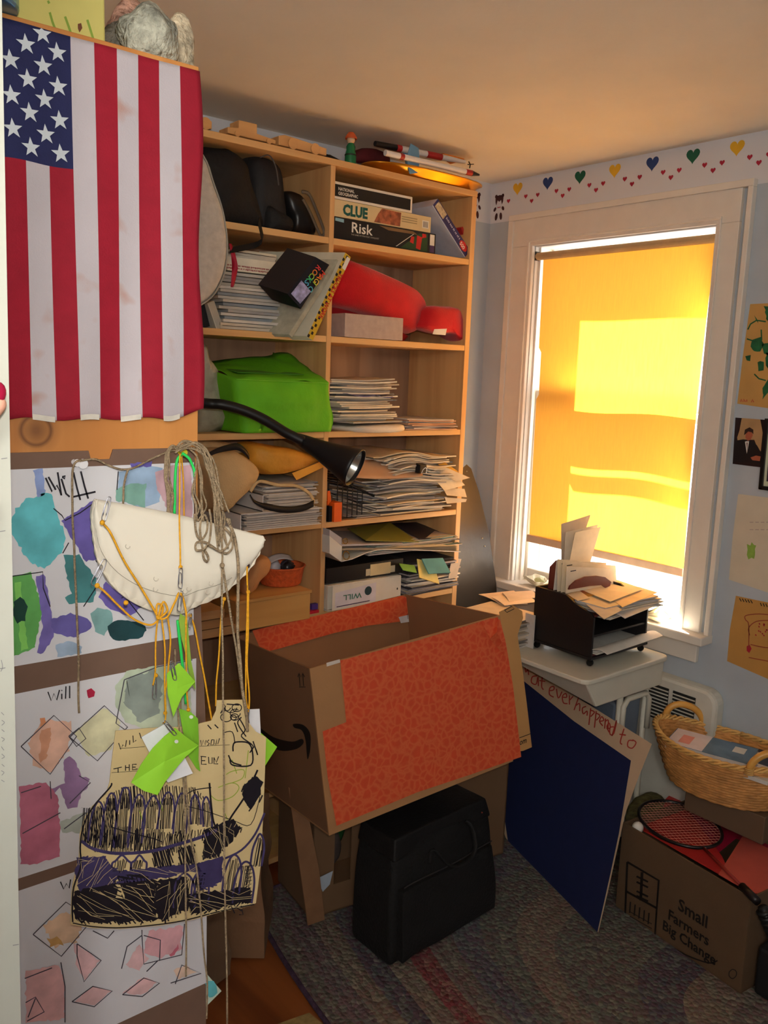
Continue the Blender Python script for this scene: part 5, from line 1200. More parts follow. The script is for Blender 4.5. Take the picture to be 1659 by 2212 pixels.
m = MB(mat('padded_gold', (214, 148, 48), .6, .12, 14, .4, 40)); puffy(m, ymap(2.16), [(553, 985), (560, 962), (600, 964), (660, 975), (700, 990), (704, 1000), (660, 1018), (600, 1030), (575, 1018), (556, 1005)], .16, 3, .005, 16, power=.25)
tag(m.build('padded_mailer', smooth=True), 'crumpled mustard padded mailer on top of the ring binders', 'envelope')
m = MB(mat('padded_flap', (226, 160, 56), .6, .05)); slab(m, ymap(2.12), [(630, 1022), (700, 994), (704, 1006), (640, 1037)], .002, 0); tag(m.build('mailer_strip'), 'torn strip of mustard mailer hanging over the binder papers', 'paper')
def binder(label, x0, x1, z0, z1, Y, D, col, ringx, pages=10, seed=1, pcols=PCOL, tilt=0):
    k = thing('ring_binder', label, 'binder', (x0, Y, z0)); t = .0022
    cm = mat('binder_%d_%d_%d' % col, col, .5, .04)
    MB(cm).box((x0, Y, z0), (x0 + t, Y + D, z1)).build('spine', k)
    MB(cm).box((x0, Y, z1 - t), (x1, Y + D, z1)).build('front_cover', k); MB(cm).box((x0, Y, z0), (x1, Y + D, z0 + t)).build('back_cover', k)
    MB(WIRE).tube([(x0 + .02 + .012 * math.cos(a), Y + .02, (z0 + z1) / 2 + (z1 - z0) * .35 * math.sin(a)) for a in [q * .5 for q in range(13)]], .0012, 6).build('ring', k)
    rr = random.Random(seed); h = (z1 - z0 - 2 * t) / pages
    m = MB()
    for i in range(pages):
        m.use(pmatc(pcols[rr.randrange(len(pcols))])); a = x0 + .015 + rr.uniform(0, .012); m.box((a, Y + .004 + rr.uniform(0, .008), z0 + t + h * i + .0003), (x1 - rr.uniform(-.012, .012), Y + D - .004, z0 + t + h * (i + .85)))
    o = m.build('pages', k); o['kind'] = 'stuff'
    return k
binder('white ring binder bursting with pages on the fourth left shelf, lower one', fx(512, 1110), fx(686, 1110), ZD + .001, ZD + .052, 2.13, .27, (216, 212, 208), 0, 16, 4, [(176, 170, 166), (190, 184, 178), (160, 156, 154), (206, 198, 188)])
binder('white ring binder lying upon another on the fourth left shelf', fx(562, 1060), fx(680, 1060), ZD + .053, ZD + .103, 2.135, .27, (206, 200, 196), 0, 14, 5, [(176, 170, 166), (200, 190, 176), (190, 184, 178)])
stack(10, fx(572, 1010), fx(690, 1010), 2.15, 2.38, ZD + .104, ZD + .128, 'paper_sheet', 'loose sheet lying under the mustard mailer', 'paper', 'loose sheets on the fourth left shelf', [(196, 190, 186), (206, 200, 190), (120, 116, 116)], 31, .010, 5, .001)
stack(12, fx(630, 1080), fx(708, 1080), 2.145, 2.34, ZD + .002, ZD + .1, 'paper_sheet', 'ragged sheet end sticking out past the binders towards the divider', 'paper', 'ragged sheets beside the divider', [(206, 200, 190), (216, 206, 190), (186, 180, 176)], 37, .018, 7, .002) if False else None
# right half
stack(40, fx(815, 1060), fx(962, 1060), 2.14, 2.40, ZD + .010, ZD + .196, 'paper_sheet', 'sheet or folder in the big slumping pile on the fourth right shelf', 'paper', 'papers in the big pile on the fourth right shelf', [(214, 202, 180), (196, 188, 176), (222, 210, 186), (176, 170, 164), (206, 184, 146), (150, 148, 150), (228, 218, 198)], 41, .030, 13, .013, -.012, [(170, 150, 120), (110, 110, 120)], .03)
stack(5, fx(770, 1110), fx(960, 1110), 2.15, 2.38, ZD + .001, ZD + .010, 'paper_sheet', 'sheet at the very bottom of the fourth right shelf pile', 'paper', 'bottom sheets of the fourth right shelf', [(190, 184, 176), (206, 180, 160)], 43, .02, 6, .0)
k = thing('kraft_envelope', 'large kraft envelope held by a black binder clip on top of the pile', 'envelope', (fx(850, 1000), 2.12, ZD + .21))
m = MB(mat('kraft_pink', (196, 156, 122), .8, .05)); mpk = ymap(2.105); m.grid(lambda u, v: YP(745 + 168 * u, (998 - 14 * (1 - u) * 0 + 6 * math.sin(u * 3)) + 32 * v - (3 * u if v > .5 else 0) - 12 * math.sin(math.pi * u * .9) * (1 - v), 2.105 + .09 * (1 - v)), 16, 6); m.build('body', k, smooth=True, solid=.0012)
m = MB(RBK); a = YP(906, 1012, 2.10); m.prism([a + V((0, -.004, -.016)), a + V((0, -.004, .012)), a + V((0, .018, .016)), a + V((0, .022, -.016))], (.028, 0, 0)); m.build('binder_clip', k, bevel=.001)
m = MB(WIRE); m.tube([a + V((.004, -.006, -.016)), a + V((.006, -.012, -.002)), a + V((.014, -.014, .004)), a + V((.022, -.012, -.002)), a + V((.024, -.006, -.016))], .0009, 6); m.build('clip_lever', k)
for i, (p0, p1, p2, p3, c_) in enumerate([((912, 1003), (960, 1008), (1015, 1032), (985, 1040), (206, 196, 180)), ((925, 1020), (975, 1015), (1004, 1048), (960, 1060), (226, 214, 190)), ((940, 998), (955, 995), (992, 1020), (965, 1018), (222, 170, 70)), ((955, 1052), (1003, 1056), (1008, 1074), (965, 1070), (222, 206, 180)), ((960, 1074), (1008, 1078), (1006, 1084), (965, 1088), (210, 200, 184))]):
    m = MB(pmatc(c_)); slab(m, lambda px, py, d=0.0: YP(px, py, 2.115 + .01 * i + .25 * (1040 - py) / 300) + V((0, -d, 0)), [p0, p1, p2, p3], .001, 0)
    tag(m.build('paper_corner'), ['grey sheet corner fanning right past the binder clip', 'cream sheet corner poking beyond the right upright', 'orange yellow card corner behind the fanned sheets', 'buff sheet corner low on the right of the big pile', 'pale sheet edge lowest on the right of the big pile'][i], 'paper')
# wire magazine rack and orange box
k = thing('wire_rack', 'black wire desk rack standing behind the lamp head', 'rack', (fx(760, 1080), 2.2, ZD))
for q in range(6):
    x = fx(742) + .020 * q; m = MB(RBK); m.tube([(x, 2.17, ZD + .004), (x, 2.17, ZD + .15 - .012 * q), (x, 2.36, ZD + .15 - .012 * q), (x, 2.36, ZD + .004)], .0018, 6); m.build('wire_upright', k)
m = MB(RBK)
for z in (.004, .05, .09, .12): m.tube([(fx(742), 2.17, ZD + z), (fx(742) + .10, 2.17, ZD + z * .82)], .0016, 6)
m.tube([(fx(742), 2.17, ZD + .13), (fx(742) + .20, 2.165, ZD + .045)], .004, 6)
m.build('wire_grid', k)['kind'] = 'stuff'
k = thing('orange_box', 'small bright orange and black box beside the divider', 'box', (fx(725, 1100), 2.14, ZD))
a = fx(722, 1100, 2.135); m = MB(mat('box_orange', (232, 96, 20), .45)); m.box((a, 2.135, ZD + .001), (a + .030, 2.18, ZD + .062)); m.build('box', k, bevel=.001)
m = MB(RBK); m.box((x0 + .004, 2.145, ZD + .001), (a - .0005, 2.19, ZD + .050)); m.build('black_side', k)
m = MB(mat('box_orange', (232, 96, 20), .45)); m.prism([(x0 + .002, 2.150, ZD + .052), (a - .001, 2.150, ZD + .066), (x0 + .010, 2.150, ZD + .098), (x0 + .001, 2.150, ZD + .098)], (0, .003, 0)); m.build('flap', k)

# ------------------------------------------------ gooseneck lamp
k = thing('gooseneck_lamp', 'black floor lamp with gooseneck arm and cone head reaching across the shelves', 'lamp', (.72, 2.03, 0))
LB = mat('lamp_black', (18, 18, 20), .45, .1)
YL = 2.02
P = [V((.72, 2.03, z)) for z in (.02, .5, 1.0, 1.3)]
MB(LB).lathe([(0, 0), (.10, 0), (.10, .012), (.03, .022), (.012, .03), (0, .03)], (.72, 2.03, 0), seg=32).build('base', k, smooth=False, bevel=.001)
MB(LB).tube(P, .009, 12).build('pole', k, smooth=True)
neck = [V((.72, 2.03, 1.3)), V((.72, 2.03, 1.42)), V((.80, 2.03, 1.50)), V((.92, 2.02, 1.52))] + [YP(x, y, YL - .02 * i) for i, (x, y) in enumerate([(440, 871), (480, 874), (525, 886), (570, 906), (620, 936), (655, 953)])]
MB(LB).tube([V(q) for q in smooth_pts(neck, 6)], .0135, 14).build('gooseneck', k, smooth=True)
c0 = YP(655, 953, 1.93); ax = V((.50, -.80, -.38)).normalized(); Lh = .165
m = MB(LB); m.lathe([(.014, -.02), (.018, 0), (.026, Lh * .3), (.038, Lh * .62), (.051, Lh * .93), (.053, Lh * 1.0), (.0505, Lh * 1.0), (.048, Lh * .94)], c0, ax, 36); m.build('lamp_head', k, smooth=True)
MB(mat('reflector', (196, 196, 190), .2, .1, metal=.8)).lathe([(.048, Lh * .94), (.044, Lh * .84), (.030, Lh * .66), (.0, Lh * .60)], c0, ax, 36).build('reflector', k, smooth=True)
MB(mat('bulb_frost', (222, 220, 206), .3)).ball(c0 + ax * Lh * .78, (.018, .018, .018), 16).build('bulb', k, smooth=True)

# ------------------------------------------------ fifth row
k = thing('cigar_box', 'large plain wooden box on the fifth left shelf', 'box', (fx(600, 1320), 2.12, ZE))
WB = wood('box_wood', (206, 160, 96), (184, 136, 76), 0, (), 8)
MB(WB).box((fx(512, 1330, 2.10), 2.10, ZE + .002), (fx(670, 1300, 2.10), 2.33, ZE + .082)).build('body', k, bevel=.001)
MB(WB).box((fx(508, 1330, 2.10), 2.097, ZE + .0825), (fx(672, 1300, 2.10), 2.335, ZE + .092)).build('lid', k, bevel=.001)
zb = ZE + .0925
k = thing('basket_bowl', 'round orange basket holding small things on the wooden box', 'bowl', (fx(600, 1250), 2.2, zb))
OC = V((fx(606, 1250, 2.22), 2.22, zb)); OR = mat('orange_weave', (206, 92, 44), .7, .2, 60, .5, 120)
MB(OR).lathe([(0, 0), (.060, 0), (.064, .004), (.074, .055), (.078, .058), (.074, .060), (.070, .055), (.060, .006), (0, .005)], OC, seg=36).build('body', k, smooth=True)
for i, (dx, dy, c_) in enumerate(((.02, -.01, (40, 36, 40)), (-.01, .02, (190, 186, 190)), (.035, .02, (60, 60, 76)))):
    tag(MB(mat('trinket%d' % i, c_, .3)).ball(OC + V((dx, dy, .050)), (.022, .020, .018), 12, .3).build('trinket', smooth=True), ['dark trinket heaped in the orange basket', 'silver trinket heaped in the orange basket', 'slate grey trinket at the right in the orange basket'][i], 'trinket')
m = MB(mat('tissue', (186, 176, 172), .6, .1)); m.grid(lambda u, v: OC + V((-.05 + .09 * u, .02 * v - .01, .066 + .012 * math.sin(3 * u) + .014 * v)), 8, 4); tag(m.build('tissue_paper', smooth=True, solid=.001), 'thin grey wrapping lying over the orange basket', 'paper')
m = MB(mat('paper_bag', (186, 132, 84), .75, .1, 20, .5, 30)); puffy(m, ymap(2.14), [(530, 1262), (552, 1215), (575, 1205), (592, 1212), (590, 1232), (568, 1258), (548, 1284), (530, 1286)], .07, 3, .006, 30, power=.3); tag(m.build('paper_bag', smooth=True), 'crumpled brown paper bag leaning on the orange basket', 'bag')
k = MB(mat('toy_red', (178, 30, 50), .5)); k.box((fx(650, 1315, 2.14), 2.14, ZE + .001), (fx(690, 1300, 2.14), 2.17, ZE + .010)); tag(k.build('red_card', bevel=.001), 'thin red card at the foot of the wooden box', 'card')
k = MB(mat('toy_violet', (70, 50, 130), .5)); k.box((fx(674, 1312, 2.15), 2.15, ZE + .012), (fx(687, 1300, 2.15), 2.165, ZE + .028)); k.box((fx(674, 1312, 2.15), 2.15, ZE + .0105), (fx(687, 1300, 2.15), 2.165, ZE + .012)); tag(k.build('violet_block'), 'tiny violet block beside the wooden box', 'toy')
stack(6, .97, fx(545, 1340), 2.08, 2.36, ZE + .001 - .0, ZE + .0015, 'x', 'x', 'x', 'x') if False else None
for i in range(3):
    m = MB(wood('offcut%d' % i, [(190, 150, 106), (176, 136, 92), (200, 164, 120)][i], [(150, 112, 74), (140, 100, 64), (168, 130, 88)][i], 0, (), 10)); m.box((.99 + .01 * i, 2.09 - .004 * i, ZE + .001 + .028 * i), (fx([508, 500, 478][i], 1350, 2.10), 2.34, ZE + .026 + .028 * i)); tag(m.build('wood_offcut', bevel=.001), ['bottom flat wooden board left of the wooden box', 'middle flat wooden board left of the wooden box', 'short top wooden board left of the wooden box'][i], 'board')
# right half: binders
k = thing('ring_binder', 'white binder on edge with a name spine card, bottom of the fifth right shelf', 'binder', (x0, 2.13, ZE))
CW_ = mat('binder_white', (214, 210, 200), .5, .04)
xb1 = fx(866, 1270, 2.13)
MB(CW_).box((fx(718, 1300, 2.13), 2.130, ZE + .002), (xb1, 2.133, ZE + .082)).build('spine', k, bevel=.001)
MB(CW_).box((x0, 2.133, ZE + .082), (xb1, 2.40, ZE + .0845)).build('front_cover', k)
MB(CW_).box((x0, 2.133, ZE + .002), (xb1, 2.40, ZE + .0045)).build('back_cover', k)
m = MB(pmatc((206, 198, 182))); m.box((x0 + .004, 2.14, ZE + .006), (xb1 - .006, 2.39, ZE + .080)); m.build('pages', k)
m = MB(mat('card_lilac', (206, 204, 216), .5)); xs = fx(724, 1300, 2.129); G3 = lambda x, z: V((x, 2.1292, z)); n = m.add([G3(xs, ZE + .010), G3(xs + .165, ZE + .012), G3(xs + .165, ZE + .074), G3(xs, ZE + .060)]); m.face([n, n + 1, n + 2, n + 3])
m.use(mat('card_rule', (60, 40, 70), .5)); n = m.add([V((xs + .006, 2.1288, ZE + .012)), V((xs + .14, 2.1288, ZE + .014)), V((xs + .14, 2.1288, ZE + .017)), V((xs + .006, 2.1288, ZE + .015))]); m.face([n, n + 1, n + 2, n + 3])
m.use(mat('print_teal2', (30, 60, 70), .5)); c0_ = V((xs + .132, 2.1286, ZE + .050)); n = m.add([c0_ + V((.015 * math.cos(t), 0, .015 * math.sin(t))) for t in [q * .45 for q in range(14)]]); m.face([n + i for i in range(14)])
m.build('spine_card', k)
m = MB(mat('marker_green', (50, 110, 90), .5)); text_mb(m, 'WILL', (xs + .105, 2.1284, ZE + .048), (-1, 0, 0), (0, 0, -1), .025, 1.3); m.build('lettering', k)
MB(RBK).ball((xb1 - .016, 2.1295, ZE + .040), (.003, .001, .004), 10).build('finger_hole', k)
k = thing('ring_binder', 'black binder with a cream spine label lying above the name binder', 'binder', (x0, 2.14, ZE + .09))
zk = ZE + .088
MB(RBK).box((x0 + .001, 2.145, zk), (fx(868, 1240), 2.40, zk + .050)).build('cover', k, bevel=.002)
MB(mat('label_cream', (206, 190, 148), .6)).box((fx(797, 1240), 2.1425, zk + .006), (fx(840, 1240), 2.1455, zk + .044)).build('spine_label', k)
MB(mat('label_frame', (196, 186, 160), .6)).box((fx(788, 1240), 2.1435, zk + .008), (fx(850, 1240), 2.1450, zk + .030)).build('label_holder', k)
k = thing('ring_binder', 'open white binder drooping over the black one with brass ring visible', 'binder', (x0, 2.11, ZE + .15))
zz = zk + .052
m = MB(CW_); m.prism([YP(*p, 2.11) for p in ((712, 1196), (738, 1214), (739, 1180), (712, 1158))], (0, .26, 0)); m.build('spine', k, bevel=.001)
m = MB(CW_); P = [(738, 1213), (760, 1208), (790, 1195), (815, 1188), (840, 1187), (900, 1188), (995, 1192)]; a_ = m.add([YP(x, y, 2.108) for x, y in P]); b_ = m.add([YP(x, y, 2.108) + V((0, .26, .0)) for x, y in P])
for i in range(len(P) - 1): m.face([a_ + i, a_ + i + 1, b_ + i + 1, b_ + i])
m.build('back_cover', k, solid=.0025)
m = MB(pmatc((216, 210, 196)));
for q in range(9):
    P = [(740, 1187 + q * .4), (800, 1187 + q * .5), (860, 1190 - q * .8), (990, 1190 - q * 1.4)]; a_ = m.add([YP(x, y, 2.112) for x, y in P]); b_ = m.add([YP(x, y, 2.112) + V((0, .24, .0)) for x, y in P])
    m.use(pmatc(PCOL[q % 5]))
    for i in range(len(P) - 1): m.face([a_ + i, a_ + i + 1, b_ + i + 1, b_ + i])
m.build('pages', k)['kind'] = 'stuff'
MB(mat('brass', (200, 160, 80), .25, .1, metal=.9)).tube([YP(748 + 7 * math.cos(t), 1200 + 9 * math.sin(t), 2.105) for t in [q * .6 for q in range(11)]], .0018, 6).build('ring', k)
k = thing('ring_binder', 'grey topped binder highest on the fifth right shelf by the divider', 'binder', (x0, 2.12, ZE + .2))
m = MB(mat('binder_greyw', (176, 170, 172), .5)); m.prism([YP(*p, 2.115) for p in ((712, 1160), (738, 1178), (738, 1162), (712, 1144))], (0, .25, 0)); m.build('spine', k)
m = MB(mat('binder_greyw', (176, 170, 172), .5)); m.prism([YP(*p, 2.118) for p in ((738, 1180), (870, 1176), (870, 1173), (738, 1176))], (0, .25, 0)); m.build('cover', k)
MB(mat('brass', (200, 160, 80), .25)).tube([YP(746 + 5 * math.cos(t), 1169 + 6 * math.sin(t), 2.112) for t in [q * .6 for q in range(11)]], .0014, 6).build('ring', k)
# green and navy folders sloping, sticky notes, black folders
def slopecard(name, label, cat, quad, Y0, Y1, col, th=.002, group=None):
    m = MB(col); P = [YP(*quad[0], Y0), YP(*quad[1], Y0), YP(*quad[2], Y1), YP(*quad[3], Y1)]
    nn = (P[1] - P[0]).cross(P[3] - P[0]).normalized() * th
    m.prism(P, nn); return tag(m.build(name), label, cat, group)
slopecard('folder', 'olive green folder sloping at the top of the fifth right shelf', 'folder', [(790, 1168), (905, 1172), (842, 1129), (750, 1142)], 2.13, 2.33, mat('folder_olive', (128, 128, 56), .55, .05))
slopecard('folder', 'dark navy folder sloping right of the olive one', 'folder', [(907, 1166), (994, 1166), (920, 1128), (845, 1131)], 2.14, 2.36, mat('folder_navy', (52, 50, 62), .5, .05))
stack(14, fx(795, 1175), fx(985, 1175), 2.14, 2.36, ZE + .160, ZE + .196, 'paper_sheet', 'sheet pressed under the olive folder on the fifth right shelf', 'paper', 'sheets below the olive folder', [(206, 190, 176), (190, 186, 180), (120, 150, 150), (176, 170, 166)], 51, .015, 5, .002)
slopecard('sticky_note', 'stack of teal sticky paper drooping from the open binder', 'paper', [(925, 1240), (972, 1238), (955, 1206), (910, 1208)], 2.09, 2.12, mat('sticky_teal', (82, 150, 160), .7), .004)
slopecard('sticky_note', 'yellow sticky papers drooping beside the teal ones', 'paper', [(905, 1248), (948, 1262), (935, 1215), (900, 1208)], 2.095, 2.13, mat('sticky_yellow', (226, 210, 130), .7), .003)
slopecard('sticky_note', 'green sticky note left of the yellow ones', 'paper', [(870, 1232), (900, 1238), (895, 1222), (862, 1218)], 2.10, 2.13, mat('sticky_green', (120, 176, 84), .7), .002)
slopecard('divider_sheet', 'white plastic sheet edge standing right of the sticky papers', 'paper', [(968, 1250), (985, 1248), (996, 1208), (975, 1206)], 2.12, 2.16, mat('sheet_greyw', (186, 182, 180), .5), .002)
stack(8, fx(872, 1250), fx(988, 1250), 2.14, 2.38, ZE + .060, ZE + .115, 'folder', 'dark folder in the pile right of the name binder', 'folder', 'dark folders on the fifth right shelf', [(50, 48, 56), (70, 66, 74), (170, 160, 158), (40, 38, 44)], 55, .014, 6, .003)
stack(9, fx(872, 1270), fx(985, 1270), 2.14, 2.38, ZE + .002, ZE + .058, 'paper_sheet', 'sheet below the dark folders right of the name binder', 'paper', 'sheets low on the fifth right shelf', [(206, 200, 190), (120, 120, 130), (222, 214, 200), (60, 58, 66)], 57, .018, 6, .003)

# dark metal ironing board end leaning between the bookcase and the wall
k = thing('metal_board', 'dark metal board with rounded top and holes leaning beside the bookcase', 'board', (2.2, 2.3, 0))
m = MB(mat('dark_metal', (74, 68, 62), .35, .15, 4, .1, 30, metal=.55)); Q = [(1000, 1010), (1008, 1003), (1018, 1012), (1034, 1060), (1056, 1150), (1072, 1260), (1076, 1340), (1050, 1420), (1000, 1700), (940, 1700), (960, 1300), (990, 1100)]
mpb = pmap((2.14, 2.26, 1.0), (0, -1, .06)); slab(m, mpb, Q, .006, 0); m.build('panel', k, bevel=.001)
for px, py in ((1008, 1018), (1042, 1163), (1047, 1180)):
    MB(mat('rivet', (190, 190, 180), .3, metal=.8)).ball(mpb(px, py, .007), .003, 8).build('rivet', k)
# ================================================================== big cardboard box with orange paper
CB = mat('cardboard', (168, 124, 82), .85, .05, 8, .1, 120)
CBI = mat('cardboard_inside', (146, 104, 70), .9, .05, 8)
bo = V((1.193, 1.617, .450)); BM = Matrix.Rotation(-.098, 3, 'Z') @ Matrix.Rotation(-.094, 3, 'Y') @ Matrix.Rotation(-.111, 3, 'X')
BW, BD, BH = .615, .475, .430; T_ = .005
BP = lambda x, y, z: bo + BM @ V((x, y, z))
def bbox(m, a, b):
    (x0_, y0_, z0_), (x1_, y1_, z1_) = a, b
    return m.hexa([BP(x, y, z) for z in (z0_, z1_) for x, y in ((x0_, y0_), (x1_, y0_), (x1_, y1_), (x0_, y1_))])
k = thing('cardboard_box', 'large open cardboard box tilted back, orange paper taped over its front', 'box', bo)
bbox(MB(CB), (0, 0, 0), (BW, T_, BH)).build('front_panel', k); bbox(MB(CBI), (0, BD - T_, 0), (BW, BD, BH)).build('back_panel', k)
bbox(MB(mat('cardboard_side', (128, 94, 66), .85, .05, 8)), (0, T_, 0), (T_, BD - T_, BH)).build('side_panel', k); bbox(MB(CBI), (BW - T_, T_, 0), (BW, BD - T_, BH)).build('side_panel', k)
bbox(MB(CB), (0, 0, -T_), (BW, BD, 0)).build('bottom', k)
fm = pmap(BP(0, 0, 0), BM @ V((0, -1, 0)))
ORP = mat('orange_paper', (206, 74, 40), .7, .05, 30)
def veins(m, c2, sc=55):
    nt = m.node_tree; b = nt.nodes['Principled BSDF']; src = b.inputs['Base Color'].links[0].from_socket
    tc = nt.nodes.new('ShaderNodeTexCoord'); vo = nt.nodes.new('ShaderNodeTexVoronoi'); vo.feature = 'DISTANCE_TO_EDGE'; vo.inputs['Scale'].default_value = sc
    nz = nt.nodes.new('ShaderNodeTexNoise'); nz.inputs['Scale'].default_value = sc * .6; mxv = nt.nodes.new('ShaderNodeMix'); mxv.data_type = 'RGBA'; mxv.inputs[0].default_value = .03
    nt.links.new(tc.outputs['Object'], nz.inputs['Vector']); nt.links.new(tc.outputs['Object'], mxv.inputs[6]); nt.links.new(nz.outputs['Color'], mxv.inputs[7]); nt.links.new(mxv.outputs[2], vo.inputs['Vector'])
    cr = nt.nodes.new('ShaderNodeValToRGB'); cr.color_ramp.elements[0].position = .02; cr.color_ramp.elements[0].color = (.55, .55, .55, 1); cr.color_ramp.elements[1].position = .22; cr.color_ramp.elements[1].color = (0, 0, 0, 1)
    mx = nt.nodes.new('ShaderNodeMix'); mx.data_type = 'RGBA'; nt.links.new(vo.outputs['Distance'], cr.inputs[0]); nt.links.new(cr.outputs[0], mx.inputs[0]); nt.links.new(src, mx.inputs[6]); mx.inputs[7].default_value = L(c2); nt.links.new(mx.outputs[2], b.inputs['Base Color'])
veins(ORP, (218, 112, 66), 46)
m = MB(ORP); slab(m, fm, [(735, 1427), (900, 1384), (1060, 1336), (1080, 1338), (1092, 1385), (1108, 1480), (1126, 1635), (1020, 1672), (900, 1712), (727, 1784), (708, 1680), (697, 1580), (748, 1560)], .004, .002)
m.build('orange_paper', k)
# crumpled corner of the orange paper
m = MB(ORP); n_ = []
for (x, y, d) in ((1040, 1342, .005), (1076, 1333, .012), (1073, 1366, .030), (1086, 1392, .016), (1092, 1420, .006), (1058, 1380, .012)): n_.append(fm(x, y, d))
a_ = m.add(n_); [m.face(q) for q in ((a_, a_ + 1, a_ + 5), (a_ + 1, a_ + 2, a_ + 5), (a_ + 2, a_ + 3, a_ + 5), (a_ + 3, a_ + 4, a_ + 5), (a_ + 4, a_, a_ + 5))]
m.build('paper_crease', k)
bm2 = pmap(BP(0, BD - T_, 0), BM @ V((0, -1, 0)))
m = MB(ORP); slab(m, bm2, [(545, 1362), (700, 1326), (868, 1287), (880, 1290), (896, 1330), (870, 1342), (790, 1352), (720, 1368), (600, 1402), (566, 1410)], .005, .002); m.build('orange_strip', k)
m = MB(mat('ship_label', (206, 200, 200), .5)); slab(m, bm2, [(880, 1292), (891, 1294), (905, 1340), (866, 1346), (861, 1333), (892, 1326)], .0065, .005); m.use(RBK)
for q in range(5): slab(m, bm2, [(879 + q * 2.4, 1326 - q * .5), (880 + q * 2.4, 1326 - q * .5), (882 + q * 2.4, 1337 - q * .5), (881 + q * 2.4, 1337 - q * .5)], .0072, .0066)
m.build('shipping_label', k)
m = MB(mat('white_tape', (206, 196, 186), .5)); slab(m, fm, [(705, 1432), (734, 1424), (735, 1431), (706, 1440)], .006, .0005); m.build('tape', k)
sm = pmap(BP(0, 0, 0), BM @ V((-1, 0, 0)))
PRT = mat('print_dark', (26, 20, 16), .7)
m = MB(PRT)
blob(m, sm, [(p.x, p.y) for p in smooth_pts([(556, 1570), (590, 1592), (630, 1602), (652, 1596), (655, 1606), (640, 1618), (610, 1622), (580, 1612), (556, 1596)], 5, True)], .0008, 0)
blob(m, sm, [(p.x, p.y) for p in smooth_pts([(634, 1564), (655, 1566), (670, 1585), (670, 1620), (664, 1640), (660, 1600), (652, 1578), (636, 1572)], 5, True)], .0009, 0)
m.build('printed_swoosh', k)
m = MB(PRT)
for s_ in ([(646, 1456), (648, 1482)], [(654, 1456), (656, 1482)], [(643, 1462), (646, 1454), (650, 1462), (654, 1454), (658, 1462)], [(646, 1484), (660, 1484)]): stroke(m, sm, s_, 1.6, .001)
m.build('printed_arrows', k)
# folded-out flap at the right
fo = BP(BW, 0, BH); fn = pmap(fo + V((.015, .01, 0)), (-.15, -1, .12))
m = MB(mat('cardboard_flap', (186, 138, 84), .85, .05, 8)); slab(m, fn, [(1078, 1322), (1108, 1307), (1128, 1320), (1130, 1335), (1118, 1372), (1128, 1440), (1138, 1520), (1149, 1614), (1130, 1622), (1108, 1624)], .004, 0)
m.build('flap', k)
m = MB(PRT)
for s_ in ([(1090, 1318), (1106, 1310), (1111, 1315), (1095, 1323), (1090, 1318)],): stroke(m, fn, s_, 1.6, .005)
a = fn(1122, 1610, .005); b = fn(1148, 1600, .005); text_mb(m, 'om', a, b - a, (0, 0, 1), .026, .8); stroke(m, fn, [(1122, 1594), (1146, 1585)], 1.6, .005)
m.build('printed_mark', k)

# lower cardboard box that carries it
k = thing('cardboard_box', 'lower brown cardboard box standing on the rug under the tilted one', 'box', (1.32, 1.86, 0))
a0, a1 = V((1.330, 1.880, .012)), V((2.055, 1.792, .012)); dx_ = (a1 - a0); dy_ = V((-dx_.y, dx_.x, 0)).normalized() * .22
HB = .385
LBX = mat('cardboard_low', (122, 92, 66), .85, .06, 8)
def pan(p, q, z0, z1, th, name, col=LBX):
    d = (q - p).normalized(); nn = V((-d.y, d.x, 0)) * th
    m = MB(col); m.hexa([(p.x, p.y, z0), (q.x, q.y, z0), (q.x + nn.x, q.y + nn.y, z0), (p.x + nn.x, p.y + nn.y, z0), (p.x, p.y, z1), (q.x, q.y, z1), (q.x + nn.x, q.y + nn.y, z1), (p.x + nn.x, p.y + nn.y, z1)]); return m.build(name, k)
pan(a0, a0 + dx_ * .10, .012, HB, .005, 'front_strip'); pan(a0 + dx_ * .18, a1, .012, HB, .005, 'front_panel'); pan(a0 + dx_ * .10, a0 + dx_ * .18, .012, .10, .005, 'front_low_edge')
pan(a0 + dy_, a1 + dy_, .012, HB, .005, 'back_panel'); pan(a0, a0 + dy_, .012, HB - .005, -.005, 'side_panel'); pan(a1, a1 + dy_, .012, HB, .005, 'side_panel')
m = MB(LBX); m.prism([a0, a1, a1 + dy_, a0 + dy_], (0, 0, .005)); m.build('bottom', k)
lm = ymap(1.83); m = MB(mat('cardboard_mid', (140, 102, 72), .85)); slab(m, lm, [(622, 1700), (655, 1712), (688, 1880), (700, 1985), (664, 1998), (650, 1900)], .004, 0); m.build('flap', k)
m = MB(mat('green_sack', (44, 96, 48), .6, .2)); puffy(m, ymap(1.90), [(672, 1800), (700, 1788), (752, 1784), (754, 1800), (740, 1830), (700, 1850), (675, 1840)], .06, 3, .006, 20); tag(m.build('green_bag', smooth=True), 'green plastic bag stuffed in the lower box beside the black bag', 'bag')
m = MB(mat('grey_cloth', (78, 66, 62), .9, .2)); puffy(m, ymap(1.88), [(686, 1850), (715, 1812), (738, 1800), (745, 1830), (728, 1870), (700, 1895), (688, 1900)], .05, 3, .006, 20); tag(m.build('grey_cloth', smooth=True), 'grey brown cloth showing through the gap of the lower box', 'cloth')
m = MB(mat('label_bluewhite', (176, 190, 206), .6)); slab(m, ymap(1.835), [(690, 1895), (719, 1881), (712, 1910), (697, 1926), (692, 1915)], .001, 0); tag(m.build('paper_label'), 'pale blue white paper scrap in the gap of the lower box', 'paper')

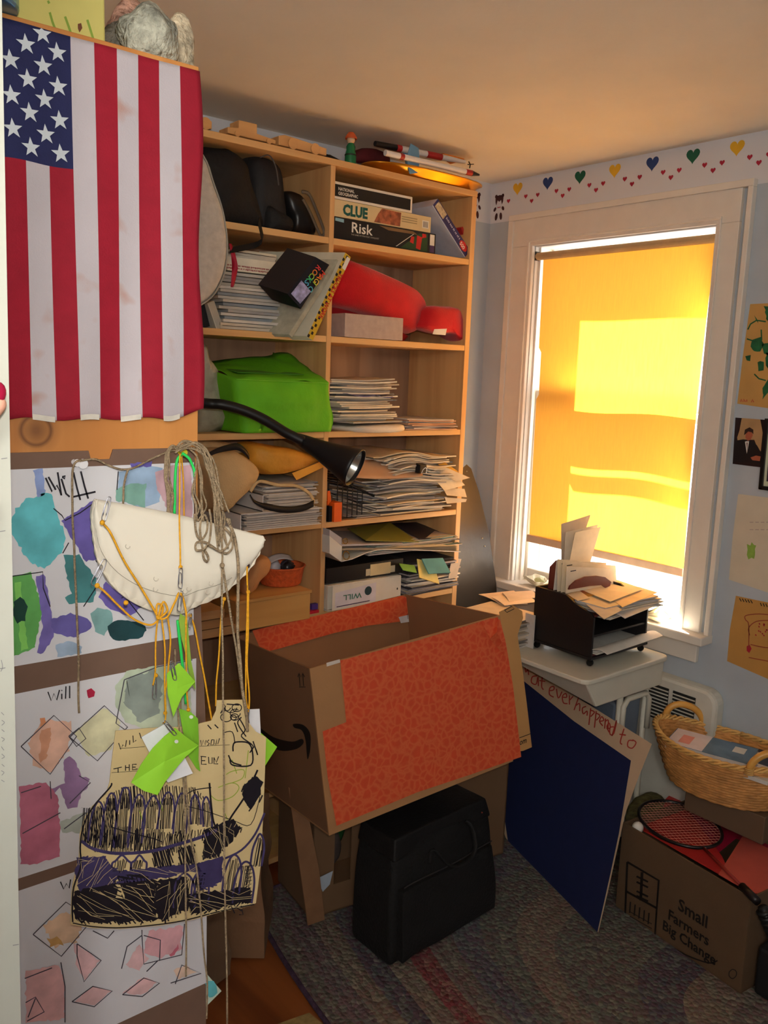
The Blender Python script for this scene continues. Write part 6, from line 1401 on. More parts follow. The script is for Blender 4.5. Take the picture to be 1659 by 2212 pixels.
# ================================================================== black laptop bag
k = thing('laptop_bag', 'black soft laptop bag standing on the rug before the cardboard boxes', 'bag', (1.6, 1.66, .012))
BK2 = mat('black_canvas', (15, 14, 15), .8, .2, 24, .3, 120)
lo = V((1.382, 1.580, .012)); ux = V((.445, .030, 0)); uy = V((-.004, .17, 0)); 
def bagfn(u, v, w_):   # u along the width, v up, w_ depth 0..1
    p = lo + ux * u + uy * w_ + V((0, 0, .335 * v)) + V((.006 * v, .030 * v, 0))
    tp = 1 - .16 * v ** 2.2; c_ = lo + ux * .5 + uy * .5 + V((0, .030 * v, .335 * v)); q = V((c_.x, c_.y, p.z)); p = q + (p - q) * tp
    p += noise.noise_vector(p * 9) * .006
    if w_ == 0: p += V((0, -.014, 0)) * math.sin(math.pi * u) * math.sin(math.pi * v)
    return p
def bagbox(u0, u1, v0, v1, w0, w1, name, mt_, bev=.012, push=0.0):
    m = MB(mt_); N_ = 10
    for (fn_) in (lambda a, b: bagfn(u0 + (u1 - u0) * a, v0 + (v1 - v0) * b, w0), lambda a, b: bagfn(u1 + (u0 - u1) * a, v0 + (v1 - v0) * b, w1),
                  lambda a, b: bagfn(u1, v0 + (v1 - v0) * b, w0 + (w1 - w0) * a), lambda a, b: bagfn(u0, v0 + (v1 - v0) * b, w1 + (w0 - w1) * a),
                  lambda a, b: bagfn(u0 + (u1 - u0) * a, v1, w0 + (w1 - w0) * b), lambda a, b: bagfn(u0 + (u1 - u0) * a, v0, w1 + (w0 - w1) * b)): m.grid(fn_, N_, N_)
    return m.build(name, k, smooth=True, weld=True, bevel=bev)
bagbox(0, 1, 0, 1, 0, 1, 'body', BK2, .016)
bagbox(.05, .93, .05, .62, -.16, .02, 'front_pocket', BK2, .010)
bagbox(-.004, 1.004, .84, 1.012, -.02, 1.01, 'top_flap', mat('black_flap', (20, 19, 20), .6, .2, 24, .2, 120), .012)
m = MB(BK2); P = [bagfn(.30, .74, -.15), bagfn(.31, .86, -.22), bagfn(.42, .72, -.34), bagfn(.56, .68, -.36), bagfn(.68, .74, -.34), bagfn(.72, .88, -.22), bagfn(.70, .93, -.12)]; m.tube(smooth_pts(P, 5), .008, 10, flat=.5); m.build('handle', k, smooth=True)
m = MB(mat('red_dot', (170, 60, 40), .4)); m.ball(bagfn(.90, .93, -.10), .0022, 8); m.build('zip_pull', k)
m = MB(mat('stitch_dark', (48, 46, 48), .7)); m.tube([bagfn(.05 + .88 * i / 12, .66, -.17) for i in range(13)], .0018, 5); m.build('pocket_zip', k)

# ================================================================== brown paper bags at the left
k = thing('paper_bag', 'brown paper grocery bag with green print standing behind the drawing', 'bag', (1.1, 1.95, 0))
PB = mat('kraft_brown', (136, 102, 74), .85, .08, 10, .4, 24)
def pbf(cx_, cy_, w_, d_, h_, ang, name, k, col, crump=.014, lean=(0, 0)):
    m = MB(col); M_ = rotm('Z', ang)
    def f(u, v):
        t = (u % 1) * 4; s_ = int(t) % 4; r = t - int(t)
        c4 = [(-1, -1), (1, -1), (1, 1), (-1, 1)]; a, b = c4[s_], c4[(s_ + 1) % 4]
        x, y = (a[0] + (b[0] - a[0]) * r) * w_ / 2, (a[1] + (b[1] - a[1]) * r) * d_ / 2
        if s_ in (1, 3): x *= 1 - .35 * v * math.sin(math.pi * r)
        p = V((cx_, cy_, .012)) + M_ @ V((x * (1 - .12 * v), y * (1 - .30 * v), h_ * v + .02 * v * math.sin(5 * u * math.pi))) + V((lean[0] * v, lean[1] * v, 0))
        return p + noise.noise_vector(p * 11) * crump * min(1, v * 3)
    m.grid(f, 48, 14); m.face([m.add([f(i / 8, 0) for i in range(8)]) + i for i in range(8)][::-1])
    return m.build(name, k, smooth=False, solid=.0008), f
o, f_ = pbf(1.105, 1.975, .24, .22, .37, -38, 'bag_body', k, PB)
m = MB(mat('print_olive', (84, 90, 50), .8))
for i, (u, s_) in enumerate(((.285, 0), (.33, 0))):
    a = f_(u, .72); b = f_(u, .15); c_ = f_(u + .05, .5); nn = (b - a).cross(c_ - a).normalized(); nn = nn if nn.y < 0 else -nn; dashes(m, a + nn * .012, b - a, (c_ - a), .016, (b - a).length * .8, 7 + i)
m.build('printed_words', k)
k2 = thing('paper_bag', 'crumpled smaller paper bag low behind the hanging drawing', 'bag', (.93, 1.86, 0)); pbf(.93, 1.85, .17, .12, .22, 15, 'bag_body', k2, mat('kraft_grey', (122, 98, 76), .85, .08, 10, .4, 24), .02)
m = MB(mat('mint_paper', (196, 214, 198), .7, .1, 14)); mpx = ymap(YC - .0012); slab(m, mpx, [(400, 2120), (440, 2096), (478, 2140), (440, 2178), (400, 2190)], .001, 0)
m.use(mat('paint_96_186_196', (126, 176, 150), .7)); blob(m, mpx, [(442, 2120), (462, 2118), (470, 2145), (450, 2155)], .0016, 2, 4)
tag(m.build('painted_paper'), 'mint painted paper corner poking out low behind the cabinet', 'painting')
m = MB(mat('straw_mat', (150, 128, 80), .9, .2, 80)); m.prism([V((1.00, 1.47, .003)), V((1.13, 1.50, .003)), V((1.12, 1.58, .003)), V((1.01, 1.60, .003))], (0, 0, .004)); tag(m.build('straw_mat'), 'corner of a straw coloured mat at the bottom edge', 'mat')

# ================================================================== blue display board
kb = thing('poster_board', 'navy blue poster board with pale lettered border leaning on the box', 'board', (2.0, 1.35, .011))
TR, BR_, BL_ = V((2.106, 1.303, .573)), V((1.975, 1.341, .011)), V((2.148, 1.892, .011))
Nn = (BL_ - BR_).cross(TR - BR_).normalized(); bmap = pmap(BR_, Nn)
if Nn.dot(V((0, 0, 1.6)) - BR_) < 0: Nn = -Nn
TLp = [(1128, 1433), (1270, 1521), (1408, 1607), (1375, 1690), (1350, 1760), (1330, 1850), (1310, 1940), (1291, 2020), (1192, 1918), (1095, 1817), (1075, 1760), (1085, 1600)]
m = MB(mat('board_cream', (206, 180, 150), .7, .03)); slab(m, bmap, TLp, .0, -.005); m.build('backing', kb)
m = MB(mat('board_navy', (24, 34, 78), .75, .05, 30)); slab(m, bmap, [(1120, 1462), (1240, 1558), (1363, 1643), (1352, 1710), (1337, 1800), (1318, 1890), (1290, 2016), (1192, 1915), (1097, 1816), (1080, 1700)], .0022, .0005); m.build('blue_sheet', kb)
mk = mat('marker_red', (176, 60, 50), .6); m = MB(mk)
def bstroke(pts, w=2.6): stroke(m, bmap, pts, w, .001, True)
for s_ in ([(1134, 1442), (1136, 1452), (1140, 1446), (1142, 1458)], [(1160, 1460), (1150, 1462), (1148, 1474), (1158, 1478), (1162, 1462), (1163, 1482)], [(1172, 1454), (1170, 1482), (1174, 1490)], [(1165, 1470), (1178, 1472)],
           [(1188, 1492), (1196, 1490), (1196, 1483), (1188, 1486), (1187, 1500), (1196, 1506)], [(1202, 1488), (1206, 1508), (1214, 1494)], [(1216, 1506), (1224, 1506), (1222, 1498), (1215, 1504), (1217, 1518), (1226, 1520)], [(1230, 1502), (1230, 1522)], [(1231, 1512), (1238, 1504)],
           [(1250, 1506), (1240, 1534)], [(1244, 1524), (1252, 1520), (1252, 1536)], [(1266, 1526), (1258, 1530), (1260, 1542), (1268, 1536), (1268, 1546)], [(1276, 1530), (1272, 1566)], [(1275, 1534), (1284, 1538), (1276, 1548)], [(1288, 1536), (1284, 1572)], [(1287, 1540), (1296, 1546), (1288, 1556)], [(1296, 1558), (1304, 1556), (1300, 1548), (1295, 1558), (1302, 1568)], [(1308, 1552), (1306, 1574)], [(1308, 1558), (1314, 1556), (1313, 1576)], [(1310, 1574), (1318, 1572), (1316, 1562), (1311, 1570), (1316, 1582)], [(1326, 1570), (1318, 1572), (1318, 1586), (1326, 1584), (1332, 1556), (1322, 1590)],
           [(1348, 1574), (1340, 1602), (1344, 1608)], [(1338, 1586), (1352, 1588)], [(1368, 1600), (1358, 1600), (1356, 1612), (1366, 1616), (1374, 1604), (1366, 1598)]): bstroke(s_)
m.build('lettering', kb)

# ================================================================== white side table and what stands on it
tx0, tx1, ty0, ty1, tzz = 1.957, 2.382, 1.435, 1.985, .750
k = thing('side_table', 'white plastic side table with a deep drawer tray under the window', 'table', (2.17, 1.7, 0))
PL = mat('white_plastic', (204, 200, 184), .4, .03)
def rrect(x0_, x1_, y0_, y1_, r, z, n=6):
    out = []
    for (cx_, cy_, a0_) in ((x1_ - r, y1_ - r, 0), (x0_ + r, y1_ - r, 90), (x0_ + r, y0_ + r, 180), (x1_ - r, y0_ + r, 270)):
        for q in range(n + 1): a = math.radians(a0_ + 90 * q / n); out.append((cx_ + r * math.cos(a), cy_ + r * math.sin(a), z))
    return out
MB(PL).prism(rrect(tx0, tx1, ty0, ty1, .03, tzz - .016), (0, 0, .016)).build('table_top', k, bevel=.004)
MB(PL).hexa([(tx0 + .075, ty0 + .015, tzz - .10), (tx1 - .012, ty0 + .015, tzz - .10), (tx1 - .02, ty1 - .03, tzz - .03), (tx0 + .075, ty1 - .03, tzz - .03), (tx0 + .02, ty0 + .015, tzz - .017), (tx1 - .008, ty0 + .015, tzz - .017), (tx1 - .02, ty1 - .03, tzz - .017), (tx0 + .05, ty1 - .03, tzz - .017)]).build('drawer', k, bevel=.006)
for (x, y, zt) in ((2.215, ty0 + .06, .096), (tx1 - .03, ty0 + .06, .096), (2.335, ty1 - .06, .036), (tx1 - .03, ty1 - .06, .036)):
    MB(PL).tube([(x, y, .003), (x, y, tzz - zt)], .010, 12).build('leg', k, smooth=True)
MB(PL).tube([(2.215, ty0 + .045, .50), (2.215, ty0 + .045, .60), (2.235, ty0 + .045, .622), (tx1 - .05, ty0 + .045, .622), (tx1 - .03, ty0 + .045, .60), (tx1 - .03, ty0 + .045, .50)], .009, 10).build('front_rail', k, smooth=True)
MB(mat('grey_bin', (104, 116, 132), .5, .05)).hexa([(2.215, ty0 + .08, .34), (tx1 - .03, ty0 + .08, .34), (tx1 - .03, ty1 - .1, .34), (2.33, ty1 - .1, .34), (2.215, ty0 + .075, .60), (tx1 - .025, ty0 + .075, .60), (tx1 - .025, ty1 - .1, .60), (2.34, ty1 - .1, .60)]).build('lower_tray', k, bevel=.01)
# desk organiser on casters
k = thing('desk_organizer', 'black desk organiser on little wheels with red brown trays, on the side table', 'organiser', (2.2, 1.6, tzz))
ox0, ox1, oy0, oy1 = 2.062, 2.345, 1.505, 1.735
zb_ = tzz + .032
zt_ = XP(1163, 1268, ox0).z; zf_ = XP(1274, 1325, ox0).z
OB = mat('organizer_black', (26, 23, 24), .45, .1); ORB = mat('tray_redbrown', (96, 36, 32), .5, .1)
for x in (ox0, ox1 - .008):
    MB(OB).prism([(x, oy1, zb_), (x, oy0, zb_), (x, oy0, zf_ - .012), (x, oy0 + .012, zf_), (x, oy0 + .07, zt_ - .02), (x, oy0 + .11, zt_), (x, oy1, zt_)], (.008, 0, 0)).build('side_panel', k, bevel=.001)
MB(OB).box((ox0 + .008, oy1 - .008, zb_), (ox1 - .008, oy1, zt_)).build('back_panel', k)
MB(OB).box((ox0 - .004, oy0 - .004, zb_ - .008), (ox1 + .004, oy1 + .004, zb_)).build('base', k, bevel=.001)
for q, z in enumerate((zb_ + .001, zb_ + .060, zb_ + .122)):
    MB(ORB if q != 1 else OB).box((ox0 + .008, oy0 + .004, z), (ox1 - .008, oy1 - .009, z + .006)).build('tray', k)
m = MB(ORB)
P = [YP(x, y, oy0 + .115) for x, y in ((1229, 1274), (1232, 1266), (1245, 1254), (1265, 1246), (1290, 1244), (1308, 1247), (1321, 1257), (1318, 1266), (1308, 1270), (1300, 1264), (1275, 1266))]; m.prism(P, (0, .006, 0)); m.build('red_divider', k, bevel=.001)
MB(ORB).prism([YP(x, y, oy1 - .03) for x, y in ((1186, 1272), (1190, 1225), (1203, 1211), (1215, 1212), (1210, 1275))], (0, .005, 0)).build('rear_divider', k)
for (x, y) in ((ox0 + .012, oy0 + .01), (ox1 - .012, oy0 + .01), (ox0 + .012, oy1 - .012), (ox1 - .012, oy1 - .012)):
    MB(mat('caster_black', (14, 14, 15), .2)).lathe([(0, -.006), (.009, -.006), (.0105, -.003), (.0105, .003), (.009, .006), (0, .006)], (x, y, tzz + .0115), (1, .3, 0), 16).build('caster', k, smooth=False)
def env(name, label, quad, Y, col, yaw=0.0, lean=.0, th=.0016, group=None, cat='envelope', marks=None):
    mp_ = lambda px, py, d=0.0: YP(px, py, Y + lean * (quad[0][1] - py) / 100 + yaw * (px - quad[0][0]) / 100) + V((0, -d, 0))
    m = MB(pmatc(col)); slab(m, mp_, quad, 0, -th)
    if marks:
        m.use(INK); [stroke(m, mp_, s_, w_, .0006) for s_, w_ in marks]
    return tag(m.build(name), label, cat, group)
for i, (q, Y, c_) in enumerate([(((1213, 1220), (1242, 1212), (1276, 1112), (1213, 1132)), oy1 - .022, (200, 186, 168)), (((1218, 1222), (1268, 1215), (1292, 1133), (1222, 1150)), oy1 - .035, (214, 204, 186)), (((1228, 1224), (1273, 1222), (1298, 1138), (1243, 1150)), oy1 - .048, (222, 210, 186)),
                              (((1196, 1275), (1240, 1270), (1240, 1212), (1203, 1210)), oy1 - .060, (216, 212, 204)), (((1204, 1278), (1300, 1268), (1310, 1216), (1205, 1208)), oy1 - .072, (226, 214, 188)), (((1212, 1280), (1332, 1262), (1330, 1222), (1216, 1212)), oy1 - .084, (222, 208, 180)), (((1222, 1282), (1325, 1262), (1322, 1228), (1224, 1224)), oy1 - .096, (230, 218, 196))]):
    env('envelope', ['tallest letter at the back of the organiser, near the shade', 'upright letter second in the tall group of the organiser', 'cream letter leaning right, front of the tall group', 'narrow white envelope at the left of the shorter row', 'long cream envelope in the shorter upright row', 'buff envelope in the middle of the shorter upright row', 'front envelope right behind the red arched divider'][i], q, Y, c_, 0, .0, .0014, 'envelopes upright in the organiser', 'envelope', [([(q[3][0] + 8, q[3][1] + 10), (q[3][0] + 20, q[3][1] + 8)], 2)] if i > 2 else None)
zo = zt_ - .012
def flat(name, label, quad, z, col, th=.0012, curl=0.0, cat='envelope', group=None, tilt=0.0):
    m = MB(pmatc(col)); P = [ZP(px, py, z) for px, py in quad]
    def f(u, v):
        a = P[0].lerp(P[1], u); b = P[3].lerp(P[2], u); q = a.lerp(b, v); q.z += curl * math.sin(math.pi * u) + tilt * v; return q
    m.grid(f, 8, 4); return tag(m.build(name, smooth=False, solid=th), label, cat, group)
gl = 'letters heaped on top of the organiser'
stack(9, ox0 + .03, ox1 + .035, oy0 - .015, oy0 + .10, zf_ - .018, zt_ - .014, 'envelope', 'envelope in the flat heap on the organiser', 'envelope', gl, [(206, 196, 182), (186, 184, 186), (222, 206, 176), (200, 190, 176)], 71, .016, 9, .003)
flat('envelope', 'cream envelope on top of the organiser heap with a red postmark', ((1252, 1272), (1318, 1300), (1390, 1272), (1330, 1252)), zo + .004, (220, 208, 188), group=gl)
flat('envelope', 'small cream card at the left end of the organiser heap', ((1212, 1275), (1248, 1298), (1274, 1292), (1240, 1268)), zo + .001, (218, 204, 184), group=gl)
flat('envelope', 'orange tinted envelope at the right of the organiser heap', ((1322, 1295), (1345, 1312), (1420, 1280), (1380, 1268)), zo - .002, (226, 204, 168), group=gl)
flat('envelope', 'window envelope hanging over the front of the organiser', ((1262, 1302), (1305, 1338), (1345, 1318), (1300, 1290)), zo - .006, (196, 192, 190), group=gl)
k2 = flat('letter', 'white letter sticking out of the lowest tray of the organiser', ((1276, 1404), (1312, 1414), (1432, 1374), (1400, 1364)), zb_ + .022, (212, 206, 196), .002, .008, 'letter')
flat('letter', 'pale blue form curling out of the upper tray of the organiser', ((1315, 1322), (1350, 1336), (1425, 1305), (1405, 1295)), zb_ + .128, (206, 206, 206), .002, .004, 'letter')
stack(5, ox0 + .012, ox1 - .015, oy0 - .012, oy0 + .16, zb_ + .008, zb_ + .020, 'letter', 'letter lying in the lowest tray of the organiser', 'letter', 'letters in the lowest tray', [(200, 196, 190), (214, 208, 196)], 73, .006, 3, .001)
# papers piled to the left of the organiser
stack(16, 1.965, 2.15, 1.745, 1.975, tzz + .001, tzz + .088, 'paper_sheet', 'folded paper in the pile left of the organiser', 'paper', 'papers piled left of the organiser', [(206, 190, 170), (196, 188, 180), (120, 112, 104), (222, 206, 184), (170, 160, 150)], 81, .012, 6, .003)
for i, (q, c_) in enumerate([(((1034, 1284), (1080, 1304), (1140, 1305), (1110, 1276)), (226, 202, 178)), (((1060, 1290), (1090, 1308), (1160, 1300), (1120, 1278)), (232, 214, 194)), (((1085, 1280), (1100, 1300), (1160, 1290), (1150, 1276)), (214, 196, 176))]):
    flat('envelope', ['pink cream envelope spreading left on the pile beside the organiser', 'pale envelope topmost on the pile beside the organiser', 'buff envelope against the organiser side on the paper pile'][i], q, tzz + .091 + .003 * i, c_, .0014, .003)
MB(PL)
m = MB(pmatc((196, 190, 184))); m.box((2.052, 1.722, tzz + .001), (2.0565, 1.760, tzz + .11)); tag(m.build('card'), 'grey white card edge standing upright at the rear left of the organiser', 'card')

# ================================================================== sill: shell dish, papers
k = thing('shell_dish', 'white scalloped shell shaped dish on the left end of the window sill', 'dish', (XW - .01, 2.10, WZ0 + .006))
SH = mat('shell_white', (222, 218, 196), .4, .05, 20)
m = MB(SH); cS = V((XW + .002, 2.095, WZ0 + .0065))
def shf2(u, v):
    a = 2 * math.pi * u; r = .052 * v * (1 + .10 * math.cos(9 * a) * v); return cS + V((.72 * r * math.cos(a), 1.15 * r * math.sin(a), .030 * v ** 2.2 + .006 * math.sin(3 * a) * v))
m.grid(shf2, 54, 8); m.build('bowl', k, smooth=True, solid=.002)
m = MB(mat('shell_green', (168, 166, 120), .6)); m.ball(cS + V((0, -.008, .020)), (.018, .022, .014), 14, .3); tag(m.build('dried_pod', smooth=True), 'olive dried pod lying in the shell dish', 'pod')
for i in range(4):
    m = MB(pmatc([(226, 216, 190), (214, 202, 176), (206, 192, 160), (232, 224, 206)][i])); y_ = 1.53 + .012 * i
    m.grid(lambda u, v: V((XW - .04 + .09 * u, y_ + .10 * v + .02 * u, WZ0 + .010 + .012 * i * (1 - v) + .022 * math.sin(2.4 * v + i) * (u + .2))), 8, 8); tag(m.build('paper_sheet', solid=.0008, smooth=True), 'curled paper in the heap at the right end of the sill', 'paper', 'curled papers on the right of the sill')

# ================================================================== small farmers box, its contents and the basket
k = thing('cardboard_box', 'open cardboard box printed Small Farmers Big Change at the lower right', 'box', (2.2, 1.15, .011))
q0, q1 = V((2.122, 1.386, .0112)), V((2.070, .953, .0112)); dn = V((.362, -.043, 0)); hS = .288
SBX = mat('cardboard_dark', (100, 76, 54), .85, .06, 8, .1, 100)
def pan2(p, q, nn, z0, z1, name):
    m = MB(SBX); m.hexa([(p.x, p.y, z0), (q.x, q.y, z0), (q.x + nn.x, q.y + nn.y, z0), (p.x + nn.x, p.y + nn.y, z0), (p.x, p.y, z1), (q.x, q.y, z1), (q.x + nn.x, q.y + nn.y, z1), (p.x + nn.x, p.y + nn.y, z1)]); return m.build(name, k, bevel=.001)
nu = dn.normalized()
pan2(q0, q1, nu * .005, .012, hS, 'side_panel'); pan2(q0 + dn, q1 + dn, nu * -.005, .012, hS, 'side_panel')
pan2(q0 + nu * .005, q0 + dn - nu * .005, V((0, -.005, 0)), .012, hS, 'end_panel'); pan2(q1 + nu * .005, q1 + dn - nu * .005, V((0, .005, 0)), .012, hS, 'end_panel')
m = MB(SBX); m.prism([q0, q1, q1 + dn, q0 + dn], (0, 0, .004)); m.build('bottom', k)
fmap = pmap(q0, V((q1 - q0).cross(V((0, 0, 1)))))
m = MB(PRT)
for s_ in ([(1355, 1862), (1423, 1902), (1414, 2030), (1350, 1984), (1355, 1862)], [(1352, 1925), (1419, 1962)]): stroke(m, fmap, s_, 4.5, .0012)
stroke(m, fmap, [(1387, 1884), (1384, 1945)], 6, .0012)
for y in (1893, 1905, 1925, 1935): stroke(m, fmap, [(1375, y), (1400, y + 12)], 4, .0012)
for i in range(5): stroke(m, fmap, [(1362 + i * 10, 1948 + i * 6), (1360 + i * 10, 1972 + i * 6)], 3, .0012)
for i in range(3): stroke(m, fmap, [(1360, 1985 - i * 10 + 4), (1408, 2016 - i * 10)], 1.6, .0012)
m.build('printed_emblem', k)
m = MB(PRT)
for s_, (px, py), sz in (('Small', (1464, 1964), .050), ('Farmers', (1442, 1984), .044), ('Big Change', (1430, 2006), .042)):
    a = fmap(px, py, .0012); d = (q1 - q0).normalized(); text_mb(m, s_, a, d, (0, 0, 1), sz, .95, .022)
P = [(1575, 2100), (1582, 2094), (1590, 2098), (1590, 2108), (1582, 2114), (1575, 2108), (1575, 2100)]; stroke(m, fmap, P, 2, .0012, True)
stroke(m, fmap, [(1435, 2035), (1480, 2062), (1530, 2080), (1550, 2075)], 3, .0012, True)
m.build('lettering', k)
# contents
zi = hS - .035
def inside(name, label, pts, z, col, th=.002, cat='folder', group=None, dz=None):
    m = MB(col); P = [ZP(px, py, z + (dz[i] if dz else 0)) for i, (px, py) in enumerate(pts)]; m.prism(P, (0, 0, -th)); return tag(m.build(name), label, cat, group)
cR = mat('folder_red', (190, 48, 44), .55, .06); cM = mat('folder_magenta', (170, 26, 62), .55, .06); cS_ = mat('folder_salmon', (206, 92, 76), .6, .06)
def insx(name, label, x0_, x1_, y0_, y1_, z, rot, col, cat='folder', th=.003):
    m = MB(col); m.obox(((x0_ + x1_) / 2, (y0_ + y1_) / 2, z), (x1_ - x0_, y1_ - y0_, th), rotm('Z', rot)); return tag(m.build(name, bevel=.0005), label, cat)
inside('folder', 'magenta folder lying at the wall side of the printed box', [(1475, 1730), (1545, 1722), (1659, 1760), (1670, 1840), (1590, 1810), (1530, 1860), (1500, 1800)], zi - .012, cM)
inside('folder', 'orange red folder under the racket strings in the printed box', [(1376, 1786), (1452, 1712), (1482, 1742), (1560, 1850), (1585, 1905), (1540, 1880)], zi + .004, cR)
inside('folder', 'salmon folder at the near right corner of the printed box', [(1552, 1888), (1604, 1806), (1668, 1836), (1668, 1935), (1622, 1928)], zi + .012, cS_)
m = MB(mat('camo_cloth', (96, 92, 54), .9, .5, 50, .4, 80)); puffy(m, lambda px, py, d=0.0: ZP(px, py, zi + .02) + V((0, 0, d)), [(1352, 1745), (1370, 1715), (1410, 1700), (1440, 1720), (1425, 1750), (1390, 1775), (1358, 1775)], .05, 3, .004, 30); tag(m.build('mesh_bag', smooth=True), 'olive and grey mesh bag in the far corner of the printed box', 'bag')
m = MB(mat('white_ball', (220, 214, 206), .5)); b_ = q0.lerp(q1, .09) + nu * .022; m.ball((b_.x, b_.y, hS - .004), .017, 16); tag(m.build('shuttlecock', smooth=True), 'white round cork at the near edge beside the racket strings', 'ball')
# racket: oval frame with strings
k = thing('badminton_racket', 'black badminton racket with pale strings lying across the printed box', 'racket', (2.2, 1.2, hS))
cR_ = V((2.250, 1.275, hS + .006)); th_ = math.radians(-121); e1 = V((math.cos(th_), math.sin(th_), 0)); e2 = V((-math.sin(th_), math.cos(th_), 0)); e1.z = .02; ra, rb = .142, .112
P = [cR_ + e1 * ra * math.cos(2 * math.pi * q / 48) + e2 * rb * math.sin(2 * math.pi * q / 48) for q in range(49)]
MB(mat('racket_black', (28, 22, 24), .35)).tube(P, .005, 10).build('frame', k, smooth=True)
m = MB(mat('racket_string', (216, 150, 130), .5))
for q in range(-9, 10):
    t = q / 10; s_ = math.sqrt(1 - t * t) * .97
    m.tube([cR_ + e1 * ra * t - e2 * rb * s_, cR_ + e1 * ra * t + e2 * rb * s_], .00055, 4); m.tube([cR_ + e2 * rb * t - e1 * ra * s_, cR_ + e2 * rb * t + e1 * ra * s_], .00055, 4)
m.build('strings', k)['kind'] = 'stuff'
MB(mat('racket_shaft', (150, 50, 44), .35)).tube([cR_ + e1 * (ra + .002), cR_ + e1 * (ra + .20) + V((0, 0, .004))], .0045, 10).build('shaft', k, smooth=True)
MB(mat('racket_black', (28, 22, 24), .35)).tube([cR_ + e1 * (ra + .20) + V((0, 0, .004)), cR_ + e1 * (ra + .27) + V((0, 0, .006))], .011, 12).build('grip', k, smooth=True)
# black ribbed hose/handle at the right edge below
k = MB(mat('hose_black', (30, 32, 32), .4)); 
for q in range(6): k.lathe([(.012, -.006), (.019, -.003), (.019, .003), (.012, .006)], V((2.10 + .004 * q, .93 - .006 * q, .25 - .014 * q)), (0.2, -.4, -1), 16)
k.tube([(2.10, .935, .262), (2.123, .895, .16)], .012, 12)
tag(k.build('ribbed_hose', smooth=True), 'black ribbed hose end at the right edge of the photo by the printed box', 'hose')
MB(mat('case_black', (20, 20, 22), .7))
m = MB(mat('case_black', (20, 20, 22), .7, .2)); m.box((2.10, .62, .0112), (2.42, .935, .15)); tag(m.build('black_case', bevel=.01), 'black case on the rug right of the printed box at the photo corner', 'case')
# carton that holds the basket
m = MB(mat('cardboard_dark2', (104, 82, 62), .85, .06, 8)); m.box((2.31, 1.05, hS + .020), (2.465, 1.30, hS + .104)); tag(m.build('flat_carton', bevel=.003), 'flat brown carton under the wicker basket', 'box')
# basket
k = thing('wicker_basket', 'oval wicker basket with two round wooden handles full of magazines', 'basket', (2.355, 1.215, hS + .107))
bc = V((2.355, 1.215, hS + .107)); WK = mat('wicker', (196, 138, 76), .6, .25, 30, .3, 90); WK2 = mat('wicker_pale', (216, 168, 96), .5, .15, 30)
A0, B0, HB_ = .112, .185, .135
ang0 = math.radians(8)
def bas(a, t, off=0.0):
    fl_ = .80 + .34 * t ** .8; ra_, rb_ = (A0 * fl_ + off), (B0 * fl_ + off)
    x, y = ra_ * math.cos(a), rb_ * math.sin(a)
    dip = .024 * abs(math.sin(a)) ** 3 * t
    return bc + V((x * math.cos(ang0) - y * math.sin(ang0), x * math.sin(ang0) + y * math.cos(ang0), HB_ * t + dip))
m = MB(WK); m.grid(lambda u, v: bas(2 * math.pi * u, v, -.003), 60, 10); n = m.add([bas(2 * math.pi * q / 30, 0) for q in range(30)]); m.face([n + i for i in range(30)]); m.build('lining', k, smooth=True)
m = MB(WK)
for r in range(15):
    t = (r + .5) / 15.5
    m.tube([bas(2 * math.pi * q / 90, t, .0025 * (1 if (q // 2 + r) % 2 else -.4)) for q in range(91)], .0058, 6)
m.build('weave', k, smooth=True)['kind'] = 'stuff'
m = MB(WK2)
for ph in (0, math.pi * .66, math.pi * 1.33): m.tube([bas(2 * math.pi * q / 120, 1.0, .002 + .006 * math.cos(q * .9 + ph)) + V((0, 0, .004 + .006 * math.sin(q * .9 + ph))) for q in range(121)], .0042, 6)
m.build('rim_braid', k, smooth=True)
for sg in (1, -1):
    a = math.radians(50) + (math.pi if sg < 0 else 0); b_ = bas(a, 1.0); t_ = (bas(a + .05, 1) - bas(a - .05, 1)).normalized()
    hd_ = [b_ + t_ * (.058 * math.cos(math.pi * q / 16)) + V((0, 0, .006 + .048 * math.sin(math.pi * q / 16))) for q in range(17)]
    MB(mat('handle_wood', (214, 158, 76), .35, .1, 20)).tube(hd_, .0105, 12).build('handle', k, smooth=True)
    for s2 in (1, -1):
        m = MB(WK2)
        for w_ in range(4): m.lathe([(.0115, -.002), (.014, 0), (.0115, .002)], b_ + t_ * .058 * s2 + V((0, 0, -.004 + .005 * w_)), (0, 0, 1), 14)
        m.build('handle_wrap', k, smooth=True)
zB = bc.z + HB_ - .012
m = MB(pmatc((196, 190, 184))); M_ = rotm('Z', -4)
def mg(name, label, c, sz, rot, cov, cat='magazine', tilt=0, marks=()):
    k = thing(name, label, cat, c); M_ = rotm('Z', rot) @ rotm('X', tilt)
    MB(pmatc((206, 200, 192))).obox(c, (sz[0] - .003, sz[1] - .003, sz[2] - .002), M_).build('pages', k)
    m = MB(cov); m.obox(V(c) + M_ @ V((0, 0, sz[2] / 2)), (sz[0], sz[1], .0012), M_); m.build('cover', k)
    for i, (u, v, w_, h_, col) in enumerate(marks):
        MB(col).obox(V(c) + M_ @ V((u * sz[0], v * sz[1], sz[2] / 2 + .0009 + .0002 * i)), (w_ * sz[0], h_ * sz[1], .0004), M_).build('printed_patch', k)
    return k
WC = mat('cover_pinkwhite', (226, 214, 218), .25, .06, 30); BC_ = mat('cover_bluegrey', (96, 124, 150), .2, .25, 14)
mg('magazine', 'thick magazine with dark cover at the back of the basket', (2.40, 1.13, zB - .004), (.13, .19, .010), 14, mat('cover_navy', (36, 40, 62), .3, .2, 20), marks=((.1, .1, .4, .2, TWH),))
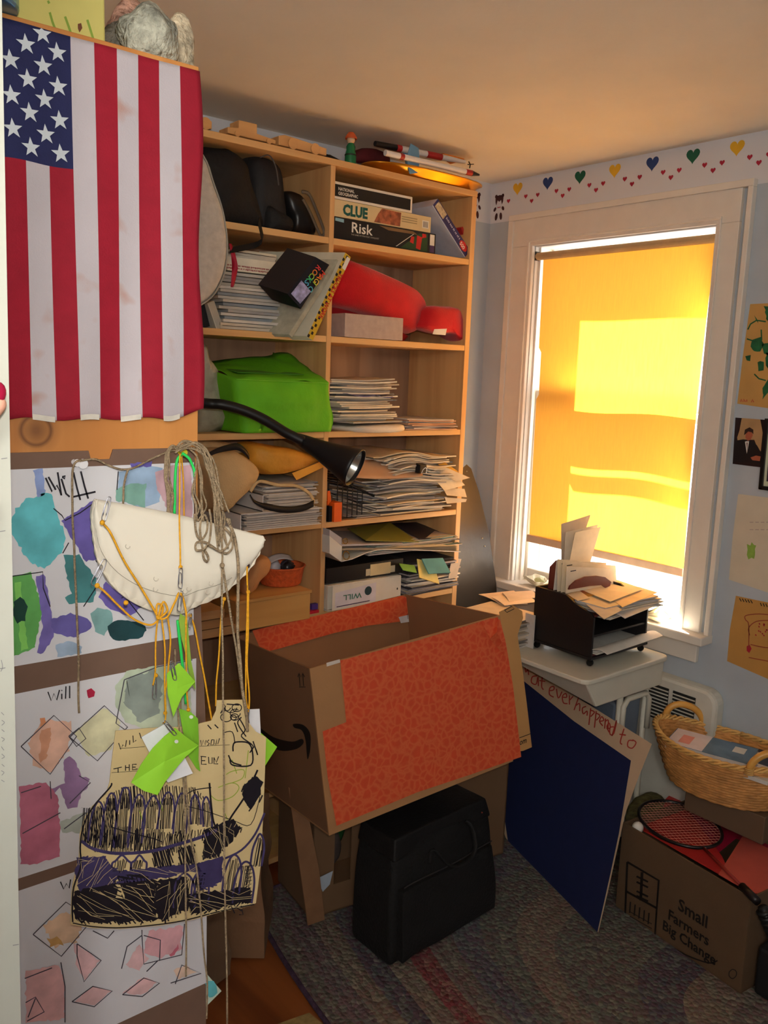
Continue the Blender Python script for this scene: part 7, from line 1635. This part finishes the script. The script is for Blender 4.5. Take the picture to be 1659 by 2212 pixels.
mg('catalogue', 'thick catalogue with white and blue glossy cover on top in the basket', (2.335, 1.245, zB + .004), (.13, .24, .018), 16, BC_, marks=((0, .27, 1.0, .44, WC), (-.05, .30, .5, .14, mat('print_salmon', (226, 150, 140), .3)), (.12, -.32, .34, .14, TWH)))
mg('magazine', 'pale magazine seen through the near basket handle', (2.31, 1.085, zB - .004), (.10, .09, .012), 8, mat('cover_pale', (222, 216, 206), .5), marks=((.1, .2, .6, .10, mat('print_grey2', (150, 150, 156), .4)),))

# ================================================================== pictures on the right wall
rmx = xmap(XW)
def wallpic(name, label, cat, pts, col, th=.0012, off=0.0):
    m = MB(col); mp_ = lambda px, py, d=0.0: XP(px, py, XW - off) + V((-d, 0, 0)); slab(m, mp_, pts, th, 0); return m, lambda px, py, d=0.0: mp_(px, py, th + .0004 + d)
KP = mat('kraft_paper', (196, 150, 84), .85, .06, 10)
m, mp_ = wallpic('', '', '', [(1621, 657), (1720, 652), (1715, 890), (1593, 872), (1605, 770)], KP)
m.use(mat('paint_green', (28, 92, 54), .7, .4, 40))
for i, pg in enumerate([[(1628, 735), (1645, 728), (1652, 745), (1644, 758), (1630, 760), (1622, 748)], [(1648, 745), (1662, 740), (1675, 755), (1665, 770), (1650, 765)], [(1636, 782), (1650, 780), (1652, 800), (1640, 802)], [(1612, 768), (1622, 768), (1620, 780), (1612, 778)], [(1648, 840), (1662, 815), (1675, 820), (1665, 845), (1648, 862)], [(1630, 680), (1636, 690), (1638, 700), (1632, 692)], [(1652, 662), (1670, 660), (1668, 700), (1655, 690)], [(1655, 760), (1668, 770), (1664, 800), (1656, 790)]]): blob(m, mp_, pg, 0, 2, 200 + i)
for s_ in ([(1616, 712), (1622, 700), (1635, 692), (1655, 695)], [(1630, 808), (1640, 818), (1655, 822)], [(1645, 712), (1646, 735)], [(1614, 732), (1626, 736)]): stroke(m, mp_, s_, 3, .0002)
m.use(mk); [stroke(m, mp_, s_, 1.8, .0002) for s_ in ([(1600, 868), (1602, 862), (1604, 868)], [(1607, 868), (1607, 862), (1611, 868)], [(1614, 868), (1614, 863)], [(1624, 869), (1626, 863), (1629, 869)])]
tag(m.build('painting'), 'brown paper painting with splashed green paint on the right wall', 'painting')
m, mp_ = wallpic('', '', '', [(1589, 902), (1655, 907), (1648, 1010), (1583, 1002)], mat('photo_dark', (40, 24, 26), .35))
m.use(mat('photo_tan', (176, 140, 98), .4, .1)); slab(m, mp_, [(1603, 903), (1643, 906), (1648, 935), (1644, 975), (1638, 970), (1630, 950), (1620, 950), (1594, 952), (1593, 945), (1598, 930)], .0002, 0)
m.use(mat('photo_suit', (28, 24, 28), .4)); slab(m, mp_, [(1588, 952), (1606, 949), (1624, 951), (1636, 962), (1645, 978), (1645, 1000), (1585, 998)], .0004, .0001)
m.use(mat('photo_skin', (170, 92, 66), .5)); slab(m, mp_, [(1612, 934), (1617, 930), (1624, 932), (1627, 940), (1622, 950), (1616, 952), (1611, 946)], .0006, .0001); slab(m, mp_, [(1622, 988), (1634, 984), (1644, 986), (1642, 996), (1626, 994)], .0006, .0001)
m.use(mat('photo_hair', (50, 32, 28), .5)); slab(m, mp_, [(1608, 940), (1610, 928), (1620, 923), (1628, 928), (1628, 938), (1625, 934), (1617, 932), (1613, 936)], .0008, .0001)
m.use(TWH); slab(m, mp_, [(1610, 954), (1614, 953), (1619, 953), (1614, 980)], .0006, .0001)
m.use(mat('photo_tie', (120, 90, 86), .5)); slab(m, mp_, [(1613, 956), (1616, 956), (1615, 975)], .0007, .0001)
tag(m.build('portrait_print'), 'colour portrait print of a seated man in a dark suit', 'picture')
k = thing('framed_picture', 'black picture frame cut off at the right edge, overlapping the portrait', 'frame', XP(1655, 980, XW))
mpf = lambda px, py, d=0.0: XP(px, py, XW - .014) + V((-d, 0, 0))
m = MB(mat('frame_black', (22, 20, 22), .35)); 
for pg in ([(1652, 904), (1659, 905), (1645, 1058), (1638, 1056)], [(1652, 904), (1740, 905), (1738, 915), (1651, 913)], [(1640, 1049), (1730, 1060), (1730, 1070), (1639, 1057)], [(1733, 906), (1740, 906), (1735, 1070), (1728, 1069)]): slab(m, mpf, pg, 0, -.014)
m.build('moulding', k)
m = MB(mat('mount_cream', (206, 206, 176), .6)); slab(m, mpf, [(1657, 912), (1734, 915), (1728, 1060), (1646, 1052)], -.008, -.012); m.build('mount', k)
m = MB(mat('photo_plum', (66, 46, 62), .4)); slab(m, mpf, [(1663, 925), (1725, 928), (1720, 1048), (1653, 1040)], -.007, -.008); m.build('picture', k)
m, mp_ = wallpic('', '', '', [(1595, 1067), (1700, 1080), (1690, 1290), (1575, 1252), (1583, 1160)], mat('paper_aged', (206, 194, 172), .85, .04))
m.use(mat('turtle_green', (136, 170, 70), .7, .15, 50)); blob(m, mp_, [(1614, 1175), (1622, 1178), (1625, 1171), (1629, 1178), (1634, 1178), (1632, 1186), (1631, 1200), (1630, 1208), (1624, 1204), (1617, 1208), (1614, 1198), (1616, 1188)], 0, .8, 9)
m.use(mat('pencil_faint', (176, 160, 150), .8)); [stroke(m, mp_, [(1620 + 3 * i, 1128 + y), (1628 + 3 * i, 1128 + y)], 2, .0002) for y in (0, 16) for i in range(0, 14, 4)]
tag(m.build('drawing'), 'cream paper with a small green turtle taped on the right wall', 'drawing')
m, mp_ = wallpic('', '', '', [(1590, 1287), (1700, 1310), (1690, 1480), (1571, 1428), (1577, 1360)], mat('kraft_paper2', (190, 140, 72), .85, .06, 10))
m.use(PRT); [stroke(m, mp_, [(1598 + 6 * i, 1292 + i), (1602 + 6 * i, 1299 + i)], 2, .0002) for i in range(5)]; [stroke(m, mp_, [(1643 + 6 * i, 1302 + i), (1646 + 6 * i, 1309 + i)], 2, .0002) for i in range(3)]
m.use(mat('crayon_rust', (150, 66, 46), .8)); [stroke(m, mp_, s_, 2.0, .0002, True) for s_ in ([(1612, 1340), (1611, 1330), (1640, 1326), (1680, 1330)], [(1612, 1340), (1618, 1350), (1618, 1400)], [(1620, 1372), (1618, 1356), (1635, 1342), (1665, 1340)], [(1622, 1392), (1650, 1398), (1680, 1400)], [(1618, 1420), (1670, 1430)])]
rr = random.Random(3); m.use(mat('crayon_red', (170, 30, 50), .7)); blob(m, mp_, [(1614, 1396), (1620, 1392), (1624, 1402), (1620, 1410), (1614, 1406)], 0, 1, 3)
for i in range(14): x, y = rr.uniform(1632, 1660), rr.uniform(1345, 1375); stroke(m, mp_, [(x, y), (x + 2, y + 3)], 2.4, .0003)
tag(m.build('drawing'), 'brown paper crayon drawing lowest on the right wall', 'drawing')
for i, (px, py) in enumerate(((1118, 418 + 76), (1646, 520 - 115))):
    pass
